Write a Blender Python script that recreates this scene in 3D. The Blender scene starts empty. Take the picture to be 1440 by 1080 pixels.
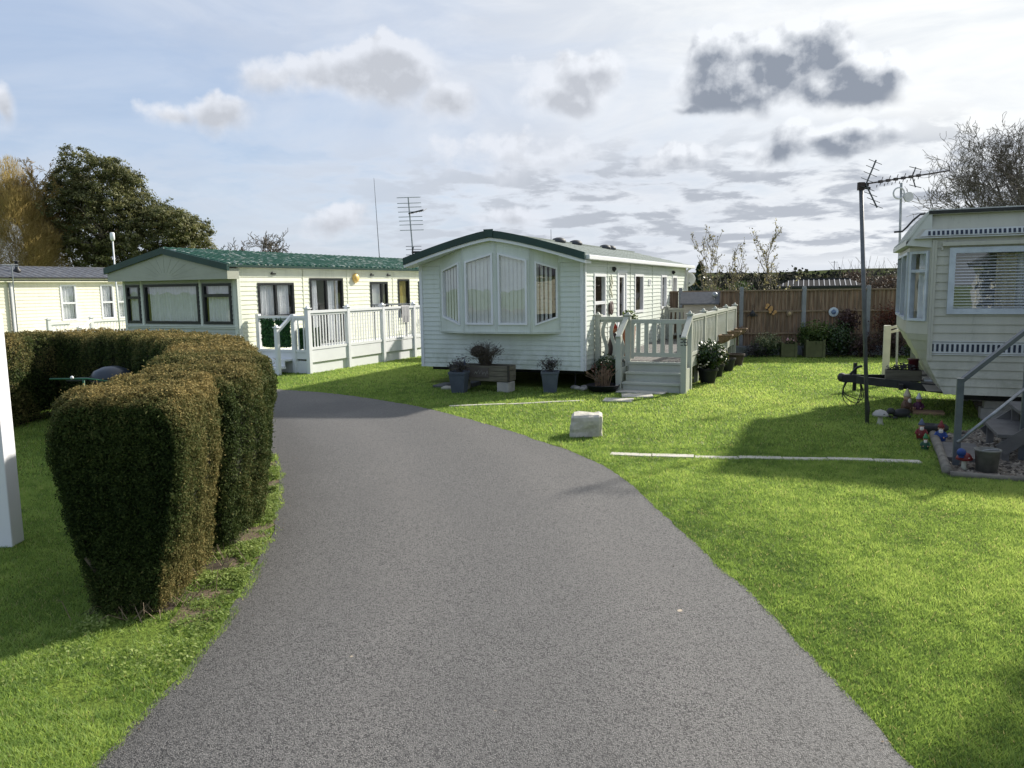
import bpy, math, random
import numpy as np
from mathutils import Vector, Matrix
R = math.radians
random.seed(7)
rng = np.random.default_rng(11)
scene = bpy.context.scene
col = scene.collection

# ------------------------------------------------------------------ camera
cam_d = bpy.data.cameras.new('camera')
cam_d.sensor_width = 36.0
cam_d.lens = 27.05
cam_d.clip_end = 3000
cam = bpy.data.objects.new('camera', cam_d)
col.objects.link(cam)
PITCH = math.atan(136 / 1082.0)
ROLL = math.atan(0.015)
cam.matrix_world = Matrix.Translation((0, 0, 1.95)) @ Matrix.Rotation(math.pi / 2 - PITCH, 4, 'X') @ Matrix.Rotation(-ROLL, 4, 'Z')
scene.camera = cam

# ------------------------------------------------------------------ light and exposure
SUN_AZ, SUN_EL = R(52), R(32)
scene.view_settings.view_transform = 'Standard'
scene.view_settings.look = 'None'
scene.view_settings.exposure = 0.62
scene.view_settings.gamma = 1.0
scene.view_settings.use_curve_mapping = False
sd = Vector((math.sin(SUN_AZ) * math.cos(SUN_EL), math.cos(SUN_AZ) * math.cos(SUN_EL), math.sin(SUN_EL)))
sun_d = bpy.data.lights.new('sun', 'SUN')
sun_d.energy = 4.8
sun_d.angle = R(2.0)
sun_d.color = (1.0, 0.94, 0.84)
sun = bpy.data.objects.new('sun', sun_d)
sun.rotation_euler = (-sd).to_track_quat('-Z', 'Y').to_euler()
sun.location = sd * 40
col.objects.link(sun)
scene.cycles.max_bounces = 6
scene.cycles.transparent_max_bounces = 12
scene.cycles.caustics_reflective = False
scene.cycles.caustics_refractive = False
scene.cycles.sample_clamp_indirect = 4

# ------------------------------------------------------------------ node helper
class NT:
    def __init__(s, tree): s.t = tree; s.n = tree.nodes; s.l = tree.links
    def node(s, kind, **kw):
        n = s.n.new(kind)
        for k, v in kw.items(): setattr(n, k, v)
        return n
    def inp(s, sock, v):
        if isinstance(v, bpy.types.NodeSocket): s.l.new(v, sock)
        elif v is not None:
            if sock.type == 'RGBA' and not isinstance(v, (int, float)) and len(v) == 3: v = (*v, 1)
            sock.default_value = v
    def math(s, op, a, b=None, c=None, clamp=False):
        n = s.node('ShaderNodeMath', operation=op, use_clamp=clamp)
        s.inp(n.inputs[0], a); s.inp(n.inputs[1], b); s.inp(n.inputs[2], c)
        return n.outputs[0]
    def vmath(s, op, a, b=None):
        n = s.node('ShaderNodeVectorMath', operation=op)
        s.inp(n.inputs[0], a); s.inp(n.inputs[1], b)
        return n.outputs['Value'] if op in ('LENGTH', 'DOT_PRODUCT', 'DISTANCE') else n.outputs[0]
    def noise(s, vec, scale, detail=4, rough=.55, dist=0):
        n = s.node('ShaderNodeTexNoise')
        s.inp(n.inputs['Vector'], vec); n.inputs['Scale'].default_value = scale
        n.inputs['Detail'].default_value = detail; n.inputs['Roughness'].default_value = rough
        n.inputs['Distortion'].default_value = dist
        return n.outputs['Fac']
    def mrange(s, v, a, b, c=0., d=1., smooth=True):
        n = s.node('ShaderNodeMapRange', interpolation_type='SMOOTHSTEP' if smooth else 'LINEAR')
        s.inp(n.inputs['Value'], v)
        for k, x in zip(('From Min', 'From Max', 'To Min', 'To Max'), (a, b, c, d)): n.inputs[k].default_value = x
        return n.outputs[0]
    def mix(s, f, a, b, mode='MIX'):
        n = s.node('ShaderNodeMix', data_type='RGBA', blend_type=mode)
        s.inp(n.inputs[0], f); s.inp(n.inputs[6], a); s.inp(n.inputs[7], b)
        return n.outputs[2]
    def xyz(s, x, y, z):
        n = s.node('ShaderNodeCombineXYZ')
        s.inp(n.inputs[0], x); s.inp(n.inputs[1], y); s.inp(n.inputs[2], z)
        return n.outputs[0]

# ------------------------------------------------------------------ sky
world = bpy.data.worlds.new('World')
scene.world = world
world.use_nodes = True
W = NT(world.node_tree)
W.n.clear()
sky = W.node('ShaderNodeTexSky', sky_type='NISHITA')
sky.sun_disc = False
sky.sun_elevation = SUN_EL
sky.sun_rotation = SUN_AZ
sky.air_density = 1.0; sky.dust_density = 1.2; sky.ozone_density = 1.2
tc = W.node('ShaderNodeTexCoord')
sep = W.node('ShaderNodeSeparateXYZ'); W.l.new(tc.outputs['Generated'], sep.inputs[0])
X, Y, Z = sep.outputs
az = W.math('ARCTAN2', X, Y)
el = W.math('ARCSINE', Z)
P = W.xyz(az, el, 0)
warp = W.node('ShaderNodeTexNoise'); W.l.new(P, warp.inputs['Vector']); warp.inputs['Scale'].default_value = 14; warp.inputs['Detail'].default_value = 5
wv = W.vmath('SCALE', W.vmath('SUBTRACT', warp.outputs['Color'], (.5, .5, .5))); wv.node.inputs['Scale'].default_value = .05
Pw = W.vmath('ADD', P, wv)
clouds = [(-0.1871,0.2531,0.1088,0.0264,1.00),(-0.1477,0.2699,0.0628,0.0277,1.00),(-0.0701,0.2311,0.0355,0.0225,0.90),(-0.3537,0.2063,0.0414,0.0216,0.80),(-0.3939,0.2022,0.0354,0.0152,0.65),(0.0898,0.2495,0.0647,0.0268,0.95),(0.0720,0.2292,0.0546,0.0177,0.95),(0.2820,0.2414,0.0760,0.0411,1.50),(0.3574,0.2519,0.0548,0.0354,1.35),(0.3966,0.2231,0.0697,0.0298,1.50),(0.4408,0.2256,0.0322,0.0146,0.90),(0.2285,0.2123,0.0352,0.0104,0.70),(0.3206,0.1596,0.0594,0.0177,0.80),(0.4025,0.1661,0.0591,0.0186,0.80),(-0.5659,0.1983,0.0128,0.0237,0.70),(0.0177,0.1580,0.0895,0.0270,0.45),(0.2080,0.1461,0.0410,0.0167,0.62),(-0.2132,0.0813,0.0419,0.0172,0.60),(0.0031,0.0826,0.0435,0.0159,0.55),
 (.75,.2,.12,.05,1.2),(-.9,.25,.15,.05,1.0),(-1.4,.18,.2,.05,1.0),(1.5,.25,.2,.06,1.2)]
M = None; VV = None
for a0, e0, ra, re, st in clouds:
    d = W.vmath('LENGTH', W.vmath('MULTIPLY', W.vmath('SUBTRACT', Pw, (a0, e0, 0)), (1 / (ra * 1.25), 1 / (re * 1.3), 0)))
    f = W.math('MULTIPLY', W.math('SUBTRACT', 1.0, d), st)
    v_ = W.math('MULTIPLY', W.math('SUBTRACT', el, e0), 1 / re)
    w_ = W.math('POWER', W.math('MAXIMUM', W.math('ADD', f, .8), .01), 7)
    VV = W.math('MULTIPLY', w_, v_) if VV is None else W.math('ADD', VV, W.math('MULTIPLY', w_, v_))
    WS = w_ if M is None else W.math('ADD', WS, w_)
    M = f if M is None else W.math('MAXIMUM', M, f)
VV = W.math('DIVIDE', VV, W.math('MAXIMUM', WS, 1e-6))
fine = W.noise(P, 14, 7, .54)
dens = W.math('ADD', M, W.math('MULTIPLY', W.math('SUBTRACT', fine, .5), 1.5))
# same field a little way towards the sun: its difference models the lit and shaded sides of the billows
fine2 = W.noise(W.vmath('ADD', P, (.006, .012, 0)), 14, 7, .52)
lit = W.math('SUBTRACT', fine, fine2)
# distant layered clouds: a plane seen in perspective
zz = W.math('ADD', W.math('MAXIMUM', Z, 0.0), .15)
plane = W.xyz(W.math('DIVIDE', X, zz), W.math('DIVIDE', Y, zz), 0)
low = W.noise(plane, 2.7, 8, .6, .2)
band = W.math('MULTIPLY', W.mrange(el, .005, .05), W.mrange(el, .24, .12))
side = W.mrange(az, -.45, .15, .25, 1)
lowd = W.math('MULTIPLY', W.mrange(low, .38, .56), W.math('MULTIPLY', band, side))
lowdark = W.math('MULTIPLY', W.mrange(low, .43, .57), W.math('MULTIPLY', band, side))
# thin high veil, whiter towards the sun, blue showing at the far left
sdir = (sd.x, sd.y, sd.z)
toward = W.vmath('DOT_PRODUCT', tc.outputs['Generated'], sdir)
wisp = W.noise(W.vmath('MULTIPLY', P, (1.0, 2.6, 1)), 3.2, 6, .55, .6)
veil = W.math('ADD', W.mrange(toward, .15, .9, .42, 1.1), W.math('MULTIPLY', W.math('SUBTRACT', wisp, .52), 1.1), clamp=True)
veil = W.math('MAXIMUM', veil, W.mrange(el, .16, .0, 0, .82))
K = 1.0 / .1
glow = W.mrange(toward, .55, .98, 0, 1)
veilcol = W.mix(glow, (.475*K, .505*K, .56*K), (.655*K, .67*K, .675*K))
streak = W.noise(W.vmath('MULTIPLY', W.vmath('ADD', P, (.3, .1, 0)), (1.0, 3.4, 1)), 4.5, 7, .6, .8)
veilcol = W.mix(W.mrange(streak, .32, .68), W.mix(1.0, veilcol, (.88, .90, .93), 'MULTIPLY'), W.mix(1.0, veilcol, (1.06, 1.05, 1.03), 'MULTIPLY'))
base = W.mix(veil, W.mix(.5, sky.outputs['Color'], (.19*K, .30*K, .51*K)), veilcol)
c_white = W.mix(glow, (.525*K, .55*K, .60*K), (.67*K, .69*K, .71*K))
lowc = W.mix(lowdark, c_white, (.315*K, .34*K, .385*K))
base = W.mix(W.math('MULTIPLY', lowd, .95), base, lowc)
wid = W.mrange(VV, -.8, .9, .75, .24, smooth=False)
alpha = W.mrange(W.math('DIVIDE', W.math('ADD', dens, .04), wid), 0, 1)
dark = W.mrange(dens, .08, .95)
dark = W.math('SUBTRACT', dark, W.math('MULTIPLY', W.mrange(VV, -.6, 1.1, -.32, .42), W.mrange(dens, -.1, .4)), clamp=True)
dark = W.math('MULTIPLY', dark, W.mrange(W.noise(P, 9, 5, .6), .34, .64, .82, 1.1))
dark = W.math('SUBTRACT', dark, W.math('MULTIPLY', lit, 4.4), clamp=True)
darkcol = W.mix(W.mrange(az, .12, .25), (.37*K, .39*K, .43*K), (.195*K, .22*K, .265*K))
ccol = W.mix(dark, c_white, darkcol)
final = W.mix(alpha, base, ccol)
final = W.mix(W.mrange(el, -.05, .0, 1, 0), final, (.3*K, .33*K, .35*K))
bg = W.node('ShaderNodeBackground'); bg.inputs['Strength'].default_value = .1
W.l.new(final, bg.inputs['Color'])
wo = W.node('ShaderNodeOutputWorld'); W.l.new(bg.outputs[0], wo.inputs['Surface'])

# ------------------------------------------------------------------ materials
MATS = {}
def M_(name, c, rough=.6, var=.12, scale=6, bump=0., bscale=60, c2=None, metal=0., spec=.4, transl=0., coord='Object', patch=None, stretch=None, grime=None):
    """plain procedural surface: colour varied by noise (c2 = a second colour in patches), optional fine bump"""
    m = bpy.data.materials.new(name); m.use_nodes = True
    T = NT(m.node_tree); b = T.n['Principled BSDF']; out = T.n['Material Output']
    t = T.node('ShaderNodeTexCoord'); v = t.outputs[coord]
    v0_ = v
    if stretch: v = T.vmath('MULTIPLY', v, stretch)
    n1 = T.noise(v, scale, 5, .6)
    a = tuple(x * (1 - var) for x in c); bb = tuple(min(1, x * (1 + var)) for x in c)
    cc = T.mix(T.mrange(n1, .3, .7), a, bb)
    if c2:
        n2 = T.noise(v, scale * (patch or .35), 6, .65)
        cc = T.mix(T.mrange(n2, .5, .68), cc, c2)
    if grime:      # green algae and rain streaks: low on the wall and under the eaves, ragged
        sx = T.node('ShaderNodeSeparateXYZ'); T.l.new(v0_, sx.inputs[0])
        st = T.noise(T.vmath('MULTIPLY', v0_, (7, 7, .5)), 2.2, 6, .65); bl = T.noise(v0_, 3.1, 6, .7)
        lowg = T.math('MULTIPLY', T.mrange(sx.outputs[2], grime[0] + .75, grime[0]), T.mrange(bl, .42, .62))
        stg = T.math('MULTIPLY', T.mrange(st, .56, .70), .55)
        cc = T.mix(T.math('MULTIPLY', T.math('MAXIMUM', lowg, stg), grime[1]), cc, grime[2])
    T.l.new(cc, b.inputs['Base Color'])
    b.inputs['Roughness'].default_value = rough; b.inputs['Metallic'].default_value = metal
    b.inputs['Specular IOR Level'].default_value = spec
    if bump:
        bn = T.node('ShaderNodeBump'); bn.inputs['Strength'].default_value = bump; bn.inputs['Distance'].default_value = .01
        T.l.new(T.noise(v, bscale, 4, .6), bn.inputs['Height']); T.l.new(bn.outputs[0], b.inputs['Normal'])
    if transl:
        tr = T.node('ShaderNodeBsdfTranslucent'); T.l.new(cc, tr.inputs['Color'])
        mx = T.node('ShaderNodeMixShader'); mx.inputs[0].default_value = transl
        T.l.new(b.outputs[0], mx.inputs[1]); T.l.new(tr.outputs[0], mx.inputs[2]); T.l.new(mx.outputs[0], out.inputs['Surface'])
    MATS[name] = m
    return m

def leaf_mat(name, cols, transl=.35, rough=.55, spec=.3, pos=(0, .5, 1), tb=1.0):
    """foliage: colour from the per-leaf 'tint' attribute through a ramp"""
    m = bpy.data.materials.new(name); m.use_nodes = True
    T = NT(m.node_tree); b = T.n['Principled BSDF']; out = T.n['Material Output']
    at = T.node('ShaderNodeAttribute', attribute_name='tint')
    rp = T.node('ShaderNodeValToRGB'); e = rp.color_ramp.elements
    while len(e) < len(cols): e.new(.5)
    for i, c in enumerate(cols):
        e[i].position = pos[i] if len(pos) == len(cols) else i / (len(cols) - 1); e[i].color = (*c, 1)
    T.l.new(at.outputs['Fac'], rp.inputs[0]); T.l.new(rp.outputs[0], b.inputs['Base Color'])
    b.inputs['Roughness'].default_value = rough; b.inputs['Specular IOR Level'].default_value = spec
    tr = T.node('ShaderNodeBsdfTranslucent'); T.l.new(T.mix(1.0, rp.outputs[0], (tb, tb * .92, tb * .7), 'MULTIPLY') if tb != 1 else rp.outputs[0], tr.inputs['Color'])
    mx = T.node('ShaderNodeMixShader'); mx.inputs[0].default_value = transl
    T.l.new(b.outputs[0], mx.inputs[1]); T.l.new(tr.outputs[0], mx.inputs[2]); T.l.new(mx.outputs[0], out.inputs['Surface'])
    return m

def glass_mat(name, tint=(.97, .98, .98), refl=1.0):
    m = bpy.data.materials.new(name); m.use_nodes = True
    T = NT(m.node_tree); T.n.remove(T.n['Principled BSDF']); out = T.n['Material Output']
    ge = T.node('ShaderNodeNewGeometry'); cs = T.math('ABSOLUTE', T.vmath('DOT_PRODUCT', ge.outputs['Normal'], ge.outputs['Incoming']))
    fr = T.math('MULTIPLY_ADD', T.math('POWER', T.math('SUBTRACT', 1.0, cs, clamp=True), 5), .9, .115 * refl)
    gl = T.node('ShaderNodeBsdfGlossy'); gl.inputs['Roughness'].default_value = .0
    gl.inputs['Color'].default_value = (1, 1, 1, 1)
    tr = T.node('ShaderNodeBsdfTransparent'); tr.inputs['Color'].default_value = (*tint, 1)
    bn = T.node('ShaderNodeBump'); bn.inputs['Strength'].default_value = .06; bn.inputs['Distance'].default_value = .02
    tcx = T.node('ShaderNodeTexCoord'); T.l.new(T.noise(tcx.outputs['Object'], 2.2, 2), bn.inputs['Height'])
    T.l.new(bn.outputs[0], gl.inputs['Normal'])
    mx = T.node('ShaderNodeMixShader')
    T.l.new(fr, mx.inputs[0])
    T.l.new(tr.outputs[0], mx.inputs[1]); T.l.new(gl.outputs[0], mx.inputs[2]); T.l.new(mx.outputs[0], out.inputs['Surface'])
    return m
GLASS = glass_mat('window_glass')

# ------------------------------------------------------------------ mesh building
class MB:
    def __init__(s): s.v = []; s.f = []; s.m = []
    def add(s, vs, fs, mi=0):
        o = len(s.v); s.v += [tuple(v) for v in vs]; s.f += [tuple(i + o for i in f) for f in fs]; s.m += [mi] * len(fs)
        return s
    def quad(s, a, b, c, d, mi=0): return s.add([a, b, c, d], [(0, 1, 2, 3)], mi)
    def box(s, c, size, rz=0, mi=0, ax=None):
        x, y, z = (k / 2 for k in size)
        P = [(-x,-y,-z),(x,-y,-z),(x,y,-z),(-x,y,-z),(-x,-y,z),(x,-y,z),(x,y,z),(-x,y,z)]
        mt = Matrix.Rotation(rz, 3, 'Z') if ax is None else ax
        P = [Vector(c) + mt @ Vector(p) for p in P]
        return s.add(P, [(0,3,2,1),(4,5,6,7),(0,1,5,4),(1,2,6,5),(2,3,7,6),(3,0,4,7)], mi)
    def span(s, a, b, mi=0):
        """axis-aligned box between two corners"""
        return s.box([(a[i] + b[i]) / 2 for i in range(3)], [abs(b[i] - a[i]) for i in range(3)], 0, mi)
    def bar(s, p, q, w, h, mi=0, up=(0, 0, 1)):
        p, q = Vector(p), Vector(q); d = q - p
        if d.length < 1e-6: return s
        x = d.normalized(); u = Vector(up)
        y = u.cross(x)
        if y.length < 1e-4: y = Vector((1, 0, 0)).cross(x)
        y.normalize(); z = x.cross(y)
        return s.box((p + q) / 2, (d.length, w, h), 0, mi, Matrix((x, y, z)).transposed())
    def tube(s, pts, rad, n=8, mi=0, cap=True):
        pts = [Vector(p) for p in pts]
        if not isinstance(rad, (list, tuple)): rad = [rad] * len(pts)
        o = len(s.v); prev = None
        for i, p in enumerate(pts):
            t = (pts[min(i + 1, len(pts) - 1)] - pts[max(i - 1, 0)]).normalized()
            if prev is None:
                a = Vector((0, 0, 1)) if abs(t.z) < .9 else Vector((1, 0, 0))
                prev = a.cross(t).normalized()
            prev = (prev - t * prev.dot(t)).normalized(); b = t.cross(prev)
            for k in range(n):
                an = 2 * math.pi * k / n
                s.v.append(tuple(p + (prev * math.cos(an) + b * math.sin(an)) * rad[i]))
        for i in range(len(pts) - 1):
            for k in range(n):
                k2 = (k + 1) % n
                s.f.append((o + i*n + k, o + i*n + k2, o + (i+1)*n + k2, o + (i+1)*n + k)); s.m.append(mi)
        if cap and n > 2:
            s.f.append(tuple(o + k for k in range(n))[::-1]); s.m.append(mi)
            s.f.append(tuple(o + (len(pts)-1)*n + k for k in range(n))); s.m.append(mi)
        return s
    def lathe(s, prof, c=(0, 0, 0), n=16, mi=0, sq=None, axis=None, jit=0):
        """prof: list of (radius, z)"""
        o = len(s.v)
        for r, z in prof:
            for k in range(n):
                a = 2 * math.pi * (k + .5) / n
                rr = r * (1 + jit * (random.random() - .5))
                p = Vector((rr * math.cos(a), rr * math.sin(a), z))
                if axis is not None: p = axis @ p
                s.v.append(tuple(p + Vector(c)))
        for i in range(len(prof) - 1):
            for k in range(n):
                k2 = (k + 1) % n
                s.f.append((o + i*n + k, o + i*n + k2, o + (i+1)*n + k2, o + (i+1)*n + k)); s.m.append(mi)
        s.f.append(tuple(o + k for k in range(n))[::-1]); s.m.append(mi)
        s.f.append(tuple(o + (len(prof)-1)*n + k for k in range(n))); s.m.append(mi)
        return s
    def ball(s, c, r, n=12, mi=0, sc=(1, 1, 1), jit=0):
        m = max(4, n // 2)
        prof = [(max(1e-3, r * math.sin(math.pi * i / m)), -r * math.cos(math.pi * i / m)) for i in range(m + 1)]
        return s.lathe(prof, c, n, mi, axis=Matrix.Diagonal(sc), jit=jit)
    def prism(s, poly, thick, mi=0):
        """poly: 3D outline, thick: offset vector"""
        t = Vector(thick); n = len(poly); P = [Vector(p) for p in poly]
        fs = [tuple(range(n))[::-1], tuple(n + i for i in range(n))] + [(i, (i+1) % n, n + (i+1) % n, n + i) for i in range(n)]
        return s.add(P + [p + t for p in P], fs, mi)
    def build(s, name, mats, parent=None, smooth=False, bevel=0, origin=None):
        me = bpy.data.meshes.new(name)
        vs = s.v
        if origin is not None: vs = [(v[0]-origin[0], v[1]-origin[1], v[2]-origin[2]) for v in vs]
        me.from_pydata(vs, [], s.f)
        if not isinstance(mats, (list, tuple)): mats = [mats]
        for m in mats: me.materials.append(m)
        if len(mats) > 1: me.polygons.foreach_set('material_index', s.m)
        if smooth: me.polygons.foreach_set('use_smooth', [True] * len(me.polygons))
        me.update()
        o = bpy.data.objects.new(name, me); col.objects.link(o)
        if origin is not None: o.location = origin
        if parent is not None: o.parent = parent
        if bevel:
            b = o.modifiers.new('bevel', 'BEVEL'); b.width = bevel; b.segments = 2; b.limit_method = 'ANGLE'; b.angle_limit = R(40)
        return o

def np_mesh(name, verts, k, mat, tint=None, parent=None, smooth=False):
    """verts (N*k,3): N loose k-gons, tint (N,) per face -> point attribute"""
    n = len(verts) // k
    me = bpy.data.meshes.new(name)
    me.vertices.add(n * k); me.vertices.foreach_set('co', np.ascontiguousarray(verts, dtype=np.float32).ravel())
    me.loops.add(n * k); me.loops.foreach_set('vertex_index', np.arange(n * k, dtype=np.int32))
    me.polygons.add(n); me.polygons.foreach_set('loop_start', np.arange(0, n * k, k, dtype=np.int32))
    me.update(calc_edges=True)
    if tint is not None:
        a = me.attributes.new('tint', 'FLOAT', 'POINT'); a.data.foreach_set('value', np.repeat(tint, k).astype(np.float32))
    me.materials.append(mat)
    o = bpy.data.objects.new(name, me); col.objects.link(o)
    if parent is not None: o.parent = parent
    return o

def leaves(cent, nrm, size, aspect=1.6, jit=.9, r=None):
    """rhomb leaves at cent (N,3), facing about nrm with jitter; size (N,) half length -> verts (4N,3)"""
    r = r or rng
    N = len(cent)
    n = nrm + r.normal(0, jit, (N, 3)); n /= np.linalg.norm(n, axis=1, keepdims=True) + 1e-9
    t = r.normal(0, 1, (N, 3)); t -= n * (t * n).sum(1, keepdims=True); t /= np.linalg.norm(t, axis=1, keepdims=True) + 1e-9
    b = np.cross(n, t); size = size.reshape(-1, 1); w = size / aspect
    return np.stack([cent - t * size, cent + b * w - t * size * .1, cent + t * size, cent - b * w - t * size * .1], 1).reshape(-1, 3)

def tag(o, label=None, cat=None, group=None, kind=None):
    if label: o['label'] = label
    if cat: o['category'] = cat
    if group: o['group'] = group
    if kind: o['kind'] = kind
    return o
def thing(name, label, cat, loc=(0, 0, 0), rz=0, group=None):
    o = bpy.data.objects.new(name, None); o.empty_display_size = .3; col.objects.link(o)
    o.location = loc; o.rotation_euler = (0, 0, rz)
    return tag(o, label, cat, group)
def dup_child(o, parent, loc=None, name=None):
    c = o.copy(); col.objects.link(c); c.parent = parent
    if loc is not None: c.location = loc
    for ch in list(o.children):
        d = ch.copy(); col.objects.link(d); d.parent = c
    return c
# ------------------------------------------------------------------ shared materials
white = M_('white_upvc', (.78, .79, .80), .35, .03, 3)
cream_siding = M_('cream_siding', (.84, .80, .65), .45, .03, 2, c2=(.78, .74, .60), stretch=(3, 3, .7), grime=(.5, .35, (.45, .44, .33)))
yellow_siding = M_('pale_yellow_siding', (.755, .765, .61), .45, .03, 2, c2=(.69, .70, .555), stretch=(3, 3, .7), grime=(.42, .4, (.42, .44, .30)))
green_siding = M_('pale_green_siding', (.655, .70, .635), .45, .035, 1.6, c2=(.595, .635, .57), stretch=(3, 3, .7), grime=(.36, .5, (.36, .40, .29)))
old_siding = M_('old_cream_siding', (.50, .485, .405), .5, .05, 1.6, c2=(.44, .425, .35), stretch=(3, 3, .6), grime=(.40, .55, (.24, .24, .18)))
black_frame = M_('black_frame', (.012, .014, .016), .35, .2, 4)
dark_green = M_('dark_green_trim', (.012, .045, .036), .4, .15, 3)
fascia_green = M_('fascia_green', (.018, .048, .040), .45, .15, 3)
sage = M_('sage_paint', (.44, .455, .40), .45, .05, 3)
sage_panel = M_('sage_panel', (.40, .46, .42), .5, .05, 2)
dark_steel = M_('black_steel', (.02, .021, .023), .5, .3, 9)
grey_steel = M_('galvanised_steel', (.30, .32, .34), .42, .15, 9, metal=.6)
rail_paint = M_('grey_painted_steel', (.10, .115, .13), .4, .15, 8)
interior = M_('interior_panel', (.22, .20, .17), .7, .1, 2)
net = M_('net_curtain', (.86, .87, .88), .9, .04, 8, transl=.12)
blindm = M_('blind_fabric', (.86, .86, .80), .8, .04, 6, transl=.12)
curtain_c = M_('cream_curtain', (.80, .72, .54), .9, .05, 8, transl=.3)
yellow_c = M_('yellow_curtain', (.72, .62, .25), .9, .05, 8, transl=.3)
tyre = M_('tyre_rubber', (.02, .02, .02), .8, .2, 12)
concrete = M_('concrete', (.42, .40, .37), .85, .12, 7, .3, 70, c2=(.34, .33, .30))
pale_slab = M_('pale_slab', (.50, .47, .41), .85, .1, 5, .3, 60, c2=(.40, .38, .33))
dark_slab = M_('dark_slate_slab', (.10, .105, .11), .7, .2, 6, .3, 50)
fence_wood = M_('fence_wood', (.205, .15, .105), .85, .42, 3, .5, 30, c2=(.13, .095, .065), stretch=(9, 9, .6))
rail_wood = M_('rail_wood', (.20, .15, .10), .85, .2, 5, .3, 40)
old_wood = M_('weathered_planter_wood', (.15, .135, .10), .85, .25, 3, .35, 40, c2=(.10, .09, .07), stretch=(1, 1, 7))
deck_wood = M_('weathered_step_wood', (.13, .125, .12), .85, .2, 4, .3, 40)
bluegrey = M_('blue_grey_pot', (.085, .10, .13), .5, .12, 6)
black_pot = M_('black_pot', (.012, .013, .02), .45, .2, 6)
terracotta = M_('terracotta', (.30, .12, .06), .8, .15, 8)
wicker = M_('wicker', (.16, .11, .065), .9, .35, 40, .6, 90)
soil = M_('soil', (.045, .032, .022), .95, .35, 20, .6, 60)
bark = M_('bark', (.085, .07, .055), .9, .25, 8, .4, 40)
pale_bark = M_('pale_bark', (.20, .17, .14), .9, .3, 4)
stone_grey = M_('grey_stone', (.26, .255, .24), .85, .25, 9, .4, 40)

# ------------------------------------------------------------------ road outline (metres)
road_r = [(1.95,-9),(1.75,0),(1.62,1.8),(1.58,2.9),(1.56,4.0),(1.40,5.6),(1.30,6.5),(1.03,8.2),(.66,9.1),(.2,9.95),(-.36,10.9),(-.95,11.8),(-1.65,12.75),(-2.35,13.5),(-3.0,14.15),(-3.8,14.75),(-4.9,15.3),(-6.4,15.8),(-9,16.4),(-13,17.2),(-22,18.6)]
road_l = [(-2.1,-9),(-1.85,0),(-1.76,2.0),(-1.76,2.97),(-1.72,4.22),(-1.86,5.7),(-2.17,7.1),(-2.66,8.6),(-3.05,9.6),(-3.6,10.7),(-4.4,11.8),(-5.5,12.75),(-6.9,13.5),(-9,14.1),(-13,14.9),(-22,16.2)]
def smooth_line(pts, n):
    P = np.array(pts, float)
    for _ in range(n):
        Q = [P[0]]
        for a, b in zip(P[:-1], P[1:]): Q += [a * .75 + b * .25, a * .25 + b * .75]
        Q.append(P[-1]); P = np.array(Q)
    return P
RR = smooth_line(road_r, 2); RL = smooth_line(road_l, 2)
# little irregularities of the tarmac edge
for A in (RR, RL):
    s = np.concatenate([[0], np.cumsum(np.linalg.norm(np.diff(A, axis=0), axis=1))])
def resample(A, step):
    s = np.concatenate([[0], np.cumsum(np.linalg.norm(np.diff(A, axis=0), axis=1))])
    t = np.arange(0, s[-1], step)
    return np.stack([np.interp(t, s, A[:, 0]), np.interp(t, s, A[:, 1])], 1)
RRd = resample(RR, .06); RLd = resample(RL, .06)
def wobble(A, amp, seed):
    r = np.random.default_rng(seed); n = len(A); w = np.zeros(n)
    for k, a in ((60, 1), (17, .6), (5, .45), (2, .3)):
        pts = r.normal(0, 1, n // k + 3); w += a * np.interp(np.arange(n) / k, np.arange(len(pts)), pts)
    d = np.gradient(A, axis=0); d /= np.linalg.norm(d, axis=1, keepdims=True)
    return A + np.stack([-d[:, 1], d[:, 0]], 1) * (w * amp)[:, None]
RRd = wobble(RRd, .018, 1); RLd = wobble(RLd, .024, 2)
ROAD = np.concatenate([RRd, RLd[::-1]])
def shift(A, k):
    d = np.gradient(A, axis=0); d /= np.linalg.norm(d, axis=1, keepdims=True); return A + np.stack([-d[:, 1], d[:, 0]], 1) * k
ROADK = np.concatenate([wobble(shift(RRd, .022), .012, 7), wobble(shift(RLd, -.022), .012, 8)[::-1]])
def vnoise(x, y, sc, seed):
    g = np.random.default_rng(seed).random((256, 256)); u, v = x * sc + 77.3, y * sc + 91.7; i, j = np.floor(u).astype(int), np.floor(v).astype(int); fu, fv = u - i, v - j; fu, fv = fu * fu * (3 - 2 * fu), fv * fv * (3 - 2 * fv)
    a, b, c, d = g[i % 256, j % 256], g[(i+1) % 256, j % 256], g[i % 256, (j+1) % 256], g[(i+1) % 256, (j+1) % 256]
    return (a * (1 - fu) + b * fu) * (1 - fv) + (c * (1 - fu) + d * fu) * fv
def fbm(x, y, sc, seed): return (vnoise(x, y, sc, seed) + .5 * vnoise(x, y, sc * 2.1, seed + 1) + .25 * vnoise(x, y, sc * 4.3, seed + 2)) / 1.75
def inside(px, py, poly):
    c = np.zeros(len(px), bool); x1, y1 = poly[:, 0], poly[:, 1]; x2, y2 = np.roll(x1, -1), np.roll(y1, -1)
    for a, b, c2, d in zip(x1, y1, x2, y2):
        m = (b > py) != (d > py)
        if m.any(): c[m] ^= px[m] < (c2 - a) * (py[m] - b) / (d - b) + a
    return c

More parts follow.
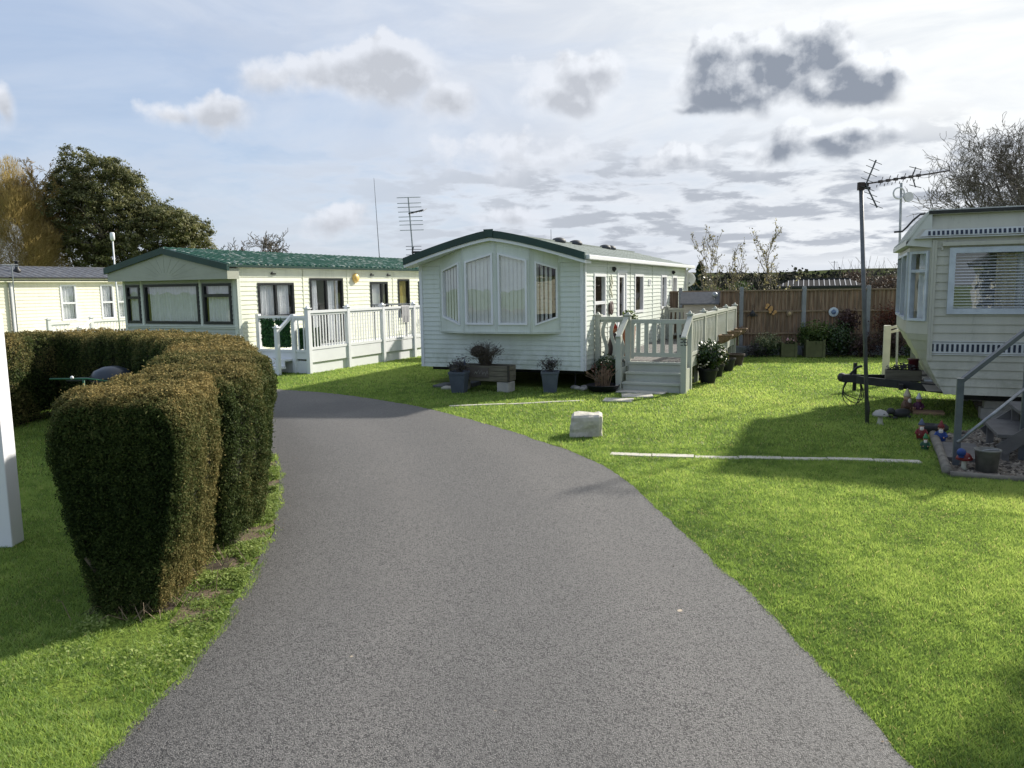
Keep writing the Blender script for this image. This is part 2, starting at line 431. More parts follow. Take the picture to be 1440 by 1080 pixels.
# ------------------------------------------------------------------ ground sheet
def ground_mat():
    m = bpy.data.materials.new('lawn_ground'); m.use_nodes = True
    T = NT(m.node_tree); b = T.n['Principled BSDF']; t = T.node('ShaderNodeTexCoord'); v = t.outputs['Object']
    big = T.noise(v, .35, 5, .6); mid = T.noise(v, 2.6, 5, .65); f = T.noise(v, 42, 4, .7)
    c = T.mix(T.mrange(mid, .35, .68), (.13, .195, .035), (.21, .29, .05))
    c = T.mix(T.mrange(big, .42, .66), c, (.17, .24, .04))
    c = T.mix(T.mrange(f, .38, .62), T.mix(.55, c, (.035, .055, .01)), c)
    bare = T.mrange(T.noise(v, 1.1, 6, .7), .66, .74)
    c = T.mix(T.math('MULTIPLY', bare, .7), c, (.12, .09, .05))
    T.l.new(c, b.inputs['Base Color']); b.inputs['Roughness'].default_value = .9; b.inputs['Specular IOR Level'].default_value = .1
    bn = T.node('ShaderNodeBump'); bn.inputs['Strength'].default_value = .9; bn.inputs['Distance'].default_value = .04
    T.l.new(T.math('ADD', f, T.math('MULTIPLY', mid, .8)), bn.inputs['Height']); T.l.new(bn.outputs[0], b.inputs['Normal'])
    return m
g = MB(); g.quad((-900, -300, 0), (900, -300, 0), (900, 1500, 0), (-900, 1500, 0))
tag(g.build('ground', ground_mat()), kind='structure')

def road_mat():
    m = bpy.data.materials.new('tarmac'); m.use_nodes = True
    T = NT(m.node_tree); b = T.n['Principled BSDF']; t = T.node('ShaderNodeTexCoord'); v = t.outputs['Object']
    vo = T.node('ShaderNodeTexVoronoi'); T.l.new(v, vo.inputs['Vector']); vo.inputs['Scale'].default_value = 150
    vo2 = T.node('ShaderNodeTexVoronoi'); T.l.new(v, vo2.inputs['Vector']); vo2.inputs['Scale'].default_value = 125
    sp = T.node('ShaderNodeSeparateColor'); T.l.new(vo.outputs['Color'], sp.inputs[0])
    sp2 = T.node('ShaderNodeSeparateColor'); T.l.new(vo2.outputs['Color'], sp2.inputs[0])
    stone = T.mix(T.mrange(sp.outputs[0], 0, 1, smooth=False), (.115, .111, .108), (.225, .218, .211))
    gap = T.mrange(vo.outputs['Distance'], .30, .62)
    c = T.mix(T.math('MULTIPLY', gap, .75), stone, (.07, .068, .066))
    c = T.mix(T.mrange(sp2.outputs[1], .66, .78), c, (.032, .031, .031))
    big = T.noise(v, .55, 5, .6)
    c = T.mix(T.mrange(big, .3, .7, .0, .38), c, (.098, .094, .092))
    # paler worn wheel line, darker margins, old tar smears
    sx = T.node('ShaderNodeSeparateXYZ'); T.l.new(v, sx.inputs[0])
    wl = T.math('ADD', sx.outputs[0], T.math('MULTIPLY', T.noise(v, .5, 3), .8))
    cx = T.math('ADD', .45, T.math('MULTIPLY', T.math('POWER', T.math('MAXIMUM', T.math('SUBTRACT', sx.outputs[1], 4.0), 0), 2), -.031))
    dxw = T.math('ABSOLUTE', T.math('SUBTRACT', wl, cx))
    c = T.mix(T.mrange(T.math('ABSOLUTE', T.math('SUBTRACT', dxw, .75)), .0, .55, .30, 0), c, T.mix(1.0, c, (1.45, 1.42, 1.38), 'MULTIPLY'))
    c = T.mix(T.mrange(dxw, 1.35, 1.95, 0, .6), c, T.mix(1.0, c, (.55, .54, .54), 'MULTIPLY'))
    sm = T.noise(T.vmath('MULTIPLY', v, (2.2, .7, 1)), 1.6, 7, .7, .6)
    c = T.mix(T.mrange(sm, .58, .72, 0, .42), c, (.05, .047, .047))
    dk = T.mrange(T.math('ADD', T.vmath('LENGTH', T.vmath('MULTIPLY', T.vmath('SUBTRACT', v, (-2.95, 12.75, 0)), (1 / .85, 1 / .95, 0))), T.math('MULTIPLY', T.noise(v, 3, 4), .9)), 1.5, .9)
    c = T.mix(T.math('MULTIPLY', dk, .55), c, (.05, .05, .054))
    for q in ((.99, 4.42, .016), (-.88, 3.9, .006), (1.05, 2.83, .014), (-.1, 3.35, .004)):
        d = T.mrange(T.math('ADD', T.vmath('DISTANCE', v, (q[0], q[1], .006)), T.math('MULTIPLY', T.noise(v, 40, 3), .03)), q[2] + .022, q[2] + .006)
        c = T.mix(T.math('MULTIPLY', d, .85), c, (.55, .45, .33))
    T.l.new(c, b.inputs['Base Color']); b.inputs['Roughness'].default_value = .62; b.inputs['Specular IOR Level'].default_value = .45
    h = T.math('SUBTRACT', T.math('MULTIPLY', sp.outputs[1], .5), gap)
    bn = T.node('ShaderNodeBump'); bn.inputs['Strength'].default_value = .7; bn.inputs['Distance'].default_value = .005
    T.l.new(h, bn.inputs['Height']); T.l.new(bn.outputs[0], b.inputs['Normal'])
    return m
from mathutils.geometry import tessellate_polygon
rp = [(x, y, .006) for x, y in ROAD]
tris = tessellate_polygon([[Vector(p) for p in rp]])
g = MB(); g.add(rp, [tuple(t) for t in tris])
tag(g.build('road', road_mat()), kind='structure')

# ------------------------------------------------------------------ hedge centre lines: (x, y, half width, height, undercut)
hedge_paths = {
 'a': [(-2.33,4.42,.38,1.34,.50),(-2.38,4.75,.40,1.37,.55),(-2.42,5.15,.40,1.37,.6),(-2.44,5.42,.36,1.35,.6)],
 'b': [(-2.42,5.5,.40,1.33,.7),(-2.46,5.95,.47,1.36,.72),(-2.58,6.5,.52,1.37,.72),(-2.78,7.1,.53,1.36,.75),(-2.95,7.55,.47,1.33,.85)],
 'c': [(-2.98,7.6,.46,1.32,.85),(-3.2,8.2,.50,1.35,.85),(-3.5,8.95,.50,1.35,.9),(-3.95,9.8,.50,1.35,.9),(-4.5,10.65,.50,1.34,.9),(-5.3,11.5,.5,1.34,.9),(-6.2,12.15,.5,1.33,.9),(-7.0,12.55,.5,1.33,.9)],
 'd': [(-7.5,12.75,.5,1.33,.9),(-7.75,11.9,.5,1.34,.9),(-7.8,11.0,.55,1.34,.9),(-8.1,10.0,.55,1.34,.9),(-8.9,8.8,.55,1.34,.9)],
}

# ------------------------------------------------------------------ things the grass must keep clear of
C2P = Vector((1.37, 14.45)); CS = Vector((.400, .9165)); CL = Vector((-.9165, .400))
def c2w(x, y): p = C2P + CS * x + CL * y; return (p.x, p.y)
C3P = Vector((5.74, 10.6))
def c3w(x, y): p = C3P - CL * x + CS * y; return (p.x, p.y)
gravel_poly = np.array([c3w(.02, -1.2), c3w(-.04, -3.33), c3w(6, -3.33), c3w(9, 2.5), c3w(.9, 2.5), c3w(.7, -.3)])
keep = [ROADK, gravel_poly,
        np.array([c2w(-.0, 0), c2w(9.8, 0), c2w(9.8, 3.5), c2w(0, 3.5)]),
        np.array([c2w(.0, -1.8), c2w(7, -1.8), c2w(7, 0), c2w(.0, 0)])]
kerb_a = [(1.13, 8.79), (1.75, 8.62), (2.35, 8.52), (3.0, 8.42), (3.7, 8.33), (4.42, 8.16)]
kerb_b = [(-1.05, 12.62), (-.45, 12.72), (.15, 12.80), (.72, 12.95), (1.22, 13.05)]
for k in (kerb_a, kerb_b):
    k = np.array(k); keep.append(np.concatenate([k + (0, .038), (k - (0, .04))[::-1]]))

# ------------------------------------------------------------------ lawn grass as real blades
def grass(name, n, r0, r1, ang0, ang1, h, w, seed, label_cols, extra=None):
    r = np.random.default_rng(seed)
    # more blades near the camera: radius uniform -> density ~ 1/r
    rad = r0 + (r1 - r0) * r.random(n) ** 1.15; an = R(ang0) + (R(ang1) - R(ang0)) * r.random(n)
    x = rad * np.sin(an); y = rad * np.cos(an)
    if extra is not None: m = extra(x, y); x, y, rad = x[m], y[m], rad[m]
    ok = np.ones(len(x), bool)
    for pl in keep: ok &= ~inside(x, y, pl)
    x, y, rad = x[ok], y[ok], rad[ok]; n = len(x)
    ok2 = np.ones(n, bool)
    lum = np.clip(.52 + .75 * (fbm(x, y, 1.1, 3) - .5) + .7 * (fbm(x, y, 5.5, 9) - .5) + .35 * (vnoise(x, y, 17, 15) - .5), 0, 1.1)
    hh = h * (.55 + .6 * lum) * r.uniform(.5, 1.25, n) * (1 + rad * .012)
    a = r.uniform(0, 2 * np.pi, n); ww = w * r.uniform(.6, 1.3, n) * (1 + rad * .16)
    lean = hh * r.uniform(.2, 1.3, n); la = a + np.pi / 2 + r.normal(0, .8, n)
    dx, dy = np.cos(a) * ww, np.sin(a) * ww
    base = np.stack([x, y, np.full(n, -.002)], 1)
    v0 = base - np.stack([dx, dy, 0 * x], 1); v1 = base + np.stack([dx, dy, 0 * x], 1)
    v2 = base + np.stack([np.cos(la) * lean, np.sin(la) * lean, hh], 1)
    big = fbm(x * 1.0, y * .55, .45, 21) - .5
    tint = np.clip(lum * .8 + .6 * big + r.normal(.14, .15, n), 0, 1)
    vg = (x < -1.3) & (y > 3.4) & (y < 9.5); thin = vg & (fbm(x, y, 4.2, 40) < .44) & (x > np.interp(y, RLd[:, 1], RLd[:, 0]) - .8); ok2 = ~thin | (r.random(n) < .12)
    dead = r.random(n) < (.025 + .06 * (lum < .25)); tint[dead] = 1.0
    tint[~dead] = np.minimum(tint[~dead], .88)
    return np.stack([v0, v1, v2], 1)[ok2].reshape(-1, 3), tint[ok2]
gm = leaf_mat('grass_blades', [(.060, .118, .036), (.172, .272, .068), (.312, .425, .125), (.40, .38, .20)], .55, .55, .3, pos=(0, .4, .86, 1), tb=1.7)
parts = []
# right-hand lawn, left-hand lawn, far lawn
parts.append(grass('r', 440000, 2.6, 9.5, 3, 40, .028, .0015, 1, None))
parts.append(grass('l', 230000, 3.0, 9.5, -42, -14, .030, .0016, 2, None))
parts.append(grass('f', 330000, 8.5, 23, -22, 36, .035, .0022, 3, None))
parts.append(grass('fl', 60000, 8.5, 16, -42, -20, .035, .0022, 4, None))
V = np.concatenate([p[0] for p in parts]); Tn = np.concatenate([p[1] for p in parts])
tag(np_mesh('grass', V, 3, gm, Tn), 'short bright green lawn grass on both sides of the tarmac drive', 'grass', kind='stuff')

# weedy verge between hedge and drive: small round leaves, moss and bare earth
def verge():
    r = np.random.default_rng(5); n = 120000
    y = 3.6 + 6.6 * r.random(n) ** 1.1
    xe = np.interp(y, RLd[:, 1], RLd[:, 0]); wd = np.interp(y, [3.6, 5, 7, 9, 10], [.95, .7, .5, .4, .4])
    x = xe - .01 - wd * r.random(n) ** 1.2 + r.normal(0, .02, n)
    ok = ~inside(x, y, ROAD)
    clump = (fbm(x, y, 4.2, 40) - .5) * 5
    ok &= r.random(n) < np.clip((y - 3.7) / 1.1, .12, 1)
    ok &= (clump + r.normal(0, .45, n)) > -.1 + np.clip((xe - x) / wd, 0, 1) * .8
    x, y, clump = x[ok], y[ok], clump[ok]; n = len(x)
    z = .006 + .028 * r.random(n) * np.clip(clump + .8, .1, 1.6)
    v = leaves(np.stack([x, y, z], 1), np.tile([0., 0, 1], (n, 1)), .004 + .008 * r.random(n), 1.35, .45, r)
    return v, np.clip(.45 + .25 * clump + r.normal(0, .2, n), 0, 1)
v, t = verge()
vm = leaf_mat('verge_leaves', [(.07, .12, .025), (.19, .27, .06), (.38, .45, .14)], .45)
tag(np_mesh('verge_weeds', v, 4, vm, t), 'small leafy weeds and moss in the strip between the hedge and the drive', 'weeds', kind='stuff')
# ------------------------------------------------------------------ bare soil along verge and under hedge
def ribbon(pts, w, z, uneven=0, seed=0):
    r = random.Random(seed); P = resample(smooth_line(pts, 1), .12); g = MB(); L_, R_ = [], []
    for i, p in enumerate(P):
        a = P[min(i + 1, len(P) - 1)] - P[max(i - 1, 0)]; a = a / (np.linalg.norm(a) + 1e-9); n = np.array([-a[1], a[0]])
        wi = (w if not hasattr(w, '__len__') else w[0] + (w[1] - w[0]) * i / len(P)) * (1 + uneven * (r.random() - .5))
        L_.append((*(p + n * wi), z)); R_.append((*(p - n * wi), z))
    for i in range(len(P) - 1): g.quad(L_[i], L_[i+1], R_[i+1], R_[i])
    return g
soil_g = ribbon([(-1.93, 4.3), (-2.02, 5.4), (-2.33, 6.7), (-2.8, 8.2), (-3.5, 9.9)], (.12, .33), .004, .7, 3)
tag(soil_g.build('verge_soil', M_('mossy_soil', (.12, .088, .058), .95, .4, 14, .7, 60, c2=(.08, .11, .035), patch=.5)), kind='structure')
soil_g = ribbon([(-2.38, 4.5), (-2.45, 6), (-2.75, 7.2), (-3.6, 9.2), (-4.6, 10.8), (-6.2, 12.15), (-7.6, 12.6), (-7.8, 11), (-8.5, 9.3)], .32, .008, .5, 4)
tag(soil_g.build('hedge_bed_soil', soil), kind='structure')
# inside of the hedge curve is bare shaded ground

# ------------------------------------------------------------------ hedges
def hedge_leaf_mat(nm, cols): return leaf_mat(nm, cols, .25, .7, .10, pos=(0, .35, .7, 1))
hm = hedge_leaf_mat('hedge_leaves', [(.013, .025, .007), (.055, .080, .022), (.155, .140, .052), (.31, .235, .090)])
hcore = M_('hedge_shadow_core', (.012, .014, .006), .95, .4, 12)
def hedge(key, label, leaf_n, leaf_s, warm, seed, cap=(True, True)):
    r = np.random.default_rng(seed)
    path = np.array(hedge_paths[key], float)
    s = np.concatenate([[0], np.cumsum(np.linalg.norm(np.diff(path[:, :2], axis=0), axis=1))])
    NS, NC = max(20, int(s[-1] / .07)), 44
    ss = np.linspace(0, s[-1], NS)
    C = np.stack([np.interp(ss, s, path[:, k]) for k in range(5)], 1)
    # smooth centre line
    for _ in range(6): C[1:-1] = (C[:-2] + 2 * C[1:-1] + C[2:]) / 4
    d = np.gradient(C[:, :2], axis=0); d /= np.linalg.norm(d, axis=1, keepdims=True); nn = np.stack([-d[:, 1], d[:, 0]], 1)
    ph = r.uniform(0, 6, 12)
    grid = np.zeros((NS, NC, 3))
    for i in range(NS):
        endf = 1.0
        e0 = ss[i] / .12; e1 = (s[-1] - ss[i]) / .12
        if cap[0] and e0 < 1: endf = min(endf, (1 - (1 - e0) ** 3) * .14 + .86)
        if cap[1] and e1 < 1: endf = min(endf, (1 - (1 - e1) ** 3) * .14 + .86)
        hw, h, uc = C[i, 2] * endf, C[i, 3] * (1 - (1 - endf) * .25), C[i, 4]
        for j in range(NC):
            a = math.pi * (j / (NC - 1)); c, sn = math.cos(a), math.sin(a)   # left base -> top -> right base
            ex = .20
            u = math.copysign(abs(c) ** ex, c); z = sn ** .34
            zz = .10 + (h - .10) * z
            prof = 1 - (1 - uc) * (1 - min(1, zz / (h * .8))) ** 1.25
            lump = .020 * math.sin(ss[i] * 7 + ph[0] + 2 * zz) + .016 * math.sin(ss[i] * 17 + zz * 5 + ph[1]) + .014 * math.sin(zz * 9 + ph[2] + ss[i] * 3) * abs(u)
            lump += .022 * math.sin(ss[i] * 4.1 + ph[5] + 3 * math.sin(zz * 2.3 + ph[6])) * math.cos(zz * 5.5 + ph[7])
            x = u * hw * prof * (1 + lump * 2.1)
            grid[i, j] = (*(C[i, :2] + nn[i] * x), zz * (1 + lump * .8 * sn))
    root = thing('conifer_hedge', label, 'hedge', (float(C[0, 0]), float(C[0, 1]), 0))
    org = np.array([C[0, 0], C[0, 1], 0])
    g = MB(); vs = []
    for i in range(NS):
        for j in range(NC):
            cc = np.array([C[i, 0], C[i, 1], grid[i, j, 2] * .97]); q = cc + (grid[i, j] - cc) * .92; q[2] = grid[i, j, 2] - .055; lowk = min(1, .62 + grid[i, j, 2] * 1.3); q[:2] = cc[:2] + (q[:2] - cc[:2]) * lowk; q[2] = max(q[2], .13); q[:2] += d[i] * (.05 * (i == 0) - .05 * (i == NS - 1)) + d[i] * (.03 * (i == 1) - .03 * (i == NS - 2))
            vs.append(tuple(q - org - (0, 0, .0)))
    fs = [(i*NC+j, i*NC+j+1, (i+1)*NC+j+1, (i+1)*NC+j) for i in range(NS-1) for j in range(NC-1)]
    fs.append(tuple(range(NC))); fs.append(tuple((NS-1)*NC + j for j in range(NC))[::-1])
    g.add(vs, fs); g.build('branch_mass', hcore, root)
    # stems
    st = MB()
    k = 0.15
    while k < s[-1]:
        p = np.array([np.interp(k, ss, C[:, 0]), np.interp(k, ss, C[:, 1]), 0]) - org
        for q in range(3):
            dx, dy = r.normal(0, .05, 2)
            st = MB(); st.tube([(p[0]+dx*.4, p[1]+dy*.4, -.02), (p[0]+dx, p[1]+dy, .12), (p[0]+dx*2.2, p[1]+dy*2.2, .4)], [.022, .017, .012], 6); st.build('stem', bark, root)
        k += .42 if s[-1] < 3 else .8
    # leaves on the surface
    quads = []; 
    G = grid
    a = G[:-1, :-1].reshape(-1, 3); b = G[1:, :-1].reshape(-1, 3); c = G[1:, 1:].reshape(-1, 3); e = G[:-1, 1:].reshape(-1, 3)
    def fan(row, flip):
        cc = row.mean(0); cl = np.concatenate([row, row[:1]]); A = np.repeat(cc[None], len(row), 0)
        return A, cl[:-1], cl[1:]
    TA = [np.concatenate([a, a]), np.concatenate([b, c]), np.concatenate([c, e])]
    for row in (G[0], G[-1]):
        q = fan(row, 0); TA = [np.concatenate([TA[i], q[i]]) for i in range(3)]
    nr = np.cross(TA[1] - TA[0], TA[2] - TA[0]); ar = np.linalg.norm(nr, axis=1); nrm = nr / (ar[:, None] + 1e-12)
    ctr = (TA[0] + TA[1] + TA[2]) / 3
    i_n = np.argmin(((ctr[:, None, :2] - C[None, ::3, :2]) ** 2).sum(2), axis=1)
    inner = np.stack([C[::3][i_n, 0], C[::3][i_n, 1], C[::3][i_n, 3] * .55], 1)
    flip = ((ctr - inner) * nrm).sum(1) < 0; nrm[flip] *= -1
    nrm[-2*NC:-NC] = np.array([-d[0, 0], -d[0, 1], 0]); nrm[-NC:] = np.array([d[-1, 0], d[-1, 1], 0])
    pr = ar / ar.sum(); N = leaf_n
    idx = r.choice(len(pr), N, p=pr); u1, u2 = r.random(N), r.random(N); m = u1 + u2 > 1; u1[m], u2[m] = 1 - u1[m], 1 - u2[m]
    pos = TA[0][idx] + (TA[1][idx] - TA[0][idx]) * u1[:, None] + (TA[2][idx] - TA[0][idx]) * u2[:, None]
    n0 = nrm[idx]
    f1 = np.sin(pos[:, 0] * 23 + 2 * np.sin(pos[:, 2] * 17)) * np.sin(pos[:, 1] * 21 + 2 * np.sin(pos[:, 0] * 13)) * np.cos(pos[:, 2] * 19)
    f2 = np.sin(pos[:, 0] * 6.1 + ph[3]) * np.cos(pos[:, 1] * 5.3 + ph[4]) + .6 * np.sin(pos[:, 2] * 7 + ph[5] + pos[:, 1] * 3)
    depth = r.uniform(-.055, .012, N) + .026 * f1
    pos = pos + n0 * depth[:, None] - org
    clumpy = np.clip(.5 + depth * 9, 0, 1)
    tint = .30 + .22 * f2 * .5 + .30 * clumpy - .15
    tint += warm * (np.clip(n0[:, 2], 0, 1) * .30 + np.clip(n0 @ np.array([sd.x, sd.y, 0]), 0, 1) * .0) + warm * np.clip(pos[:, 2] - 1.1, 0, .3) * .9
    if key == 'a': tint += .44 * np.clip((n0 @ np.array([.95, .3, 0])), 0, 1) * (.75 + .25 * np.sin(pos[:, 2] * 4 + 1))  # bronze leaves on the right face, sunlit gold painted into their tint
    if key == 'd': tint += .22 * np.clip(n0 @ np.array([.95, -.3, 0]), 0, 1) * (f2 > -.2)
    if key == 'a': tint -= .28 * np.clip(-n0[:, 1] - .3, 0, 1)  # front face leaves darkened in colour to stand for its shade
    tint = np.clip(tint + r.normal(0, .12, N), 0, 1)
    lw_ = pos[:, 2] < .28; pos[lw_, 2] -= r.uniform(0, .13, lw_.sum()) * (.7 + .3 * f1[lw_]) * np.clip(1 - pos[lw_, 2] / .28, 0, 1) ** .6; pos[:, 2] = np.maximum(pos[:, 2], .015)
    ns = N // 60; si = r.choice(N, ns)      # stray shoots standing proud of the clipped face
    pos[si] += n0[si] * r.uniform(.01, .045, (ns, 1)); tint[si] = np.clip(tint[si] + .03, 0, 1)
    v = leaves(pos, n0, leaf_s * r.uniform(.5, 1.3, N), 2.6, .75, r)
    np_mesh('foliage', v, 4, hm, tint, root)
    return root
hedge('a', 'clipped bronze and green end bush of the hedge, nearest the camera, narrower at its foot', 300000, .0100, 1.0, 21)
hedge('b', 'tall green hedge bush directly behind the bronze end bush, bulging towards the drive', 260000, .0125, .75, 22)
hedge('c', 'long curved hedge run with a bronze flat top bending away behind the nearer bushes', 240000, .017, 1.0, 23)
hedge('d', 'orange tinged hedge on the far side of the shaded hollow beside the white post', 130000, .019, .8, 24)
# dead twigs and dry grass at the foot of the near bush
r_ = random.Random(31)
hb = [o for o in bpy.data.objects if o.name == 'conifer_hedge'][0]
m = MB()
for _ in range(150):
    x, y = r_.gauss(-2.3, .14), r_.uniform(4.35, 5.5); x -= hb.location.x; y -= hb.location.y; a = r_.uniform(0, 6.28); l_ = r_.uniform(.05, .17)
    m.tube([(x, y, .01), (x + math.cos(a) * l_ * .6, y + math.sin(a) * l_ * .6, .05 + r_.random() * .09), (x + math.cos(a) * l_, y + math.sin(a) * l_, .02 + r_.random() * .12)], [.003, .0022, .001], 3, cap=False)
m.build('dead_twigs', M_('dead_twigs', (.20, .15, .10), .9, .3, 30), hb)['kind'] = 'stuff'

# fallen leaves and grit along the drive edges
r = np.random.default_rng(91); n = 420
i = r.integers(20, len(RLd) - 60, n); side_ = r.random(n) < .7
A_ = RLd[np.clip(i, 0, len(RLd) - 1)] + np.stack([np.abs(r.normal(0, .16, n)), 0 * r.random(n)], 1); B_ = RRd[np.clip(i, 0, len(RRd) - 1)] - np.stack([np.abs(r.normal(0, .14, n)), 0 * r.random(n)], 1)
Pp = np.where(side_[:, None], A_, B_); Pp = Pp[(Pp[:, 1] > 2.5) & (Pp[:, 1] < 12)]; n = len(Pp)
v = leaves(np.concatenate([Pp, np.full((n, 1), .011)], 1), np.tile([0., 0, 1], (n, 1)), .003 + .008 * r.random(n) ** 2, 1.5, .15, r)
tag(np_mesh('leaf_litter', v, 4, leaf_mat('litter_tones', [(.03, .02, .015), (.10, .06, .035), (.26, .19, .11)], 0), r.random(n)), 'scattered brown leaf bits and grit along the tarmac edges', 'leaf litter', kind='stuff')
# ------------------------------------------------------------------ caravan building blocks (local frame: x along the long side, y across, side wall at y=0 faces -y, front wall at x=0 faces -x)
def F_side(y0=0): return lambda u, o, z: (u, y0 - o, z)
def F_front(x0=0): return lambda u, o, z: (x0 - o, u, z)
def F_line(a, b):
    """vertical plane from a to b (plan points), outward normal to the right of a->b"""
    a, b = Vector((*a, 0)), Vector((*b, 0)); d = (b - a).normalized(); n = Vector((d.y, -d.x, 0))
    return lambda u, o, z: tuple(a + d * u + n * o + Vector((0, 0, z)))
def siding(mb, f, u0, u1, z0, z1, holes=(), lap=.1, out=.016, mi=0):
    zs = []; z = z0
    while z < z1 - 1e-6: zs.append((z, min(z + lap, z1))); z += lap
    for a, b in zs:
        cuts = sorted({a, b, *[h[k] for h in holes for k in (2, 3) if a < h[k] < b]})
        fo = lambda zz: out - (zz - a) / lap * (out - .002)
        for p, q in zip(cuts[:-1], cuts[1:]):
            hs = sorted([(h[0], h[1]) for h in holes if h[2] <= p + 1e-6 and h[3] >= q - 1e-6])
            u = u0
            for h0, h1 in hs + [(u1, u1)]:
                if h0 > u + 1e-6:
                    mb.quad(f(u, fo(p), p), f(h0, fo(p), p), f(h0, fo(q), q), f(u, fo(q), q), mi)
                    if p == a and a > z0: mb.quad(f(u, .002, a), f(h0, .002, a), f(h0, out, a), f(u, out, a), mi)
                u = max(u, h1)
def inset(poly, w):
    n = len(poly); res = []
    area = sum(poly[i][0] * poly[(i+1) % n][1] - poly[(i+1) % n][0] * poly[i][1] for i in range(n))
    sg = 1 if area > 0 else -1
    for i in range(n):
        p0, p1, p2 = Vector(poly[i-1]), Vector(poly[i]), Vector(poly[(i+1) % n])
        d1 = (p1 - p0).normalized(); d2 = (p2 - p1).normalized()
        n1 = Vector((-d1.y, d1.x)) * sg; n2 = Vector((-d2.y, d2.x)) * sg
        k = (n1 + n2); k = k / max(1e-6, k.dot(n1)); res.append(tuple(p1 + k * w))
    return res
def ring(mb, f, outer, inner, o0, o1, mi=0):
    n = len(outer)
    for i in range(n):
        j = (i + 1) % n
        A = [f(outer[i][0], o1, outer[i][1]), f(outer[j][0], o1, outer[j][1]), f(inner[j][0], o1, inner[j][1]), f(inner[i][0], o1, inner[i][1])]
        B = [f(outer[i][0], o0, outer[i][1]), f(outer[j][0], o0, outer[j][1]), f(inner[j][0], o0, inner[j][1]), f(inner[i][0], o0, inner[i][1])]
        mb.quad(*A, mi); mb.quad(A[0], A[1], B[1], B[0], mi); mb.quad(A[3], A[2], B[2], B[3], mi); mb.quad(*B[::-1], mi)
def drape(root, f, u0, u1, z0, z1, style, depth=-.09, seed=0, ztop=None, name='curtain', open_=None):
    r = random.Random(seed); mb = MB()
    zt = ztop or (lambda u: z1)
    if style in ('net', 'cream', 'yellow'):
        n = max(8, int((u1 - u0) / .012)); ph = r.uniform(0, 6)
        us = [u0 + (u1 - u0) * i / n for i in range(n + 1)]
        def off(u, z): return depth - .01 + .030 * math.sin(u * 62 + ph + .9 * math.sin(u * 17)) + .007 * math.sin(u * 23 + 3 * z)
        zs = [0, .5, 1]
        for a, b in zip(us[:-1], us[1:]):
            if open_ and open_[0] < (a + b) / 2 < open_[1]: continue
            for k in range(2):
                za, zb = z0 + (zt(a) - z0) * zs[k], z0 + (zt(a) - z0) * zs[k+1]
                mb.quad(f(a, off(a, za), za), f(b, off(b, za), za), f(b, off(b, zb), zb), f(a, off(a, zb), zb))
        return mb.build(name, {'net': net, 'cream': curtain_c, 'yellow': yellow_c}[style], root, smooth=True)
    if style == 'vblind':
        u = u0 + .03; depth = -.05
        while u < u1:
            t = .35; w = .046
            mb.quad(f(u - w, depth - .02 * t, z0), f(u + w, depth + .03 * t, z0), f(u + w, depth + .03 * t, zt(u)), f(u - w, depth - .02 * t, zt(u)))
            u += .085 + r.uniform(-.004, .004)
        return mb.build('vertical_blind', blindm, root)
    if style == 'vopen':
        u = u0 + .02
        while u < u1:
            w = .022
            mb.quad(f(u - w, depth - .03, z0), f(u + w, depth + .03, z0), f(u + w, depth + .03, zt(u)), f(u - w, depth - .03, zt(u)))
            u += .082
        return mb.build('vertical_blind', blindm, root)
    if style == 'hblind':
        z = z0 + .02
        while z < z1:
            s = .0015 * math.sin(z * 40)
            mb.quad(f(u0, depth - .015, z + .010 + s), f(u1, depth - .015, z + .010 + s), f(u1, depth + .015, z - .006 + s), f(u0, depth + .015, z - .006 + s)); z += .040
        return mb.build('slatted_blind', white, root)
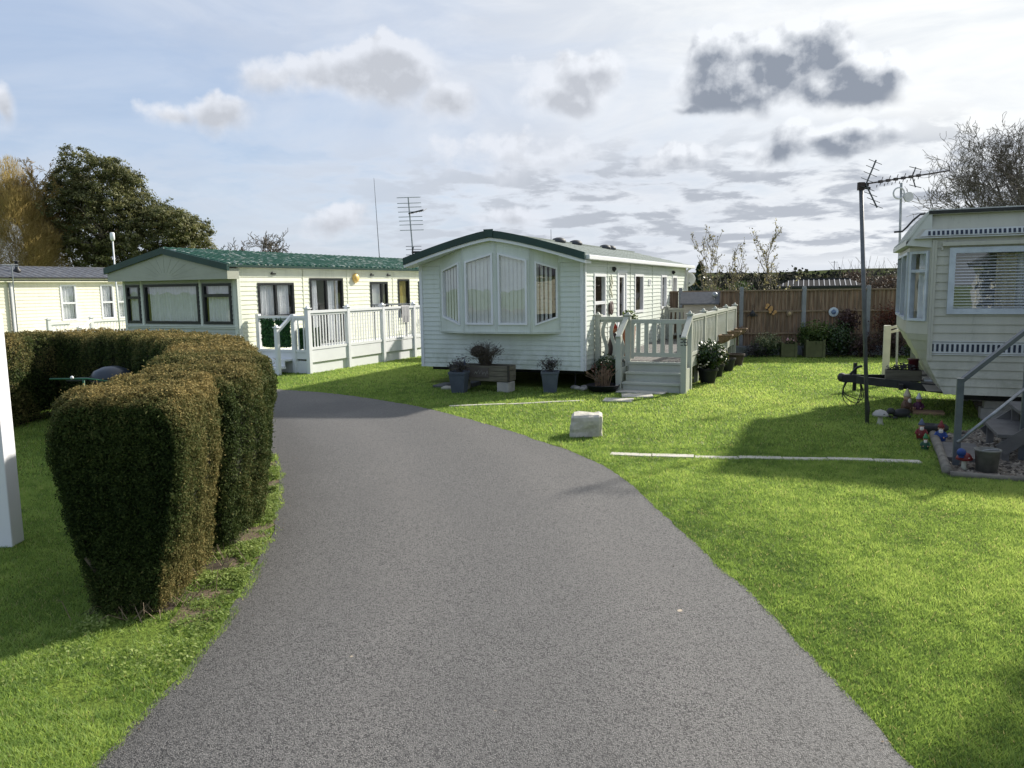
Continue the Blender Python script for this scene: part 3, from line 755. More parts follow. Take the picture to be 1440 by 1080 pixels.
def window(root, f, poly, fm, fw=.05, mull=(), trans=(), style='net', seed=0, name='window', proud=.03, open_=None, back=True):
    """poly: outline in (u,z), glass inside a frame of width fw; mull: u positions; trans: z positions or (ua, ub, z)"""
    inn = inset(poly, fw); mb = MB(); ring(mb, f, poly, inn, -.05, proud)
    us = [p[0] for p in inn]; zs = [p[1] for p in inn]; U0, U1, Z0, Z1 = min(us), max(us), min(zs), max(zs)
    def ztop(u):
        best = Z0
        n = len(inn)
        for i in range(n):
            a, b = inn[i], inn[(i+1) % n]
            if abs(a[0] - b[0]) > 1e-6 and min(a[0], b[0]) - 1e-6 <= u <= max(a[0], b[0]) + 1e-6:
                best = max(best, a[1] + (b[1] - a[1]) * (u - a[0]) / (b[0] - a[0]))
        return best
    def zbot(u):
        best = 9
        n = len(inn)
        for i in range(n):
            a, b = inn[i], inn[(i+1) % n]
            if abs(a[0] - b[0]) > 1e-6 and min(a[0], b[0]) - 1e-6 <= u <= max(a[0], b[0]) + 1e-6:
                best = min(best, a[1] + (b[1] - a[1]) * (u - a[0]) / (b[0] - a[0]))
        return best
    m2 = fw * .55
    for u in mull:
        za, zb = zbot(u), ztop(u); ring(mb, f, [(u-m2, za), (u+m2, za), (u+m2, zb), (u-m2, zb)], [(u-1e-3, za+.001), (u+1e-3, za+.001), (u+1e-3, zb-.001), (u-1e-3, zb-.001)], -.04, proud - .006)
    for t in trans:
        ua, ub, z = (U0, U1, t) if not isinstance(t, tuple) else t
        ring(mb, f, [(ua, z-m2), (ub, z-m2), (ub, z+m2), (ua, z+m2)], [(ua+.001, z-1e-3), (ub-.001, z-1e-3), (ub-.001, z+1e-3), (ua+.001, z+1e-3)], -.04, proud - .004)
    w = mb.build(name, fm, root)
    p = MB(); p.add([f(a, -.012, b) for a, b in inset(poly, fw * .8)], [tuple(range(len(poly)))]); p.build('pane', GLASS, w)
    if style:
        styles = style if isinstance(style, (list, tuple)) else [style]
        for k, st in enumerate(styles): drape(w, f, U0 + .01, U1 - .01, Z0, Z1, st, depth=-.085 - .05 * k, seed=seed + k, ztop=ztop, open_=open_)
    return w
def rect(u0, u1, z0, z1): return [(u0, z0), (u1, z0), (u1, z1), (u0, z1)]

def gable_roof(root, L, w, eave, ridge, xo0, xo1, yo, mat, pitch, amp, soffit_mat, thick=.05, steps=0, name='roof'):
    """two slopes with ribs running from ridge to eave; real rib relief"""
    mb = MB(); mid = w / 2
    sl = (ridge - eave) / (mid + yo)
    n = int((L + xo0 + xo1) / pitch * 4)
    prof = [0, .9, 1, .1] if amp > 0 else [0, 0, 0, 0]
    rows = max(1, steps)
    for sgn in (-1, 1):
        for rI in range(rows):
            ta, tb = rI / rows, (rI + 1) / rows
            pts0, pts1 = [], []
            for i in range(n + 1):
                x = -xo0 + (L + xo0 + xo1) * i / n; h = amp * prof[i % 4]
                lift = .012 if steps else 0
                y0 = mid + sgn * (mid + yo) * ta; z0 = ridge - sl * abs(y0 - mid) + h
                y1 = mid + sgn * (mid + yo) * tb; z1 = ridge - sl * abs(y1 - mid) + h + lift
                pts0.append((x, y0, z0)); pts1.append((x, y1, z1))
            o = len(mb.v); mb.v += pts0 + pts1
            for i in range(n): mb.f.append((o + i, o + i + 1, o + n + 2 + i, o + n + 1 + i)); mb.m.append(0)
            # edge lips
            o = len(mb.v); mb.v += pts1 + [(p[0], p[1], p[2] - (.03 if rI == rows - 1 else .012)) for p in pts1]
            for i in range(n): mb.f.append((o + i, o + i + 1, o + n + 2 + i, o + n + 1 + i)); mb.m.append(0)
    # underside / soffit
    for sgn in (-1, 1):
        y1 = mid + sgn * (mid + yo); z1 = eave - thick
        mb.quad((-xo0, mid, ridge - thick), (L + xo1, mid, ridge - thick), (L + xo1, y1, z1), (-xo0, y1, z1), 1)
    # ridge cap
    mb.bar((-xo0, mid, ridge + .012), (L + xo1, mid, ridge + .012), .16, .03)
    return mb.build(name, [mat, soffit_mat], root)
def shell(root, L, w, base, eave, ridge, mat, fx=0.01):
    """floor, ceiling lining, rear wall"""
    mb = MB(); e = .03
    mb.quad((e, e, base + .02), (L - e, e, base + .02), (L - e, w - e, base + .02), (e, w - e, base + .02))
    mb.quad((e, e, eave - .03), (L - e, e, eave - .03), (L - e, w - e, eave - .03), (e, w - e, eave - .03))
    # partitions, so that one window does not look through to the far side
    for x in (L * .38, L * .62, L * .82): mb.box((x, w / 2, (base + eave) / 2), (.03, w - 2 * e, eave - base - .07))
    mb.quad((.2, w - .25, base + .03), (L - e, w - .25, base + .03), (L - e, w - .25, eave - .04), (.2, w - .25, eave - .04))
    return mb.build('lining', interior, root)
def chassis(root, L, w, base, wheels=(), jacks=()):
    mb = MB()
    for y in (w * .25, w * .75): mb.box((L / 2, y, base - .07), (L - .1, .06, .14))
    for x in (.3, L * .33, L * .66, L - .3): mb.box((x, w / 2, base - .05), (.05, w - .2, .08))
    ch = mb.build('chassis', dark_steel, root)
    for x, y in wheels:
        m = MB(); ax = Matrix.Rotation(math.pi / 2, 3, 'X')
        m.lathe([(.2, -.08), (.31, -.085), (.335, -.05), (.335, .05), (.31, .085), (.2, .08)], (x, y, .335), 20, axis=ax); wh = m.build('wheel', tyre, root, True)
        m = MB(); m.lathe([(.05, -.09), (.19, -.08), (.2, -.05), (.2, .05), (.19, .08), (.05, .09)], (x, y, .335), 16, axis=ax); m.build('rim', grey_steel, wh)
    for x, y in jacks:
        m = MB(); m.tube([(x, y, 0), (x, y, base - .04)], .022, 8); m.box((x, y, .015), (.16, .16, .03)); m.build('jack_leg', dark_steel, root)

def rot_of(S): return math.atan2(S[1], S[0])
def board(root, mat, f, u, z0, z1, w=.07, o=.028, name='corner_board'):
    m = MB(); trim(m, f, u, z0, z1, w, o); return m.build(name, mat, root)
def trim(mb, f, u, z0, z1, w=.07, o=.028, mi=0):
    ring(mb, f, rect(u - w/2, u + w/2, z0, z1), rect(u - .001, u + .001, z0 + .001, z1 - .001), .0, o, mi)

# ================================================================== caravan in the middle, pale green, half octagon bay
def caravan_middle():
    w, L, base, eave = 3.52, 9.75, .36, 2.42; mid = w / 2
    root = thing('static_caravan', 'pale green static caravan with a four pane bay window and dark gable edge', 'caravan', (C2P.x, C2P.y, 0), rot_of(CS))
    side, front = F_side(), F_front()
    wins = [(.56, 1.34, 1.31, 2.19), (3.66, 4.48, 1.32, 2.21), (6.42, 7.06, 1.33, 2.21), (7.80, 8.42, 1.38, 2.20)]
    door = (2.2, 2.95, .52, 2.27)
    mb = MB(); siding(mb, side, 0, L, base, 2.46, [*wins, door], .094)
    mb.build('side_wall', green_siding, root)
    mb = MB(); B0, B1, bz = .465, 3.06, 1.10
    siding(mb, front, 0, w, base, bz, (), .094)
    siding(mb, front, 0, B0, bz, 2.55, (), .094); siding(mb, front, B1, w, bz, 2.55, (), .094)
    zr = lambda y: 2.50 + (1 - abs(y - mid) / (mid + .1)) * .45
    mb.build('front_wall', green_siding, root)
    mb = MB(); siding(mb, F_line((L, 0), (L, w)), 0, w, base, 2.5, (), .094); siding(mb, F_line((L, w), (0, w)), 0, L, base, 2.46, (), .094)
    mb.add([(L-.01, 0, 2.45), (L-.01, w, 2.45), (L-.01, mid, 2.93)], [(0, 1, 2)]); mb.build('rear_wall', green_siding, root)
    # bay
    out = .27; pts = [(0, B1), (-out, 2.40), (-out, .98), (0, B0)]
    bayp = MB()
    A1 = (2.40 + .98) / 2 + .02
    fl = F_line((0, B1), (-out, 2.40)); l1 = math.hypot(out, B1 - 2.40)
    fm_ = F_line((-out, 2.40), (-out, .98)); l2 = 1.42
    fr = F_line((-out, .98), (0, B0)); l3 = math.hypot(out, .98 - B0)
    # window outlines (u runs from the left end of each panel as seen)
    W1 = [(.10, 1.37), (l1 - .09, 1.22), (l1 - .09, 2.45), (.10, 2.31)]
    W2 = [(.055, 1.235), (.655, 1.235), (.655, 2.61), (.055, 2.46)]
    W3 = [(.765, 1.235), (1.365, 1.235), (1.365, 2.46), (.765, 2.61)]
    W4 = [(.09, 1.22), (l3 - .06, 1.36), (l3 - .06, 2.30), (.09, 2.43)]
    zt = lambda y: 2.42 + (1 - abs(y - mid) / mid) * .46
    def panel(f, u0, u1, zb, ta, tb, win):
        outer = [(u0, zb), (u1, zb), (u1, tb), (u0, ta)]
        inn = inset(win, .02)
        for i in range(4):
            j = (i + 1) % 4
            bayp.quad(f(outer[i][0], 0, outer[i][1]), f(outer[j][0], 0, outer[j][1]), f(inn[j][0], 0, inn[j][1]), f(inn[i][0], 0, inn[i][1]))
        # narrow cover strips at the panel joints
        for u in (u0 + .012, u1 - .012): trim(bayp, f, u, zb, (ta if u < (u0 + u1) / 2 else tb), .022, .012)
    panel(fl, 0, l1, bz - .02, zt(B1), zt(2.40), W1)
    panel(fm_, 0, .71, bz - .02, zt(2.40), zt(mid), W2); panel(fm_, .71, l2, bz - .02, zt(mid), zt(.98), W3)
    panel(fr, 0, l3, bz - .02, zt(.98), zt(B0), W4)
    bayp.add([(x, y, bz - .02) for x, y in pts], [(0, 1, 2, 3)]); 
    for a, b in zip(pts[:-1], pts[1:]):
        f = F_line(a, b); l = math.hypot(a[0]-b[0], a[1]-b[1]); ring(bayp, f, rect(0, l, bz - .035, bz + .01), rect(.01, l - .01, bz - .02, bz - .01), 0, .015)
    bayp.build('bay_panel', sage_panel if False else green_siding, root)
    window(root, fl, W1, white, .032, style='vblind', seed=1, name='bay_window'); window(root, fm_, W2, white, .036, style='vblind', seed=2, name='bay_window')
    window(root, fm_, W3, white, .036, style='vblind', seed=3, name='bay_window'); window(root, fr, W4, white, .032, style='vopen', seed=4, name='bay_window')
    # thin pale skirt of gable above bay
    mb = MB(); mb.add([(-.02, 0, 2.40), (-.02, w, 2.40), (-.02, mid, 2.88)], [(0, 1, 2)]); mb.build('gable', green_siding, root)
    # roof
    rm = M_('grey_green_roof', (.17, .20, .18), .5, .12, 3, c2=(.12, .15, .135))
    gable_roof(root, L, w, 2.51, 2.98, .34, .45, .13, rm, .30, .012, white, .06, steps=6)
    # bargeboard: deep dark curved fascia with pale lining strip below
    fa = MB(); n = 16
    def zf(y): t = abs(y - mid) / (mid + .14); return 3.03 - .47 * t ** 1.25
    for i in range(n):
        y0 = -.14 + (w + .28) * i / n; y1 = -.14 + (w + .28) * (i + 1) / n
        fa.prism([(-.40, y0, zf(y0)), (-.40, y1, zf(y1)), (-.40, y1, zf(y1) - .135), (-.40, y0, zf(y0) - .135)], (.06, 0, 0), 0)
        fa.prism([(-.375, y0, zf(y0) - .137), (-.375, y1, zf(y1) - .137), (-.375, y1, zf(y1) - .195), (-.375, y0, zf(y0) - .195)], (.38, 0, 0), 1)
    fa.prism([(-.415, mid - .1, zf(mid) + .015), (-.415, mid + .1, zf(mid) + .015), (-.415, mid + .08, zf(mid) - .13), (-.415, mid - .08, zf(mid) - .13)], (.012, 0, 0), 0)
    fa.build('bargeboard', [fascia_green, white], root)
    # gutters
    for y in (-.16, w + .16): g = MB(); g.bar((-.3, y, 2.475), (L + .45, y, 2.475), .09, .085); g.build('gutter', white, root, bevel=.012)
    g = MB(); g.tube([(L - .05, -.16, 2.44), (L - .05, -.06, 2.36), (L - .05, -.06, .4)], .034, 10); g.build('drainpipe', white, root, True)
    # corner boards and scalloped joint strip
    for q in ((side, .035, base, 2.44, .07), (side, L - .05, base, 2.44, .10), (front, .035, base, 2.42, .06), (front, w - .035, base, 2.42, .06)): board(root, white, *q)
    for u, z1 in ((1.50, 2.44), (3.30, 2.44), (5.45, 2.44)): board(root, green_siding, side, u, base, z1, .03, .021, 'joint_strip')
    for x in (5.0, 7.4):
        p = MB(); ring(p, side, rect(x, x + .22, 1.95, 2.10), rect(x + .02, x + .20, 1.97, 2.08), 0, .03)
        for k in range(3): p.bar(side(x + .02, .02, 1.985 + .035 * k), side(x + .20, .02, 1.985 + .035 * k), .012, .018)
        p.build('air_vent', white, root)
    # side windows and door
    for k, h in enumerate(wins): window(root, side, rect(*h), white, .055, style=None if k in (0, 1) else 'net', seed=10 + k, trans=(1.62,) if k == 0 else ())
    d = MB(); f = side
    ring(d, f, rect(*door), inset(rect(*door), .06), -.05, .03)
    up = rect(door[0] + .06, door[1] - .06, door[2] + .06, door[3] - .06)
    gl = rect(door[0] + .2, door[1] - .2, 1.30, 2.13)
    ring(d, f, up, gl, -.04, .008)
    do = d.build('door', white, root)
    p = MB(); p.add([f(a, -.01, b) for a, b in gl], [(0, 1, 2, 3)]); p.build('pane', GLASS, do)
    p = MB(); p.bar(f(door[1] - .13, .05, 1.28), f(door[1] - .13, .05, 1.42), .02, .02); p.bar(f(door[1] - .13, .03, 1.4), f(door[1] - .24, .05, 1.4), .02, .02); p.build('handle', dark_steel, do)
    # lamps, plaques
    for x in (1.86, 7.8):
        p = MB(); p.box(f(x, .04, 2.31), (.05, .06, .06)); p.lathe([(.02, 0), (.038, -.07), (.034, -.08)], f(x, .09, 2.31), 10, axis=Matrix.Rotation(.9, 3, 'X')); p.build('wall_lamp', dark_steel, root)
    # roof vents along ridge
    for x in (3.2, 4.4, 6.9, 7.4):
        p = MB(); p.lathe([(.17, 0), (.17, .05), (.13, .10), (.05, .125)], (x, mid - .1, 2.95), 14); p.build('roof_vent', MATS['bluegrey_vent'] if 'bluegrey_vent' in MATS else M_('bluegrey_vent', (.05, .055, .06), .6), root, True)
    shell(root, L, w, base, eave, 2.98, interior)
    chassis(root, L, w, base, wheels=[(5.4, .35), (5.4, w - .35), (6.2, .35), (6.2, w - .35)], jacks=[(.35, .3), (.35, w - .75), (3.2, .3), (3.2, w - .3), (L - .4, .3)])
    return root
caravan_middle()

# ================================================================== caravan left, green tin roof, black windows
CB = Vector((-6.47, 18.33)); CBS = Vector((.44, .898)); CBL = Vector((-.898, .44))
def c1w(x, y): p = CB + CBS * x + CBL * y; return (p.x, p.y)
green_tin = None
def tin_mat(name, c, flecks, rough=.6):
    m = bpy.data.materials.new(name); m.use_nodes = True
    T = NT(m.node_tree); b = T.n['Principled BSDF']; t = T.node('ShaderNodeTexCoord'); v = t.outputs['Object']
    n = T.noise(T.vmath('MULTIPLY', v, (1, .35, 1)), 14, 4, .7); bgz = T.noise(v, .7, 3, .6)
    fl = T.math('MULTIPLY', T.mrange(n, .53, .62), T.mrange(bgz, .36, .52))
    cc = T.mix(T.math('MULTIPLY', fl, .85), T.mix(T.noise(v, 3, 4), tuple(x * .8 for x in c), tuple(x * 1.2 for x in c)), flecks)
    T.l.new(cc, b.inputs['Base Color']); b.inputs['Roughness'].default_value = rough; b.inputs['Specular IOR Level'].default_value = .15
    return m
def caravan_left():
    w, L, base, eave = 3.93, 9.6, .42, 2.55; mid = w / 2
    root = thing('static_caravan', 'pale yellow static caravan with a bright green corrugated roof and black window frames', 'caravan', (CB.x, CB.y, 0), rot_of(CBS))
    side, front = F_side(), F_front()
    sh = .46      # side features were measured from the deck line
    wins = [(.66, 1.93, 1.29, 2.15), (5.22, 6.10, 1.32, 2.165), (6.66, 7.30, 1.28, 2.26), (7.84, 8.6, 1.32, 2.19)]
    door = (2.55, 3.94, .5, 2.27)
    mb = MB(); siding(mb, side, 0, L, base, 2.53, [*wins, door], .11); mb.build('side_wall', yellow_siding, root)
    mb = MB(); fw_ = [(3.32, 3.84, 1.18, 2.15), (1.24, 3.17, 1.17, 2.155), (.17, 1.11, 1.17, 2.15)]
    siding(mb, front, 0, w, base, 2.3, fw_, .11)
    mb.build('front_wall', M_('sage_front_siding', (.47, .50, .44), .5, .05, 2), root)
    mb = MB(); siding(mb, F_line((L, 0), (L, w)), 0, w, base, 2.5, (), .11); siding(mb, F_line((L, w), (0, w)), 0, L, base, 2.53, (), .11)
    mb.add([(L-.01, 0, 2.5), (L-.01, w, 2.5), (L-.01, mid, 2.95)], [(0, 1, 2)]); mb.build('rear_wall', yellow_siding, root)
    # overhanging front hood with sunray ribs
    o = -.36; hd = MB()
    zt = lambda y: 2.90 - (abs(y - mid) / (mid + .14)) * .42
    hp = [(o, -.10, 2.24), (o, w + .10, 2.24), (o, w + .10, zt(w + .1)), (o, mid, zt(mid)), (o, -.10, zt(-.1))]
    hd.prism(hp, (.36, 0, 0))
    fan = (mid, 2.26)
    for k in range(11):
        a = math.pi * (k + .5) / 11; dx, dz = math.cos(a), math.sin(a)
        tmax = 3
        for t in np.arange(.5, 2.2, .02):
            y, z = fan[0] + dx * t, fan[1] + dz * t * .55
            if z > zt(y) - .09 or y < .0 or y > w: tmax = t; break
        hd.bar((o - .002, fan[0] + dx * .30, fan[1] + dz * .30 * .55), (o - .002, fan[0] + dx * tmax, fan[1] + dz * tmax * .55), .004, .006)
    hd.build('front_hood', M_('hood_sage', (.37, .385, .31), .5, .06, 2), root)
    fa = MB()
    for a, b in ((-.16, mid), (mid, w + .16)):
        za, zb = (2.58, 3.02) if a < 0 else (3.02, 2.58)
        fa.prism([(o - .06, a, za), (o - .06, b, zb), (o - .06, b, zb - .15), (o - .06, a, za - .15)], (.07, 0, 0))
    fa.build('bargeboard', dark_green, root)
    gt = tin_mat('green_tin_roof', (.018, .080, .052), (.46, .50, .46))
    gable_roof(root, L, w, 2.56, 3.0, .40, .25, .16, gt, .22, .05, white, .05, steps=0)
    g = MB(); g.bar((-.38, -.15, 2.545), (L + .2, -.15, 2.545), .03, .05); g.build('eave_board', dark_green, root)
    # windows
    window(root, front, rect(*fw_[0]), black_frame, .06, trans=(1.83,), seed=31); window(root, front, rect(*fw_[1]), black_frame, .065, seed=32); window(root, front, rect(*fw_[2]), black_frame, .065, trans=(1.86,), seed=33)
    window(root, side, rect(*wins[0]), black_frame, .06, mull=(1.28,), seed=34); window(root, side, rect(*wins[1]), black_frame, .055, mull=(5.8,), seed=35)
    window(root, side, rect(*wins[2]), black_frame, .06, style='yellow', seed=36); window(root, side, rect(*wins[3]), black_frame, .055, seed=37)
    window(root, side, rect(*door), black_frame, .06, mull=(3.22,), seed=38, name='patio_door', open_=(2.96, 3.36))
    tcm = M_('trim_cream', (.66, .69, .60), .45, .03, 3)
    for q in ((side, .04, base, 2.5, .10), (side, L - .05, base, 2.5, .10), (front, .05, base, 2.24, .09), (front, w - .05, base, 2.24, .09)): board(root, tcm, *q)
    for u in (1.175, 3.245): board(root, tcm, front, u, 1.13, 2.24, .06, name='window_mullion')
    g = MB(); ring(g, front, rect(.03, w - .03, 1.07, 1.13), rect(.05, w - .05, 1.09, 1.11), 0, .045); g.build('window_ledge', tcm, root)
    for u, z0 in ((2.30, .5), (4.15, .5), (6.38, .5), (2.30, 2.3)): board(root, yellow_siding, side, u, base if z0 < 1 else z0, 2.5, .028, .022, 'joint_strip')
    p = MB(); p.lathe([(.13, 0), (.14, .03), (.10, .08), (.03, .1)], side(4.5, .02, 2.28), 16, axis=Matrix.Rotation(math.pi / 2, 3, 'X')); p.build('round_wall_lamp', M_('amber_lamp', (.75, .50, .15), .4), root, True)
    for x in (1.2, 5.3, 6.15):
        p = MB(); p.box(side(x, .03, 2.37), (.14, .06, .03)); p.tube([side(x - .05, .03, 2.39), side(x - .05, .05, 2.42)], .015, 6); p.build('awning_bracket', dark_steel, root)
    shell(root, L, w, base, 2.5, 2.98, interior); chassis(root, L, w, base, wheels=[(5, .35), (5, w - .35)], jacks=[(.4, .3), (.4, w - .3)])
    return root
caravan_left()

# ================================================================== caravan far left, cream, dark tile roof
CA = Vector((-17.46, 29.02)); CAS = Vector((.44, .898)); CAL = Vector((-.898, .44))
def c0w(x, y): p = CA + CAS * x + CAL * y; return (p.x, p.y)
def caravan_far_left():
    w, base = 3.6, .5; x0 = 3.3; 
    root = thing('static_caravan', 'cream static caravan with a dark grey tiled roof and white framed windows, far left', 'caravan', (CA.x, CA.y, 0), rot_of(CAS))
    mid = w / 2; side = F_side(); LA, LB = -7.0, 3.75
    wins = [(.62, 1.26, .93, 2.30), (2.30, 2.88, .93, 2.30), (3.02, 3.55, .93, 2.30)]
    mb = MB(); siding(mb, side, LA, LB, base, 2.42, wins, .125); mb.build('side_wall', cream_siding, root)
    mb = MB(); siding(mb, F_line((LB, 0), (LB, w)), 0, w, base, 2.5, (), .125); siding(mb, F_line((LB, w), (LA, w)), 0, LB - LA, base, 2.5, (), .125); siding(mb, F_line((LA, w), (LA, 0)), 0, w, base, 2.5, (), .125)
    for x in (LA + .01, LB - .01): mb.add([(x, 0, 2.5), (x, w, 2.5), (x, mid, 2.98)], [(0, 1, 2)])
    mb.build('end_wall', cream_siding, root)
    sub = bpy.data.objects.new('x', None)
    rt = M_('dark_grey_tiles', (.095, .10, .115), .6, .2, 6, c2=(.14, .145, .16))
    r = gable_roof(root, LB - LA, w, 2.56, 3.02, .1, .2, .15, rt, .30, .035, cream_siding, .05, steps=6)
    for v in r.data.vertices: v.co.x += LA
    bpy.data.objects.remove(sub)
    g = MB(); ring(g, side, rect(LA, LB, 2.40, 2.53), rect(LA + .05, LB - .05, 2.45, 2.48), 0, .15); g.build('eave_board', cream_siding, root)
    g = MB(); g.bar((LA, -.19, 2.555), (LB + .2, -.19, 2.555), .06, .05); g.build('gutter', dark_steel, root)
    board(root, white, side, -1.16, base, 2.4, .12, .04); board(root, white, side, LB - .05, base, 2.4, .1)
    g = MB(); g.tube([side(-1.28, .06, 2.4), side(-1.28, .06, .3)], .035, 8); g.build('drainpipe', grey_steel, root)
    for k, h in enumerate(wins): window(root, side, rect(*h), white, .06, trans=(1.60,), seed=50 + k)
    g = MB(); g.lathe([(.14, 2.72), (.13, 2.86), (.07, 2.92), (.055, 3.15), (.075, 3.16), (.075, 3.19), (.03, 3.2)], (-.45, .75, 0), 12); g.build('flue', dark_steel, root, True)
    m = MB(); m.quad((LA, 0.02, base), (LB, .02, base), (LB, w - .02, base), (LA, w - .02, base)); m.quad((LA, .9, base), (LB, .9, base), (LB, .9, 2.5), (LA, .9, 2.5)); m.quad((LA, .02, 2.38), (LB, .02, 2.38), (LB, w, 2.38), (LA, w, 2.38)); m.build('lining', interior, root)
    m = MB(); m.box(((LA + LB) / 2, w / 2, base / 2), (LB - LA - .3, w - .3, base - .02)); m.build('brick_skirt', dark_slab, root)
    return root
far_left = caravan_far_left()
# the neighbour across the drive, behind the photographer: seen only as reflections in the windows
def copy_tree(o, parent=None):
    c = o.copy(); col.objects.link(c); c.parent = parent
    for ch in list(o.children): copy_tree(ch, c)
    return c
nb = copy_tree(far_left); nb.location = (3.0, -12.5, 0); nb.rotation_euler = (0, 0, math.pi + .15)
tag(nb, 'cream static caravan standing behind the photographer, mirrored in the bay windows', 'caravan')

# ================================================================== caravan right, old cream tourer with striped bands
def caravan_right():
    rz = math.atan2(-.4, .9165)
    root = thing('static_caravan', 'old cream caravan with dark slotted stripe bands, raised on blocks at the right', 'caravan', (C3P.x, C3P.y, 0), rz)
    side = F_side(); w, L = 2.95, 8.2; base, knee = .40, .86; m = old_siding
    wn = (.21, 2.05, 1.50, 2.39)
    mb = MB()
    siding(mb, side, 0, L, 1.13, 2.52, [wn], .115)
    siding(mb, side, 0, L, .96, 1.13, (), .17, .004); siding(mb, side, 0, L, knee, .96, (), .115)
    zz = knee; 
    while zz > base + .01:     # the lower part steps back towards the front
        a = max(base, zz - .115); ua = (knee - a) / (knee - base) * .23; ub = (knee - zz) / (knee - base) * .23
        mb.quad(side(ua, .016, a), side(L, .016, a), side(L, .002, zz), side(ub, .002, zz)); mb.quad(side(ua, 0, a), side(L, 0, a), side(L, .016, a), side(ua, .016, a)); zz = a
    mb.build('side_wall', m, root)
    # upper panel
    up = MB(); up.prism([side(-.22, .05, 2.52), side(L, .05, 2.52), side(L, -.06, 2.84), side(.0, -.06, 2.84)], (0, .05, 0))
    up.build('upper_panel', m, root)
    # slotted bands
    navy = M_('navy_slot', (.02, .028, .05), .5); bandm = M_('band_grey', (.55, .56, .55), .45)
    for z0, z1, x0, o0, o1 in ((.965, 1.115, .0, .016, .016), (2.55, 2.64, -.16, .056, .03)):
        b = MB(); b.prism([side(x0, o0 + .003, z0), side(L, o0 + .003, z0), side(L, o1 + .003, z1), side(x0 + (.07 if z0 > 2 else 0), o1 + .003, z1)], (0, .006, 0), 0)
        x = x0 + .05 + (.05 if z0 > 2 else 0)
        while x < L - .05:
            d = (z1 - z0) * .16
            b.prism([side(x, o0 + .006, z0 + d), side(x + .030, o0 + .006, z0 + d), side(x + .030, o1 + .0065, z1 - d), side(x, o1 + .0065, z1 - d)], (0, .002, 0), 1); x += .0545 if z0 > 2 else .060
        b.build('slotted_band', [bandm, navy], root)
    for z in (.95, 1.13, 2.53): b = MB(); b.bar(side(0 if z < 2 else -.24, .02 if z < 2 else .06, z), side(L, .02 if z < 2 else .06, z), .014, .012); b.build('band_rail', bandm, root)
    # roof: flat, thin weathered edge rail
    rm = M_('dirty_white_roof', (.55, .54, .50), .5, .1, 3, c2=(.32, .31, .29))
    r = MB(); r.prism([(-.02, -.0, 2.84), (L, .0, 2.84), (L, w, 2.84), (-.02, w, 2.84)], (0, 0, .04), 0)
    r.prism([(-.05, .4, 2.88), (L, .4, 2.88), (L, w - .4, 2.88), (-.05, w - .4, 2.88)], (0, 0, .03), 0)
    r.build('roof', rm, root)
    e = MB(); e.bar((-.06, .01, 2.87), (L, .01, 2.87), .05, .045); e.bar((-.05, .02, 2.90), (L, .02, 2.90), .03, .018, 1)
    e.build('roof_edge_rail', [M_('black_rubber', (.03, .03, .028), .6, .3, 12), rm], root)
    # sloping front visor with ribs
    v = MB(); xs = [(-.02, 2.90), (-.16, 2.80), (-.27, 2.62), (-.33, 2.56), (-.55, 2.44)]
    v.add([], [])
    A, B = .0, w
    prof = [(-.02, 2.90), (-.08, 2.84), (-.17, 2.71), (-.26, 2.57), (-.32, 2.51)]
    for (x0, z0), (x1, z1) in zip(prof[:-1], prof[1:]):
        v.quad((x0, A, z0), (x0, B, z0), (x1, B, z1), (x1, A, z1)); v.quad((x0, A, z0 - .03), (x0, B, z0 - .03), (x1, B, z1 - .03), (x1, A, z1 - .03))
        v.quad((x0, A, z0), (x1, A, z1), (x1, A, z1 - .03), (x0, A, z0 - .03)); v.quad((x0, B, z0), (x1, B, z1), (x1, B, z1 - .03), (x0, B, z0 - .03))
    v.quad((-.32, A, 2.51), (-.34, B, 2.51), (-.34, B, 2.44), (-.32, A, 2.44)); v.quad((-.32, A, 2.44), (-.34, B, 2.44), (-.1, B, 2.42), (-.1, A, 2.42))
    for yy in (A - .004, B): v.add([(-.02, yy, 2.87), (-.08, yy, 2.81), (-.17, yy, 2.68), (-.26, yy, 2.54), (-.32, yy, 2.44), (0, yy, 2.40)], [tuple(range(6))])
    for y in np.arange(.0, w + .01, .14):
        for (x0, z0), (x1, z1) in zip(prof[:-1], prof[1:]): v.bar((x0, y, z0 + .012), (x1, y, z1 + .012), .025, .03)
    v.build('front_visor', M_('visor_white', (.62, .62, .57), .5, .08, 3, c2=(.42, .42, .38)), root)
    e = MB(); e.tube([(.02, 1.2, 2.95), (-.08, 1.2, 2.94), (-.17, 1.2, 2.86), (-.25, 1.2, 2.76), (-.31, 1.2, 2.70), (-.42, 1.2, 2.695)], .016, 6); e.build('visor_gutter', MATS['black_rubber'], root)
    # bay front: chamfered corner windows, central windows
    pts = [(0, 0), (-.25, .31), (-.25, w - .31), (0, w)]   # plan, near corner first
    wf = MB()
    for k, (a, b) in enumerate(zip(pts[:-1], pts[1:])):
        f = F_line(b, a); l = math.hypot(a[0] - b[0], a[1] - b[1])
        if k == 1:
            wl = [(.04, l / 2 - .02), (l / 2 + .02, l - .04)]
        else: wl = [(.035, l - .035)]
        ws = [(u0, u1, 1.40, 2.36) for u0, u1 in wl]
        # surrounds
        siding(wf, f, 0, l, 1.22, 2.42, ws, 1.3, .003)
        for q, h in enumerate(ws):
            window(root, f, rect(*h), M_('pale_grey_frame', (.52, .56, .60), .4) if 'pale_grey_frame' not in MATS else MATS['pale_grey_frame'], .036, trans=(2.09,) if k != 1 else (), style='net' if k == 0 else None, seed=70 + q, name='front_window')
        # below the windows the panel leans back under the floor
        a2, b2 = Vector((*a, 0)), Vector((*b, 0)); back = Vector((.48, 0, 0))
        zs = [1.22, 1.13, .99, .86, .74, .62, .50, .40]; 
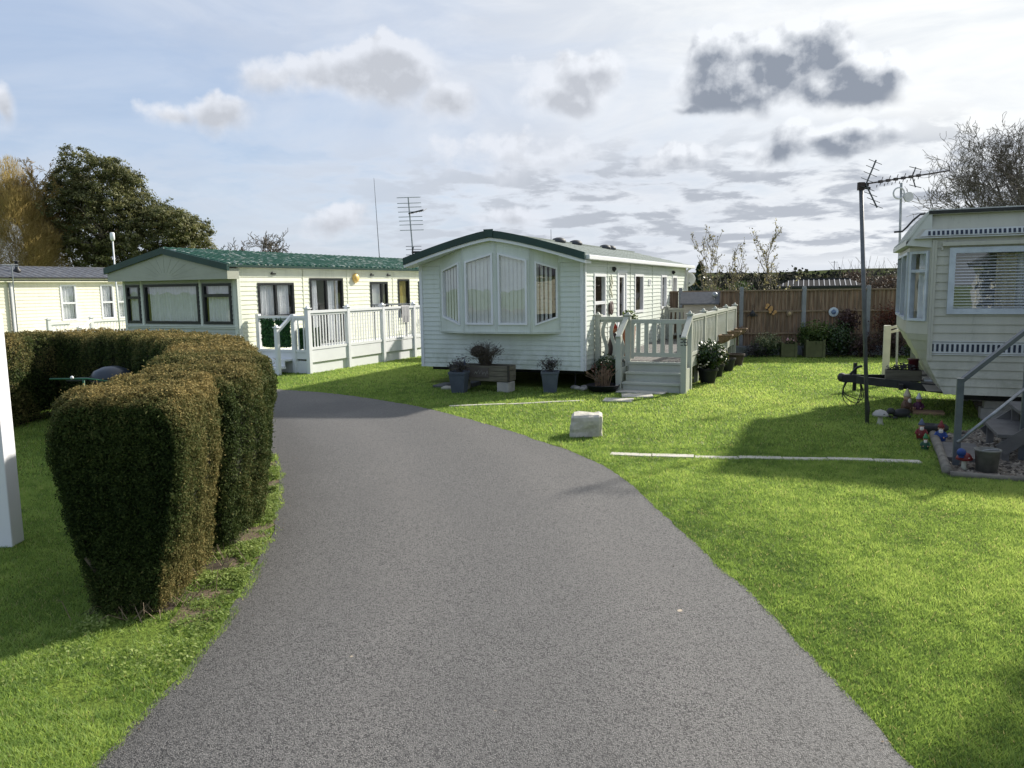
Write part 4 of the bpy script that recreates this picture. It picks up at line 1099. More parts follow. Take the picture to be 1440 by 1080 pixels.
        for z0, z1 in zip(zs[:-1], zs[1:]):
            t0, t1 = (1.22 - z0) / .82, (1.22 - z1) / .82
            P0 = [a2 + back * t0 * (1 if True else 0), b2 + back * t0]; P1 = [a2 + back * t1, b2 + back * t1]
            cx = lambda p: Vector((max(p.x, 0.0), p.y, 0)) if False else p
            o = .014
            wf.quad((P0[0].x, P0[0].y, z0), (P0[1].x, P0[1].y, z0), (P1[1].x - o, P1[1].y, z1), (P1[0].x - o, P1[0].y, z1))
            wf.quad((P1[0].x - o, P1[0].y, z1), (P1[1].x - o, P1[1].y, z1), (P1[1].x, P1[1].y, z1), (P1[0].x, P1[0].y, z1))
    wf.build('front_wall', m, root)
    b = MB(); siding(b, F_line((L, 0), (L, w)), 0, w, base, 2.84, (), .115); siding(b, F_line((L, w), (0, w)), 0, L, base, 2.84, (), .115); b.build('rear_wall', m, root)
    # corner post
    c = MB(); trim(c, side, .03, .86, 2.50, .06, .03); c.build('corner_board', m, root)
    # big side window: light frame, canopy strip above, slatted blind with curtains behind
    fr = MATS['pale_grey_frame']
    wv = window(root, side, rect(*wn), fr, .075, style=None, seed=80, proud=.045)
    drape(wv, side, wn[0] + .08, wn[1] - .08, wn[2] + .07, wn[3] - .07, 'hblind', depth=-.07)
    drape(wv, side, .78, 1.02, wn[2] + .05, wn[3] - .05, 'cream', depth=-.13, seed=5); drape(wv, side, 1.02, 1.95, wn[2] + .05, wn[3] - .05, 'net', depth=-.16, seed=6)
    a = MB(); a.bar(side(.12, .045, 2.44), side(L, .045, 2.44), .05, .05); a.bar(side(.12, .03, 2.40), side(.12, .03, 2.36), .03, .02); a.build('awning_rail', m, root)
    li = MB(); e = .03
    li.quad((e, e, base + .03), (L, e, base + .03), (L, w - e, base + .03), (e, w - e, base + .03)); li.quad((e, e, 2.50), (L, e, 2.50), (L, w - e, 2.50), (e, w - e, 2.50))
    li.quad((2.6, e, base), (2.6, w - e, base), (2.6, w - e, 2.5), (2.6, e, 2.5)); li.build('lining', interior, root)
    # chassis and hitch
    ch = MB(); ch.box((L / 2 + .2, .55, .33), (L - .5, .06, .13)); ch.box((L / 2 + .2, w - .55, .33), (L - .5, .06, .13))
    ch.bar((.8, .5, .36), (-.85, 1.22, .42), .06, .12); ch.bar((.8, w - .5, .36), (-.85, 1.42, .42), .06, .12); ch.box((-.25, 1.32, .38), (.06, 1.15, .08))
    ch.build('drawbar_frame', dark_steel, root)
    dx_, dz_ = .17, -.09
    h = MB(); h.box((-1.1, 1.32, .52), (.26, .16, .12)); h.ball((-1.24, 1.32, .53), .075, 10); h.tube([(-1.12, 1.32, .58), (-1.02, 1.32, .70), (-.95, 1.32, .72)], .02, 8); h.tube([(-1.05, 1.5, .3), (-1.05, 1.5, .75)], .03, 8)
    h.v = [(p[0] + dx_, p[1], p[2] + dz_) for p in h.v]; h.build('tow_hitch', dark_steel, root)
    for k, dy in enumerate((0, .05, .11)):
        c = MB(); q = [(-1.18 + .02 * k, 1.25 + dy, .50), (-1.24, 1.22 + dy, .28), (-1.16 + .06 * k, 1.2 + dy, .10 + .05 * k), (-1.02 + .05 * k, 1.22 + dy, .08 + .04 * k), (-.95 + .02 * k, 1.25 + dy, .3), (-.98, 1.28 + dy, .5)]
        c.tube([tuple(p) for p in smooth3(q)], .008, 6); c.v = [(p[0] + dx_, p[1], p[2] + dz_) for p in c.v]; c.build('hanging_cable', MATS['black_rubber'], root)
    for x, y in ((.95, .55), (.95, w - .55), (4.2, .55)):
        s = MB(); s.box((x, y, .08), (.4, .22, .16)); s.build('support_block', concrete, root); s = MB(); s.box((x + .02, y, .215), (.36, .2, .10)); s.build('support_block', concrete, root)
    for x in (2.6, 3.5):
        s = MB(); ax = Matrix.Rotation(math.pi / 2, 3, 'X'); s.lathe([(.16, -.07), (.29, -.075), (.3, 0), (.29, .075), (.16, .07)], (x, .25, .30), 18, axis=ax); s.build('wheel', tyre, root, True)
    return root
def smooth3(q, n=2):
    P = [Vector(p) for p in q]
    for _ in range(n):
        Q = [P[0]]
        for a, b in zip(P[:-1], P[1:]): Q += [a.lerp(b, .25), a.lerp(b, .75)]
        Q.append(P[-1]); P = Q
    return P
caravan_right()
# ------------------------------------------------------------------ decks and rails
def post(root, x, y, z0, z1, mat, s=.1, cap=True, name='post'):
    m = MB(); m.box((x, y, (z0 + z1) / 2), (s, s, z1 - z0))
    if cap:
        m.box((x, y, z1 + .012), (s + .05, s + .05, .024)); m.lathe([(s * .55, z1 + .024), (s * .3, z1 + .06), (.005, z1 + .075)], (x, y, 0), 4)
    return m.build(name, mat, root, bevel=.006)
def railing(root, a, b, z0, z1, mat, pitch=.11, bw=.035, style='flat', name='railing', toprail=.09, bars=True):
    """a, b plan points; z0 bottom rail, z1 top rail top"""
    a, b = Vector(a), Vector(b); d = b - a; l = d.length; d.normalize()
    m = MB(); m.bar((*a, z1 - .03), (*b, z1 - .03), toprail, .06)
    r = m.build(name, mat, root)
    m = MB(); m.bar((*a, z1 - .085), (*b, z1 - .085), .04, .05); m.build('upper_batten', mat, r)
    m = MB(); m.bar((*a, z0 + .03), (*b, z0 + .03), .05, .06); m.build('bottom_rail', mat, r)
    n = max(1, int(l / pitch)) if bars else 0; ang = math.atan2(d.y, d.x)
    proto = None
    for i in range(n):
        p = a + d * (l * (i + .5) / n)
        if proto is None:
            q = MB(); h = z1 - .1 - (z0 + .06)
            if style == 'flat': q.box((0, 0, z0 + .06 + h / 2), (bw, .02, h))
            else:
                k = 10; pts = []
                for j in range(k + 1):
                    t = j / k; pts.append((.5 * bw * math.sin(t * math.pi * 2 + .3) * 1.1, t * h + z0 + .06))
                for j in range(k):
                    (x0, za), (x1, zb) = pts[j], pts[j+1]
                    q.add([(x0 - bw/2, -.01, za), (x0 + bw/2, -.01, za), (x1 + bw/2, -.01, zb), (x1 - bw/2, -.01, zb), (x0 - bw/2, .01, za), (x0 + bw/2, .01, za), (x1 + bw/2, .01, zb), (x1 - bw/2, .01, zb)], [(0,1,2,3),(7,6,5,4),(0,4,7,3),(1,5,6,2)])
            proto = q.build('baluster', mat, r); o = proto
        else:
            o = proto.copy(); col.objects.link(o); o.parent = r
        o.location = (p.x, p.y, 0); o.rotation_euler = (0, 0, ang)
    return r
def floor_(root, x0, x1, y0, y1, z, mat, name='deck_floor'):
    m = MB(); y = min(y0, y1)
    while y < max(y0, y1) - .01:
        e = min(y + .135, max(y0, y1)); m.span((x0, y, z - .03), (x1, e - .006, z)); y += .141
    return m.build(name, mat, root)

# white deck of the left caravan (same frame as that caravan)
DW = .0
def deck_left():
    o = c1w(0, 0)
    root = thing('raised_deck', 'white plastic raised deck with straight balusters along the green roofed caravan', 'deck', (*o, 0), rot_of(CBS))
    X0, X1, Y = .46, 8.6, -1.7
    floor_(root, X0, X1, -.03, Y, .5, white)
    px = [X0, 1.93, 3.42, 4.92, 6.75, 8.6]
    for x in px: post(root, x, Y, 0, 1.52 if x < 6 else 1.5, white, .1)
    for a, b in zip(px[:-1], px[1:]): railing(root, (a + .05, Y), (b - .05, Y), .56, 1.48, white, .105, .032)
    # front of the deck with ivy panels behind the rails
    for y in (-.17, -1.27): post(root, X0, y, 0, 1.40, white, .1, cap=False)
    railing(root, (X0, -.22), (X0, -1.22), .5, 1.36, white, bars=False); railing(root, (X0, -1.32), (X0, Y + .05), .5, 1.36, white, .12, .034)
    railing(root, (X1, -.1), (X1, Y + .05), .56, 1.48, white, .12, .034)
    # skirt boards
    for a, b in zip(px[:-1], px[1:]):
        s = MB(); s.span((a + .05, Y - .01, .26), (b - .05, Y + .02, .55)); s.span((a + .05, Y + .03, .0), (b - .05, Y + .05, .25)); s.build('skirt_board', white, root)
    s = MB(); s.span((X0 - .012, -.12, .34), (X0 + .012, -1.64, .49)); s.span((X0 + .02, -.12, .0), (X0 + .04, -1.64, .30)); s.build('skirt_board', white, root)
    # steps in front
    for k, z in enumerate((.17, .34)):
        s = MB(); s.span((X0 - .55 + .27 * k, -1.2, z - .04), (X0 - .25 + .27 * k, -.25, z)); s.span((X0 - .54 + .27 * k, -1.18, z - .16), (X0 - .52 + .27 * k, -.27, z - .045)); s.build('step', white, root)
    post(root, X0 - .52, -1.22, 0, 1.10, white, .09)
    for y in (-1.22,):
        s = MB(); s.bar((X0 - .52, y, 1.0), (X0, y, 1.36), .06, .07); s.build('handrail', white, root)
    return root
deck_left()
iv_mat = leaf_mat('ivy_leaves', [(.01, .05, .015), (.03, .11, .03), (.07, .19, .05)], .2)
def ivy(x, y0, y1, z0, z1, lab, along='y', seed=1):
    o = c1w(x, (y0 + y1) / 2) if along == 'y' else c1w((y0 + y1) / 2, x)
    root = thing('artificial_ivy_panel', lab, 'ivy panel', (*o, 0), rot_of(CBS), 'artificial ivy panels on the white deck')
    r = np.random.default_rng(seed); n = 1600; half = abs(y1 - y0) / 2
    a = r.uniform(-half, half, n); z = r.uniform(z0, z1, n); d = r.normal(0, .015, n)
    c = np.stack([d, a, z], 1) if along == 'y' else np.stack([a, d, z], 1)
    nr = np.tile([-1., 0, 0] if along == 'y' else [0, -1., 0], (n, 1))
    np_mesh('leaves', leaves(c, nr, r.uniform(.02, .04, n), 1.3, .5, r), 4, iv_mat, r.random(n), root)
    m = MB(); q = (.004, 2 * half, z1 - z0) if along == 'y' else (2 * half, .004, z1 - z0); m.box((0, 0, (z0 + z1) / 2), q); m.build('backing_mesh', M_('ivy_back', (.01, .03, .012)) if 'ivy_back' not in MATS else MATS['ivy_back'], root)
ivy(.45, -.28, -.66, .62, 1.30, 'green ivy panel on the deck front rail, nearest the yellow caravan wall', seed=2)
ivy(.45, -.74, -1.16, .62, 1.32, 'taller green ivy panel behind the sloping white handrail', seed=3)
ivy(.53, -1.36, -1.62, .58, 1.06, 'low green ivy panel beside the white corner post of the deck', seed=4)
ivy(-1.62, .56, .95, .60, 1.06, 'low green ivy panel round the corner on the long white rail', along='x', seed=5)
def towel():
    o = c1w(4.45, -1.7); root = MB(); n = 14; w = .38
    for i in range(n):
        a, b = -w/2 + w * i / n, -w/2 + w * (i + 1) / n
        wv = lambda u, z: .012 * math.sin(u * 40) * (1 - z)
        prof = [(.05, 1.02), (.06, 1.2), (.055, 1.47), (.03, 1.495), (-.03, 1.495), (-.055, 1.47), (-.065, 1.15)]
        for (ya, za), (yb, zb) in zip(prof[:-1], prof[1:]):
            root.quad((a, -ya + wv(a, za - .5), za), (b, -ya + wv(b, za - .5), za), (b, -yb + wv(b, zb - .5), zb), (a, -yb + wv(a, zb - .5), zb))
    ob = root.build('towel', M_('grey_towel', (.36, .36, .37), .95, .1, 20), None, True); ob.location = (*o, 0); ob.rotation_euler = (0, 0, rot_of(CBS))
    tag(ob, 'grey towel hanging over the white deck rail', 'towel')
towel()
def table_deck():
    o = c1w(4.5, -1.2); r = thing('garden_table', 'grey table top showing just above the white deck rail', 'table', (*o, .5), rot_of(CBS))
    m = MB(); m.box((0, 0, 1.02), (1.0, .6, .03)); m.build('table_top', rail_paint, r)
    for x in (-.42, .42):
        for y in (-.24, .24): m = MB(); m.tube([(x, y, 0), (x, y, 1.0)], .018, 8); m.build('leg', rail_paint, r)
table_deck()

# far left caravan's white veranda rails
def deck_far():
    o = c0w(0, 0); root = thing('veranda_railing', 'white veranda rails with steps at the cream caravan far left', 'railing', (*o, 0), rot_of(CAS))
    Y = -1.5
    for x, z in ((-.9, 1.05), (.75, 1.05), (3.4, 1.05)): post(root, x, Y, 0, z, white, .12)
    railing(root, (.8, Y), (3.35, Y), .4, .95, white, .13, .04); railing(root, (-.85, Y), (-.1, Y), .4, .92, white, .13, .04)
    post(root, -.1, Y - .5, 0, .72, white, .11); s = MB(); s.bar((-.1, Y - .5, .6), (.75, Y, .98), .06, .09); s.build('handrail', white, root)
    s = MB(); s.span((-.9, Y, .30), (3.4, -.02, .35)); s.build('deck_floor', white, root)
    s = MB(); s.span((-.8, Y, .02), (3.3, Y + .03, .29)); s.build('skirt_board', white, root)
deck_far()

# sage deck of the middle caravan
def deck_mid():
    o = c2w(0, 0); root = thing('raised_deck', 'sage green wooden deck with steps, gate and wavy balusters beside the middle caravan', 'deck', (*o, 0), rot_of(CS))
    Y = -1.85; fz = .52; X0 = .62; X1 = 6.75
    floor_(root, X0, X1, -.02, Y, fz, deck_wood)
    px = [X0, 2.08, 3.55, 5.2, X1]
    for x in px: post(root, x, Y, 0 if x in (X0, X1) else .1, 1.40, sage, .09)
    for a, b in zip(px[:-1], px[1:]): railing(root, (a + .05, Y), (b - .05, Y), .62, 1.38, sage, .16, .055, 'wave')
    railing(root, (X1, -.1), (X1, Y + .05), .62, 1.34, sage, .11, .06)
    post(root, X1, -.1, .1, 1.36, sage, .09)
    # front: rail left of the steps, gate across the steps
    post(root, X0, -.08, .1, 1.38, sage, .1); post(root, X0, -.68, 0, 1.38, sage, .1)
    railing(root, (X0, -.13), (X0, -.63), .54, 1.36, sage, .13, .07, 'wave')
    gt = MB(); gx = X0
    for y0, y1 in ((-.74, -.80), (-1.74, -1.80)): gt.span((gx - .02, y0, .56), (gx + .02, y1, 1.30))
    gt.span((gx - .022, -.74, 1.23), (gx + .022, -1.80, 1.31)); gt.span((gx - .022, -.74, .60), (gx + .022, -1.80, .68))
    for k in range(6): yy = -.88 - k * .155; gt.span((gx - .012, yy - .04, .68), (gx + .012, yy + .04, 1.23))
    g = gt.build('gate', sage, root); l = MB(); l.box((gx - .04, -1.70, 1.0), (.04, .06, .05)); l.build('latch', dark_steel, g)
    sk = MB(); sk.span((X0 + .02, Y - .005, .40), (X1, Y + .02, .60)); sk.build('fascia_board', sage, root)
    sk = MB(); sk.span((X0 + .02, -.1, .30), (X0 + .04, -.6, .55)); sk.build('fascia_board', sage, root)
    # steps
    for k, z in enumerate((.17, .34, .51)):
        xx = .05 + .22 * k
        s = MB(); s.span((xx - .03, -.72, z - .035), (xx + .26, -1.80, z)); s.span((xx, -.73, z - .17), (xx + .02, -1.79, z - .04)); s.build('step', sage, root)
    for y in (-.66, -1.86):
        post(root, .03, y, 0, 1.04, sage, .1, cap=False); s = MB(); s.bar((-.03, y, 1.0), (X0, y, 1.37), .09, .045); s.build('handrail', sage, root)
        s = MB(); s.span((.08, y - .012, .0), (X0, y + .012, .42)); s.build('stair_side', sage, root)
    n = MB()
    for k in range(2):
        for a, b in (((0, 0), (.05, 0)), ((0, .05), (.05, .05)), ((0, .1), (.05, .1)), ((.05, .05), (.05, .1))) if k == 0 else (((0, 0), (.05, 0)), ((0, .05), (.05, .05)), ((0, .1), (.05, .1)), ((0, 0), (0, .1)), ((.05, 0), (.05, .1))):
            n.bar((-.026, -1.84 - a[0] - .07 * (k - .5), .93 - .05 + a[1]), (-.026, -1.84 - b[0] - .07 * (k - .5), .93 - .05 + b[1]), .006, .012)
    n.build('house_number', dark_steel, root)
    for x in (1.8, 3.4, 5.0, 6.6):
        s = MB(); s.span((x - .04, Y + .04, 0), (x + .04, Y + .12, .4)); s.build('deck_leg', sage, root)
deck_mid()

# ------------------------------------------------------------------ fence
FA = Vector((6.05, 21.05)); FD = Vector((.985, -.17)); FN = Vector((-.17, -.985))
def fw(u, o=0): p = FA + FD * u + FN * o; return (p.x, p.y)
def fence():
    root = thing('garden_fence', 'brown close board wooden fence with grey concrete posts closing the lawn at the back', 'fence', (*fw(0), 0), math.atan2(FD.y, FD.x))
    W_ = 1.62; r = random.Random(4)
    k0, k1 = -5, 8
    pr = None
    for k in range(k0, k1 + 1):
        x = .22 + W_ * k; m = MB(); m.box((x, 0, .92), (.10, .11, 1.84)); m.box((x, 0, 1.85), (.085, .09, .03)); m.build('post', M_('fence_post_concrete', (.22, .235, .25), .85, .1, 6, .3, 60) if 'fence_post_concrete' not in MATS else MATS['fence_post_concrete'], root, bevel=.008)
        if k == k1: break
        a, b = x + .05, x + W_ - .05
        m = MB(); m.span((a, -.02, 0), (b, .02, .27)); m.build('gravel_board', MATS['fence_post_concrete'], root)
        if True:
            m = MB(); u = a
            while u < b - .02:
                w = .1; t = r.uniform(-.004, .004)
                m.add([(u, .004 + t, .27), (min(u + w + .012, b), .014 + t, .27), (min(u + w + .012, b), .020 + t, 1.745), (u, .000 + t, 1.745), (u, -.014 + t, .27), (u, -.014 + t, 1.745)], [(0, 1, 2, 3), (0, 3, 5, 4)]); u += w
            m.build('fence_panel', fence_wood, root)
        m = MB()
        for z in (.62, 1.22): m.span((a, -.045, z - .035), (b, -.003, z + .01))
        m.build('rail', rail_wood, root)
        m = MB(); m.span((a, -.04, 1.745), (b, .04, 1.78)); m.build('capping', rail_wood, root)
fence()
def deco(name, u, z, lab, cat, fn, o=.06):
    r = thing(name, lab, cat, (*fw(u, o), z), math.atan2(FD.y, FD.x)); fn(r); return r
def mk_lantern(r):
    m = MB(); m.lathe([(.07, -.10), (.08, -.02), (.05, .02), (.015, .07)], (0, 0, 0), 6); m.tube([(0, 0, .07), (0, .0, .22)], .006, 5); m.build('lantern_body', dark_steel, r)
    m = MB(); m.tube([(-.14, 0, -.1), (-.05, 0, -.04)], .01, 5); m.tube([(.14, 0, -.1), (.05, 0, -.04)], .01, 5); m.build('bracket', dark_steel, r)
deco('hanging_lantern', .51, 1.17, 'small black lantern ornament hung on the fence, left of the butterflies', 'lantern', mk_lantern)
def mk_fly(r):
    for s in (-1, 1):
        m = MB()
        m.ball((s * .055, 0, .03), .055, 10, sc=(1, .12, .9)); m.ball((s * .045, 0, -.04), .04, 10, sc=(1, .12, .8)); m.build('wing', terracotta if False else M_('butterfly_orange', (.45, .26, .10), .6) if 'butterfly_orange' not in MATS else MATS['butterfly_orange'], r)
    m = MB(); m.tube([(0, -.012, -.07), (0, -.012, .07)], .012, 6); m.build('insect_body', dark_steel, r)
a = deco('butterfly_ornament', .93, 1.31, 'orange butterfly ornament on the fence, the upper one of the pair', 'ornament', mk_fly); a.rotation_euler.y = .6
a = deco('butterfly_ornament', 1.03, 1.19, 'orange butterfly ornament on the fence, the lower one of the pair', 'ornament', mk_fly); a.rotation_euler.y = .5
def mk_disc(rad, m1, m2, lobes=0):
    def f(r):
        ax = Matrix.Rotation(math.pi / 2, 3, 'X'); m = MB(); m.lathe([(rad * .7, -.01), (rad, -.008), (rad, .008), (rad * .7, .015)], (0, 0, 0), 18, axis=ax)
        if lobes:
            for k in range(lobes):
                an = 2 * math.pi * k / lobes; m.ball((math.cos(an) * rad, 0, math.sin(an) * rad), rad * .25, 8, sc=(1, .15, 1))
        m.build('rim', m1, r); m = MB(); m.ball((0, -.015, 0), rad * .55, 12, sc=(1, .25, 1)); m.build('face', m2, r, True)
    return f
deco('sun_ornament', 1.47, 1.15, 'small round tan plaque hung on the fence beside the butterflies', 'ornament', mk_disc(.075, rail_wood, M_('tan_clay', (.42, .32, .18), .7), 8))
deco('wall_plate', 2.59, 1.17, 'pale blue and white round plate hung on the fence above the shrubs', 'plate', mk_disc(.125, M_('pale_blue_glaze', (.45, .52, .58), .3, .2, 20), M_('deep_blue_glaze', (.12, .18, .30), .3, .4, 25)))

# ------------------------------------------------------------------ shed beyond the deck
def shed():
    o = (4.92, 20.1); r = thing('small_shed', 'low shed with a grey felt pitched roof beyond the sage deck', 'shed', (*o, 0), math.atan2(-.4, .9165) + .15)
    cr = M_('shed_board', (.46, .42, .35), .8, .1, 4, stretch=(1, 1, 6))
    m = MB(); w, d = .80, .7; m.box((0, 0, .74), (w, d, 1.48)); m.add([(-w/2, -d/2, 1.48), (-w/2, d/2, 1.48), (-w/2, 0, 1.7), (w/2, -d/2, 1.48), (w/2, d/2, 1.48), (w/2, 0, 1.7)], [(0, 1, 2), (3, 5, 4)]); m.build('wall', cr, r)
    m = MB()
    for s in (-1, 1): m.prism([(-w/2 - .08, 0, 1.76), (w/2 + .08, 0, 1.76), (w/2 + .08, s * (d/2 + .1), 1.47), (-w/2 - .08, s * (d/2 + .1), 1.47)], (0, 0, -.03))
    m.build('roof', M_('grey_felt', (.10, .105, .115), .8, .15, 12, .3, 90), r)
    m = MB()
    for s in (-1, 1): m.bar((w/2 + .095, 0, 1.74), (w/2 + .095, s * (d/2 + .1), 1.45), .02, .07)
    m.build('bargeboard', dark_steel, r)
shed()
def mk_windmill():
    r = thing('shed_ornament', 'grey ball ornament on top of the shed roof', 'ornament', (5.2, 19.72, 1.56)); m = MB(); m.tube([(0, 0, 0), (0, 0, .06)], .012, 6); m.build('stalk', grey_steel, r)
    m = MB(); m.ball((0, 0, .12), .075, 12, jit=.15); m.build('ball', grey_steel, r, True)
mk_windmill()

# ------------------------------------------------------------------ satellite dish
def dish():
    p = c2w(10.0, .05); r = thing('satellite_dish', 'small white satellite dish on a pole behind the far corner of the middle caravan', 'satellite dish', (*p, 0), rot_of(CS))
    m = MB(); m.tube([(0, 0, 0), (0, 0, 2.25)], .022, 8); m.build('pole', grey_steel, r)
    ax = Matrix.Rotation(-math.pi / 2 - .3, 3, 'Y') @ Matrix.Rotation(.0, 3, 'Z'); ax = Matrix.Rotation(.25, 3, 'Z') @ Matrix.Rotation(-math.pi / 2 - .25, 3, 'Y')
    m = MB(); m.lathe([(.02, 0), (.12, .015), (.21, .05), (.22, .055), (.21, .06), (.12, .03), (.02, .015)], (-.12, -.10, 2.12), 20, axis=ax); m.build('reflector', white, r, True)
    m = MB(); m.tube([(0, 0, 2.12), (-.1, -.08, 2.12)], .018, 6); m.tube([(-.1, -.1, 1.95), (-.38, -.2, 1.98)], .01, 6); m.ball((-.38, -.2, 2.0), .03, 8); m.build('arm', grey_steel, r)
dish()

# ------------------------------------------------------------------ pots, planters, plants
def frustum(mb, c, b0, b1, h, wall=.02, z0=0):
    """square tapered open pot"""
    x, y = c[0], c[1]; z = z0
    ring_ = lambda s, zz: [(x-s, y-s, zz), (x+s, y-s, zz), (x+s, y+s, zz), (x-s, y+s, zz)]
    R0, R1, R2, R3, R4 = ring_(b0, z), ring_(b1 - .012, z + h - .05), ring_(b1, z + h - .045), ring_(b1, z + h), ring_(b1 - wall, z + h); R5 = ring_(b1 - wall - .02, z + h - .08)
    o = len(mb.v); mb.v += R0 + R1 + R2 + R3 + R4 + R5
    for k in range(5):
        for i in range(4): j = (i + 1) % 4; mb.f.append((o+k*4+i, o+k*4+j, o+(k+1)*4+j, o+(k+1)*4+i)); mb.m.append(0)
    mb.f.append((o+3, o+2, o+1, o)); mb.m.append(0); mb.f.append((o+20, o+21, o+22, o+23)); mb.m.append(0)
def twig_bush(root, n, h, spread, mat, rad=.004, seed=0, z0=0, name='stem', up=1.0, sub=3, rx=.06):
    r = random.Random(seed); m = MB()
    for _ in range(n):
        a = r.uniform(0, 6.28); s = r.uniform(.1, 1) * spread; b = Vector((math.cos(a) * rx * r.random(), math.sin(a) * rx * r.random(), z0)); e = Vector((math.cos(a) * s, math.sin(a) * s, z0 + h * r.uniform(.6, 1) * (1 - .25 * (s / spread) ** 2 * up)))
        mid = (b + e) / 2 + Vector((math.cos(a) * s * -.12, math.sin(a) * s * -.12, h * .08)); m.tube([b, mid, e], [rad, rad * .8, rad * .4], 3, cap=False)
        for _ in range(sub):
            t = r.uniform(.45, .95); p = mid.lerp(e, (t - .5) * 2) if t > .5 else b.lerp(mid, t * 2); q = p + Vector((r.uniform(-1, 1), r.uniform(-1, 1), r.uniform(.2, 1))) * .16 * h; m.tube([p, q], [rad * .5, rad * .3], 3, cap=False)
    return m.build(name, mat, root)
def leaf_cloud(root, n, c, rad, size, mat, seed=0, sc=(1, 1, 1), name='leaves', aspect=1.8, shell_=.35, jit=.8, tb=0.):
    r = np.random.default_rng(seed); d = r.normal(0, 1, (n, 3)); d /= np.linalg.norm(d, axis=1, keepdims=True)
    rr = rad * (1 - shell_ * r.random(n)) * (1 + .22 * np.sin(d[:, 0] * 5 + seed) * np.cos(d[:, 1] * 6 + d[:, 2] * 4 + seed)); p = d * rr[:, None] * np.array(sc) + np.array(c)
    p[:, 2] = np.maximum(p[:, 2], .01)
    t = np.clip(.35 + .3 * d[:, 2] + r.normal(0, .2, n) + tb, 0, 1)
    return np_mesh(name, leaves(p, d, size * r.uniform(.5, 1.3, n), aspect, jit, r), 4, mat, t, root)
dk_leaf = leaf_mat('dark_glossy_leaves', [(.008, .020, .007), (.022, .050, .014), (.07, .12, .03)], .15, .35, .5)
mid_leaf = leaf_mat('green_shrub_leaves', [(.015, .03, .01), (.05, .09, .02), (.14, .18, .05)], .3)
var_leaf = leaf_mat('variegated_leaves', [(.02, .05, .015), (.08, .12, .05), (.42, .42, .25)], .3)
pur_leaf = leaf_mat('purple_brown_leaves', [(.02, .012, .014), (.06, .03, .03), (.13, .09, .08)], .25)
grey_leaf = leaf_mat('grey_plum_leaves', [(.035, .035, .04), (.09, .085, .09), (.20, .18, .19)], .3)
red_leaf = leaf_mat('red_brown_leaves', [(.04, .015, .01), (.12, .04, .03), (.22, .10, .05)], .3)
dry = M_('dry_stems', (.22, .15, .10), .85, .3, 20)
twigm = M_('bare_twigs', (.085, .07, .05), .85, .3, 20)
petal = M_('pale_petals', (.75, .68, .60), .6, .1, 20)

# wooden planter box on blocks, with plaque, shrub and ornaments
def planter_box():
    p = c2w(-.62, 1.82); r = thing('wooden_planter', 'long weathered timber planter box raised on pale blocks under the bay window', 'planter', (*p, 0), rot_of(CS)); hl, hd = .60, .18
    m = MB()
    for k in range(3):
        z = .205 + k * .098; m.span((-hd, -hl, z), (-hd + .022, hl, z + .092)); m.span((hd - .022, -hl, z), (hd, hl, z + .092)); m.span((-hd + .024, -hl, z), (hd - .024, -hl + .022, z + .092)); m.span((-hd + .024, hl - .022, z), (hd - .024, hl, z + .092))
    m.span((-hd + .02, -hl + .02, .2), (hd - .02, hl - .02, .215)); m.build('box_board', old_wood, r)
    m = MB()
    for y in (-hl - .005, hl + .005): m.span((-hd - .012, y - .02, .2), (-hd + .01, y + .02, .51))
    m.build('corner_batten', M_('dark_batten', (.05, .045, .035), .9), r)
    m = MB(); m.span((-hd + .03, -hl + .03, .4), (hd - .03, hl - .03, .455)); m.build('soil', soil, r)
    m = MB(); m.span((-hd - .018, -.20, .27), (-hd - .004, .30, .46)); pl = m.build('name_plaque', M_('plaque_brown', (.10, .085, .075), .7), r)
    m = MB()
    for j in range(5): m.tube([(-hd - .021, .1 - .06 * j, .33 + .02 * math.sin(j)), (-hd - .021, .06 - .06 * j, .40 - .02 * math.cos(j * 2)), (-hd - .021, .04 - .06 * j, .34)], .004, 4)
    m.build('lettering', M_('plaque_paint', (.36, .34, .32), .7), pl)
    for y in (-hl + .12, hl - .14):
        m = MB(); m.box((-.02, y, .095), (.30, .24, .19)); m.build('block', concrete, r, bevel=.006)
planter_box()
def box_shrub():
    p = c2w(-.62, 1.78); r = thing('potted_shrub', 'bare twiggy shrub with a round wicker ball growing in the timber planter', 'shrub', (*p, .45)); twig_bush(r, 130, .50, .42, twigm, .005, 5, sub=5, rx=.1)
    leaf_cloud(r, 500, (0, 0, .28), .3, .012, grey_leaf, 4, (1.15, .8, .8), jit=1)
    m = MB(); m.ball((-.12, .02, .30), .15, 16, sc=(1, 1, .75)); m.build('wicker_ball', M_('dark_wicker', (.035, .028, .02), .9, .5, 40, .8, 90), r)
box_shrub()
def sq_pot(x, y, lab, seed):
    p = c2w(x, y); r = thing('tall_planter', lab, 'planter', (*p, 0), rot_of(CS) + .15 * seed, 'tall blue grey planters under the bay window'); m = MB(); frustum(m, (0, 0), .115, .165, .40); m.build('pot', bluegrey, r); m = MB(); m.box((0, 0, .36), (.26, .26, .02)); m.build('soil', soil, r)
    q = thing('potted_plant', 'greyish leafy plant growing in the %s blue grey planter' % ('left hand' if seed == 1 else 'right hand'), 'plant', (*p, .36)); twig_bush(q, 26, .34, .26, twigm, .005, seed, sub=2); r_ = np.random.default_rng(seed); leaf_cloud(q, 420, (0, 0, .17), .20, .020, grey_leaf, seed, (1.2, 1.2, .85), shell_=.9)
sq_pot(-1.02, 2.13, 'tall tapered blue grey planter at the left end of the timber planter box', 1)
sq_pot(-.50, .50, 'tall tapered blue grey planter standing alone near the right corner of the front wall', 2)
def small_orn(name, lab, loc, fn): r = thing(name, lab, 'ornament', loc); fn(r)
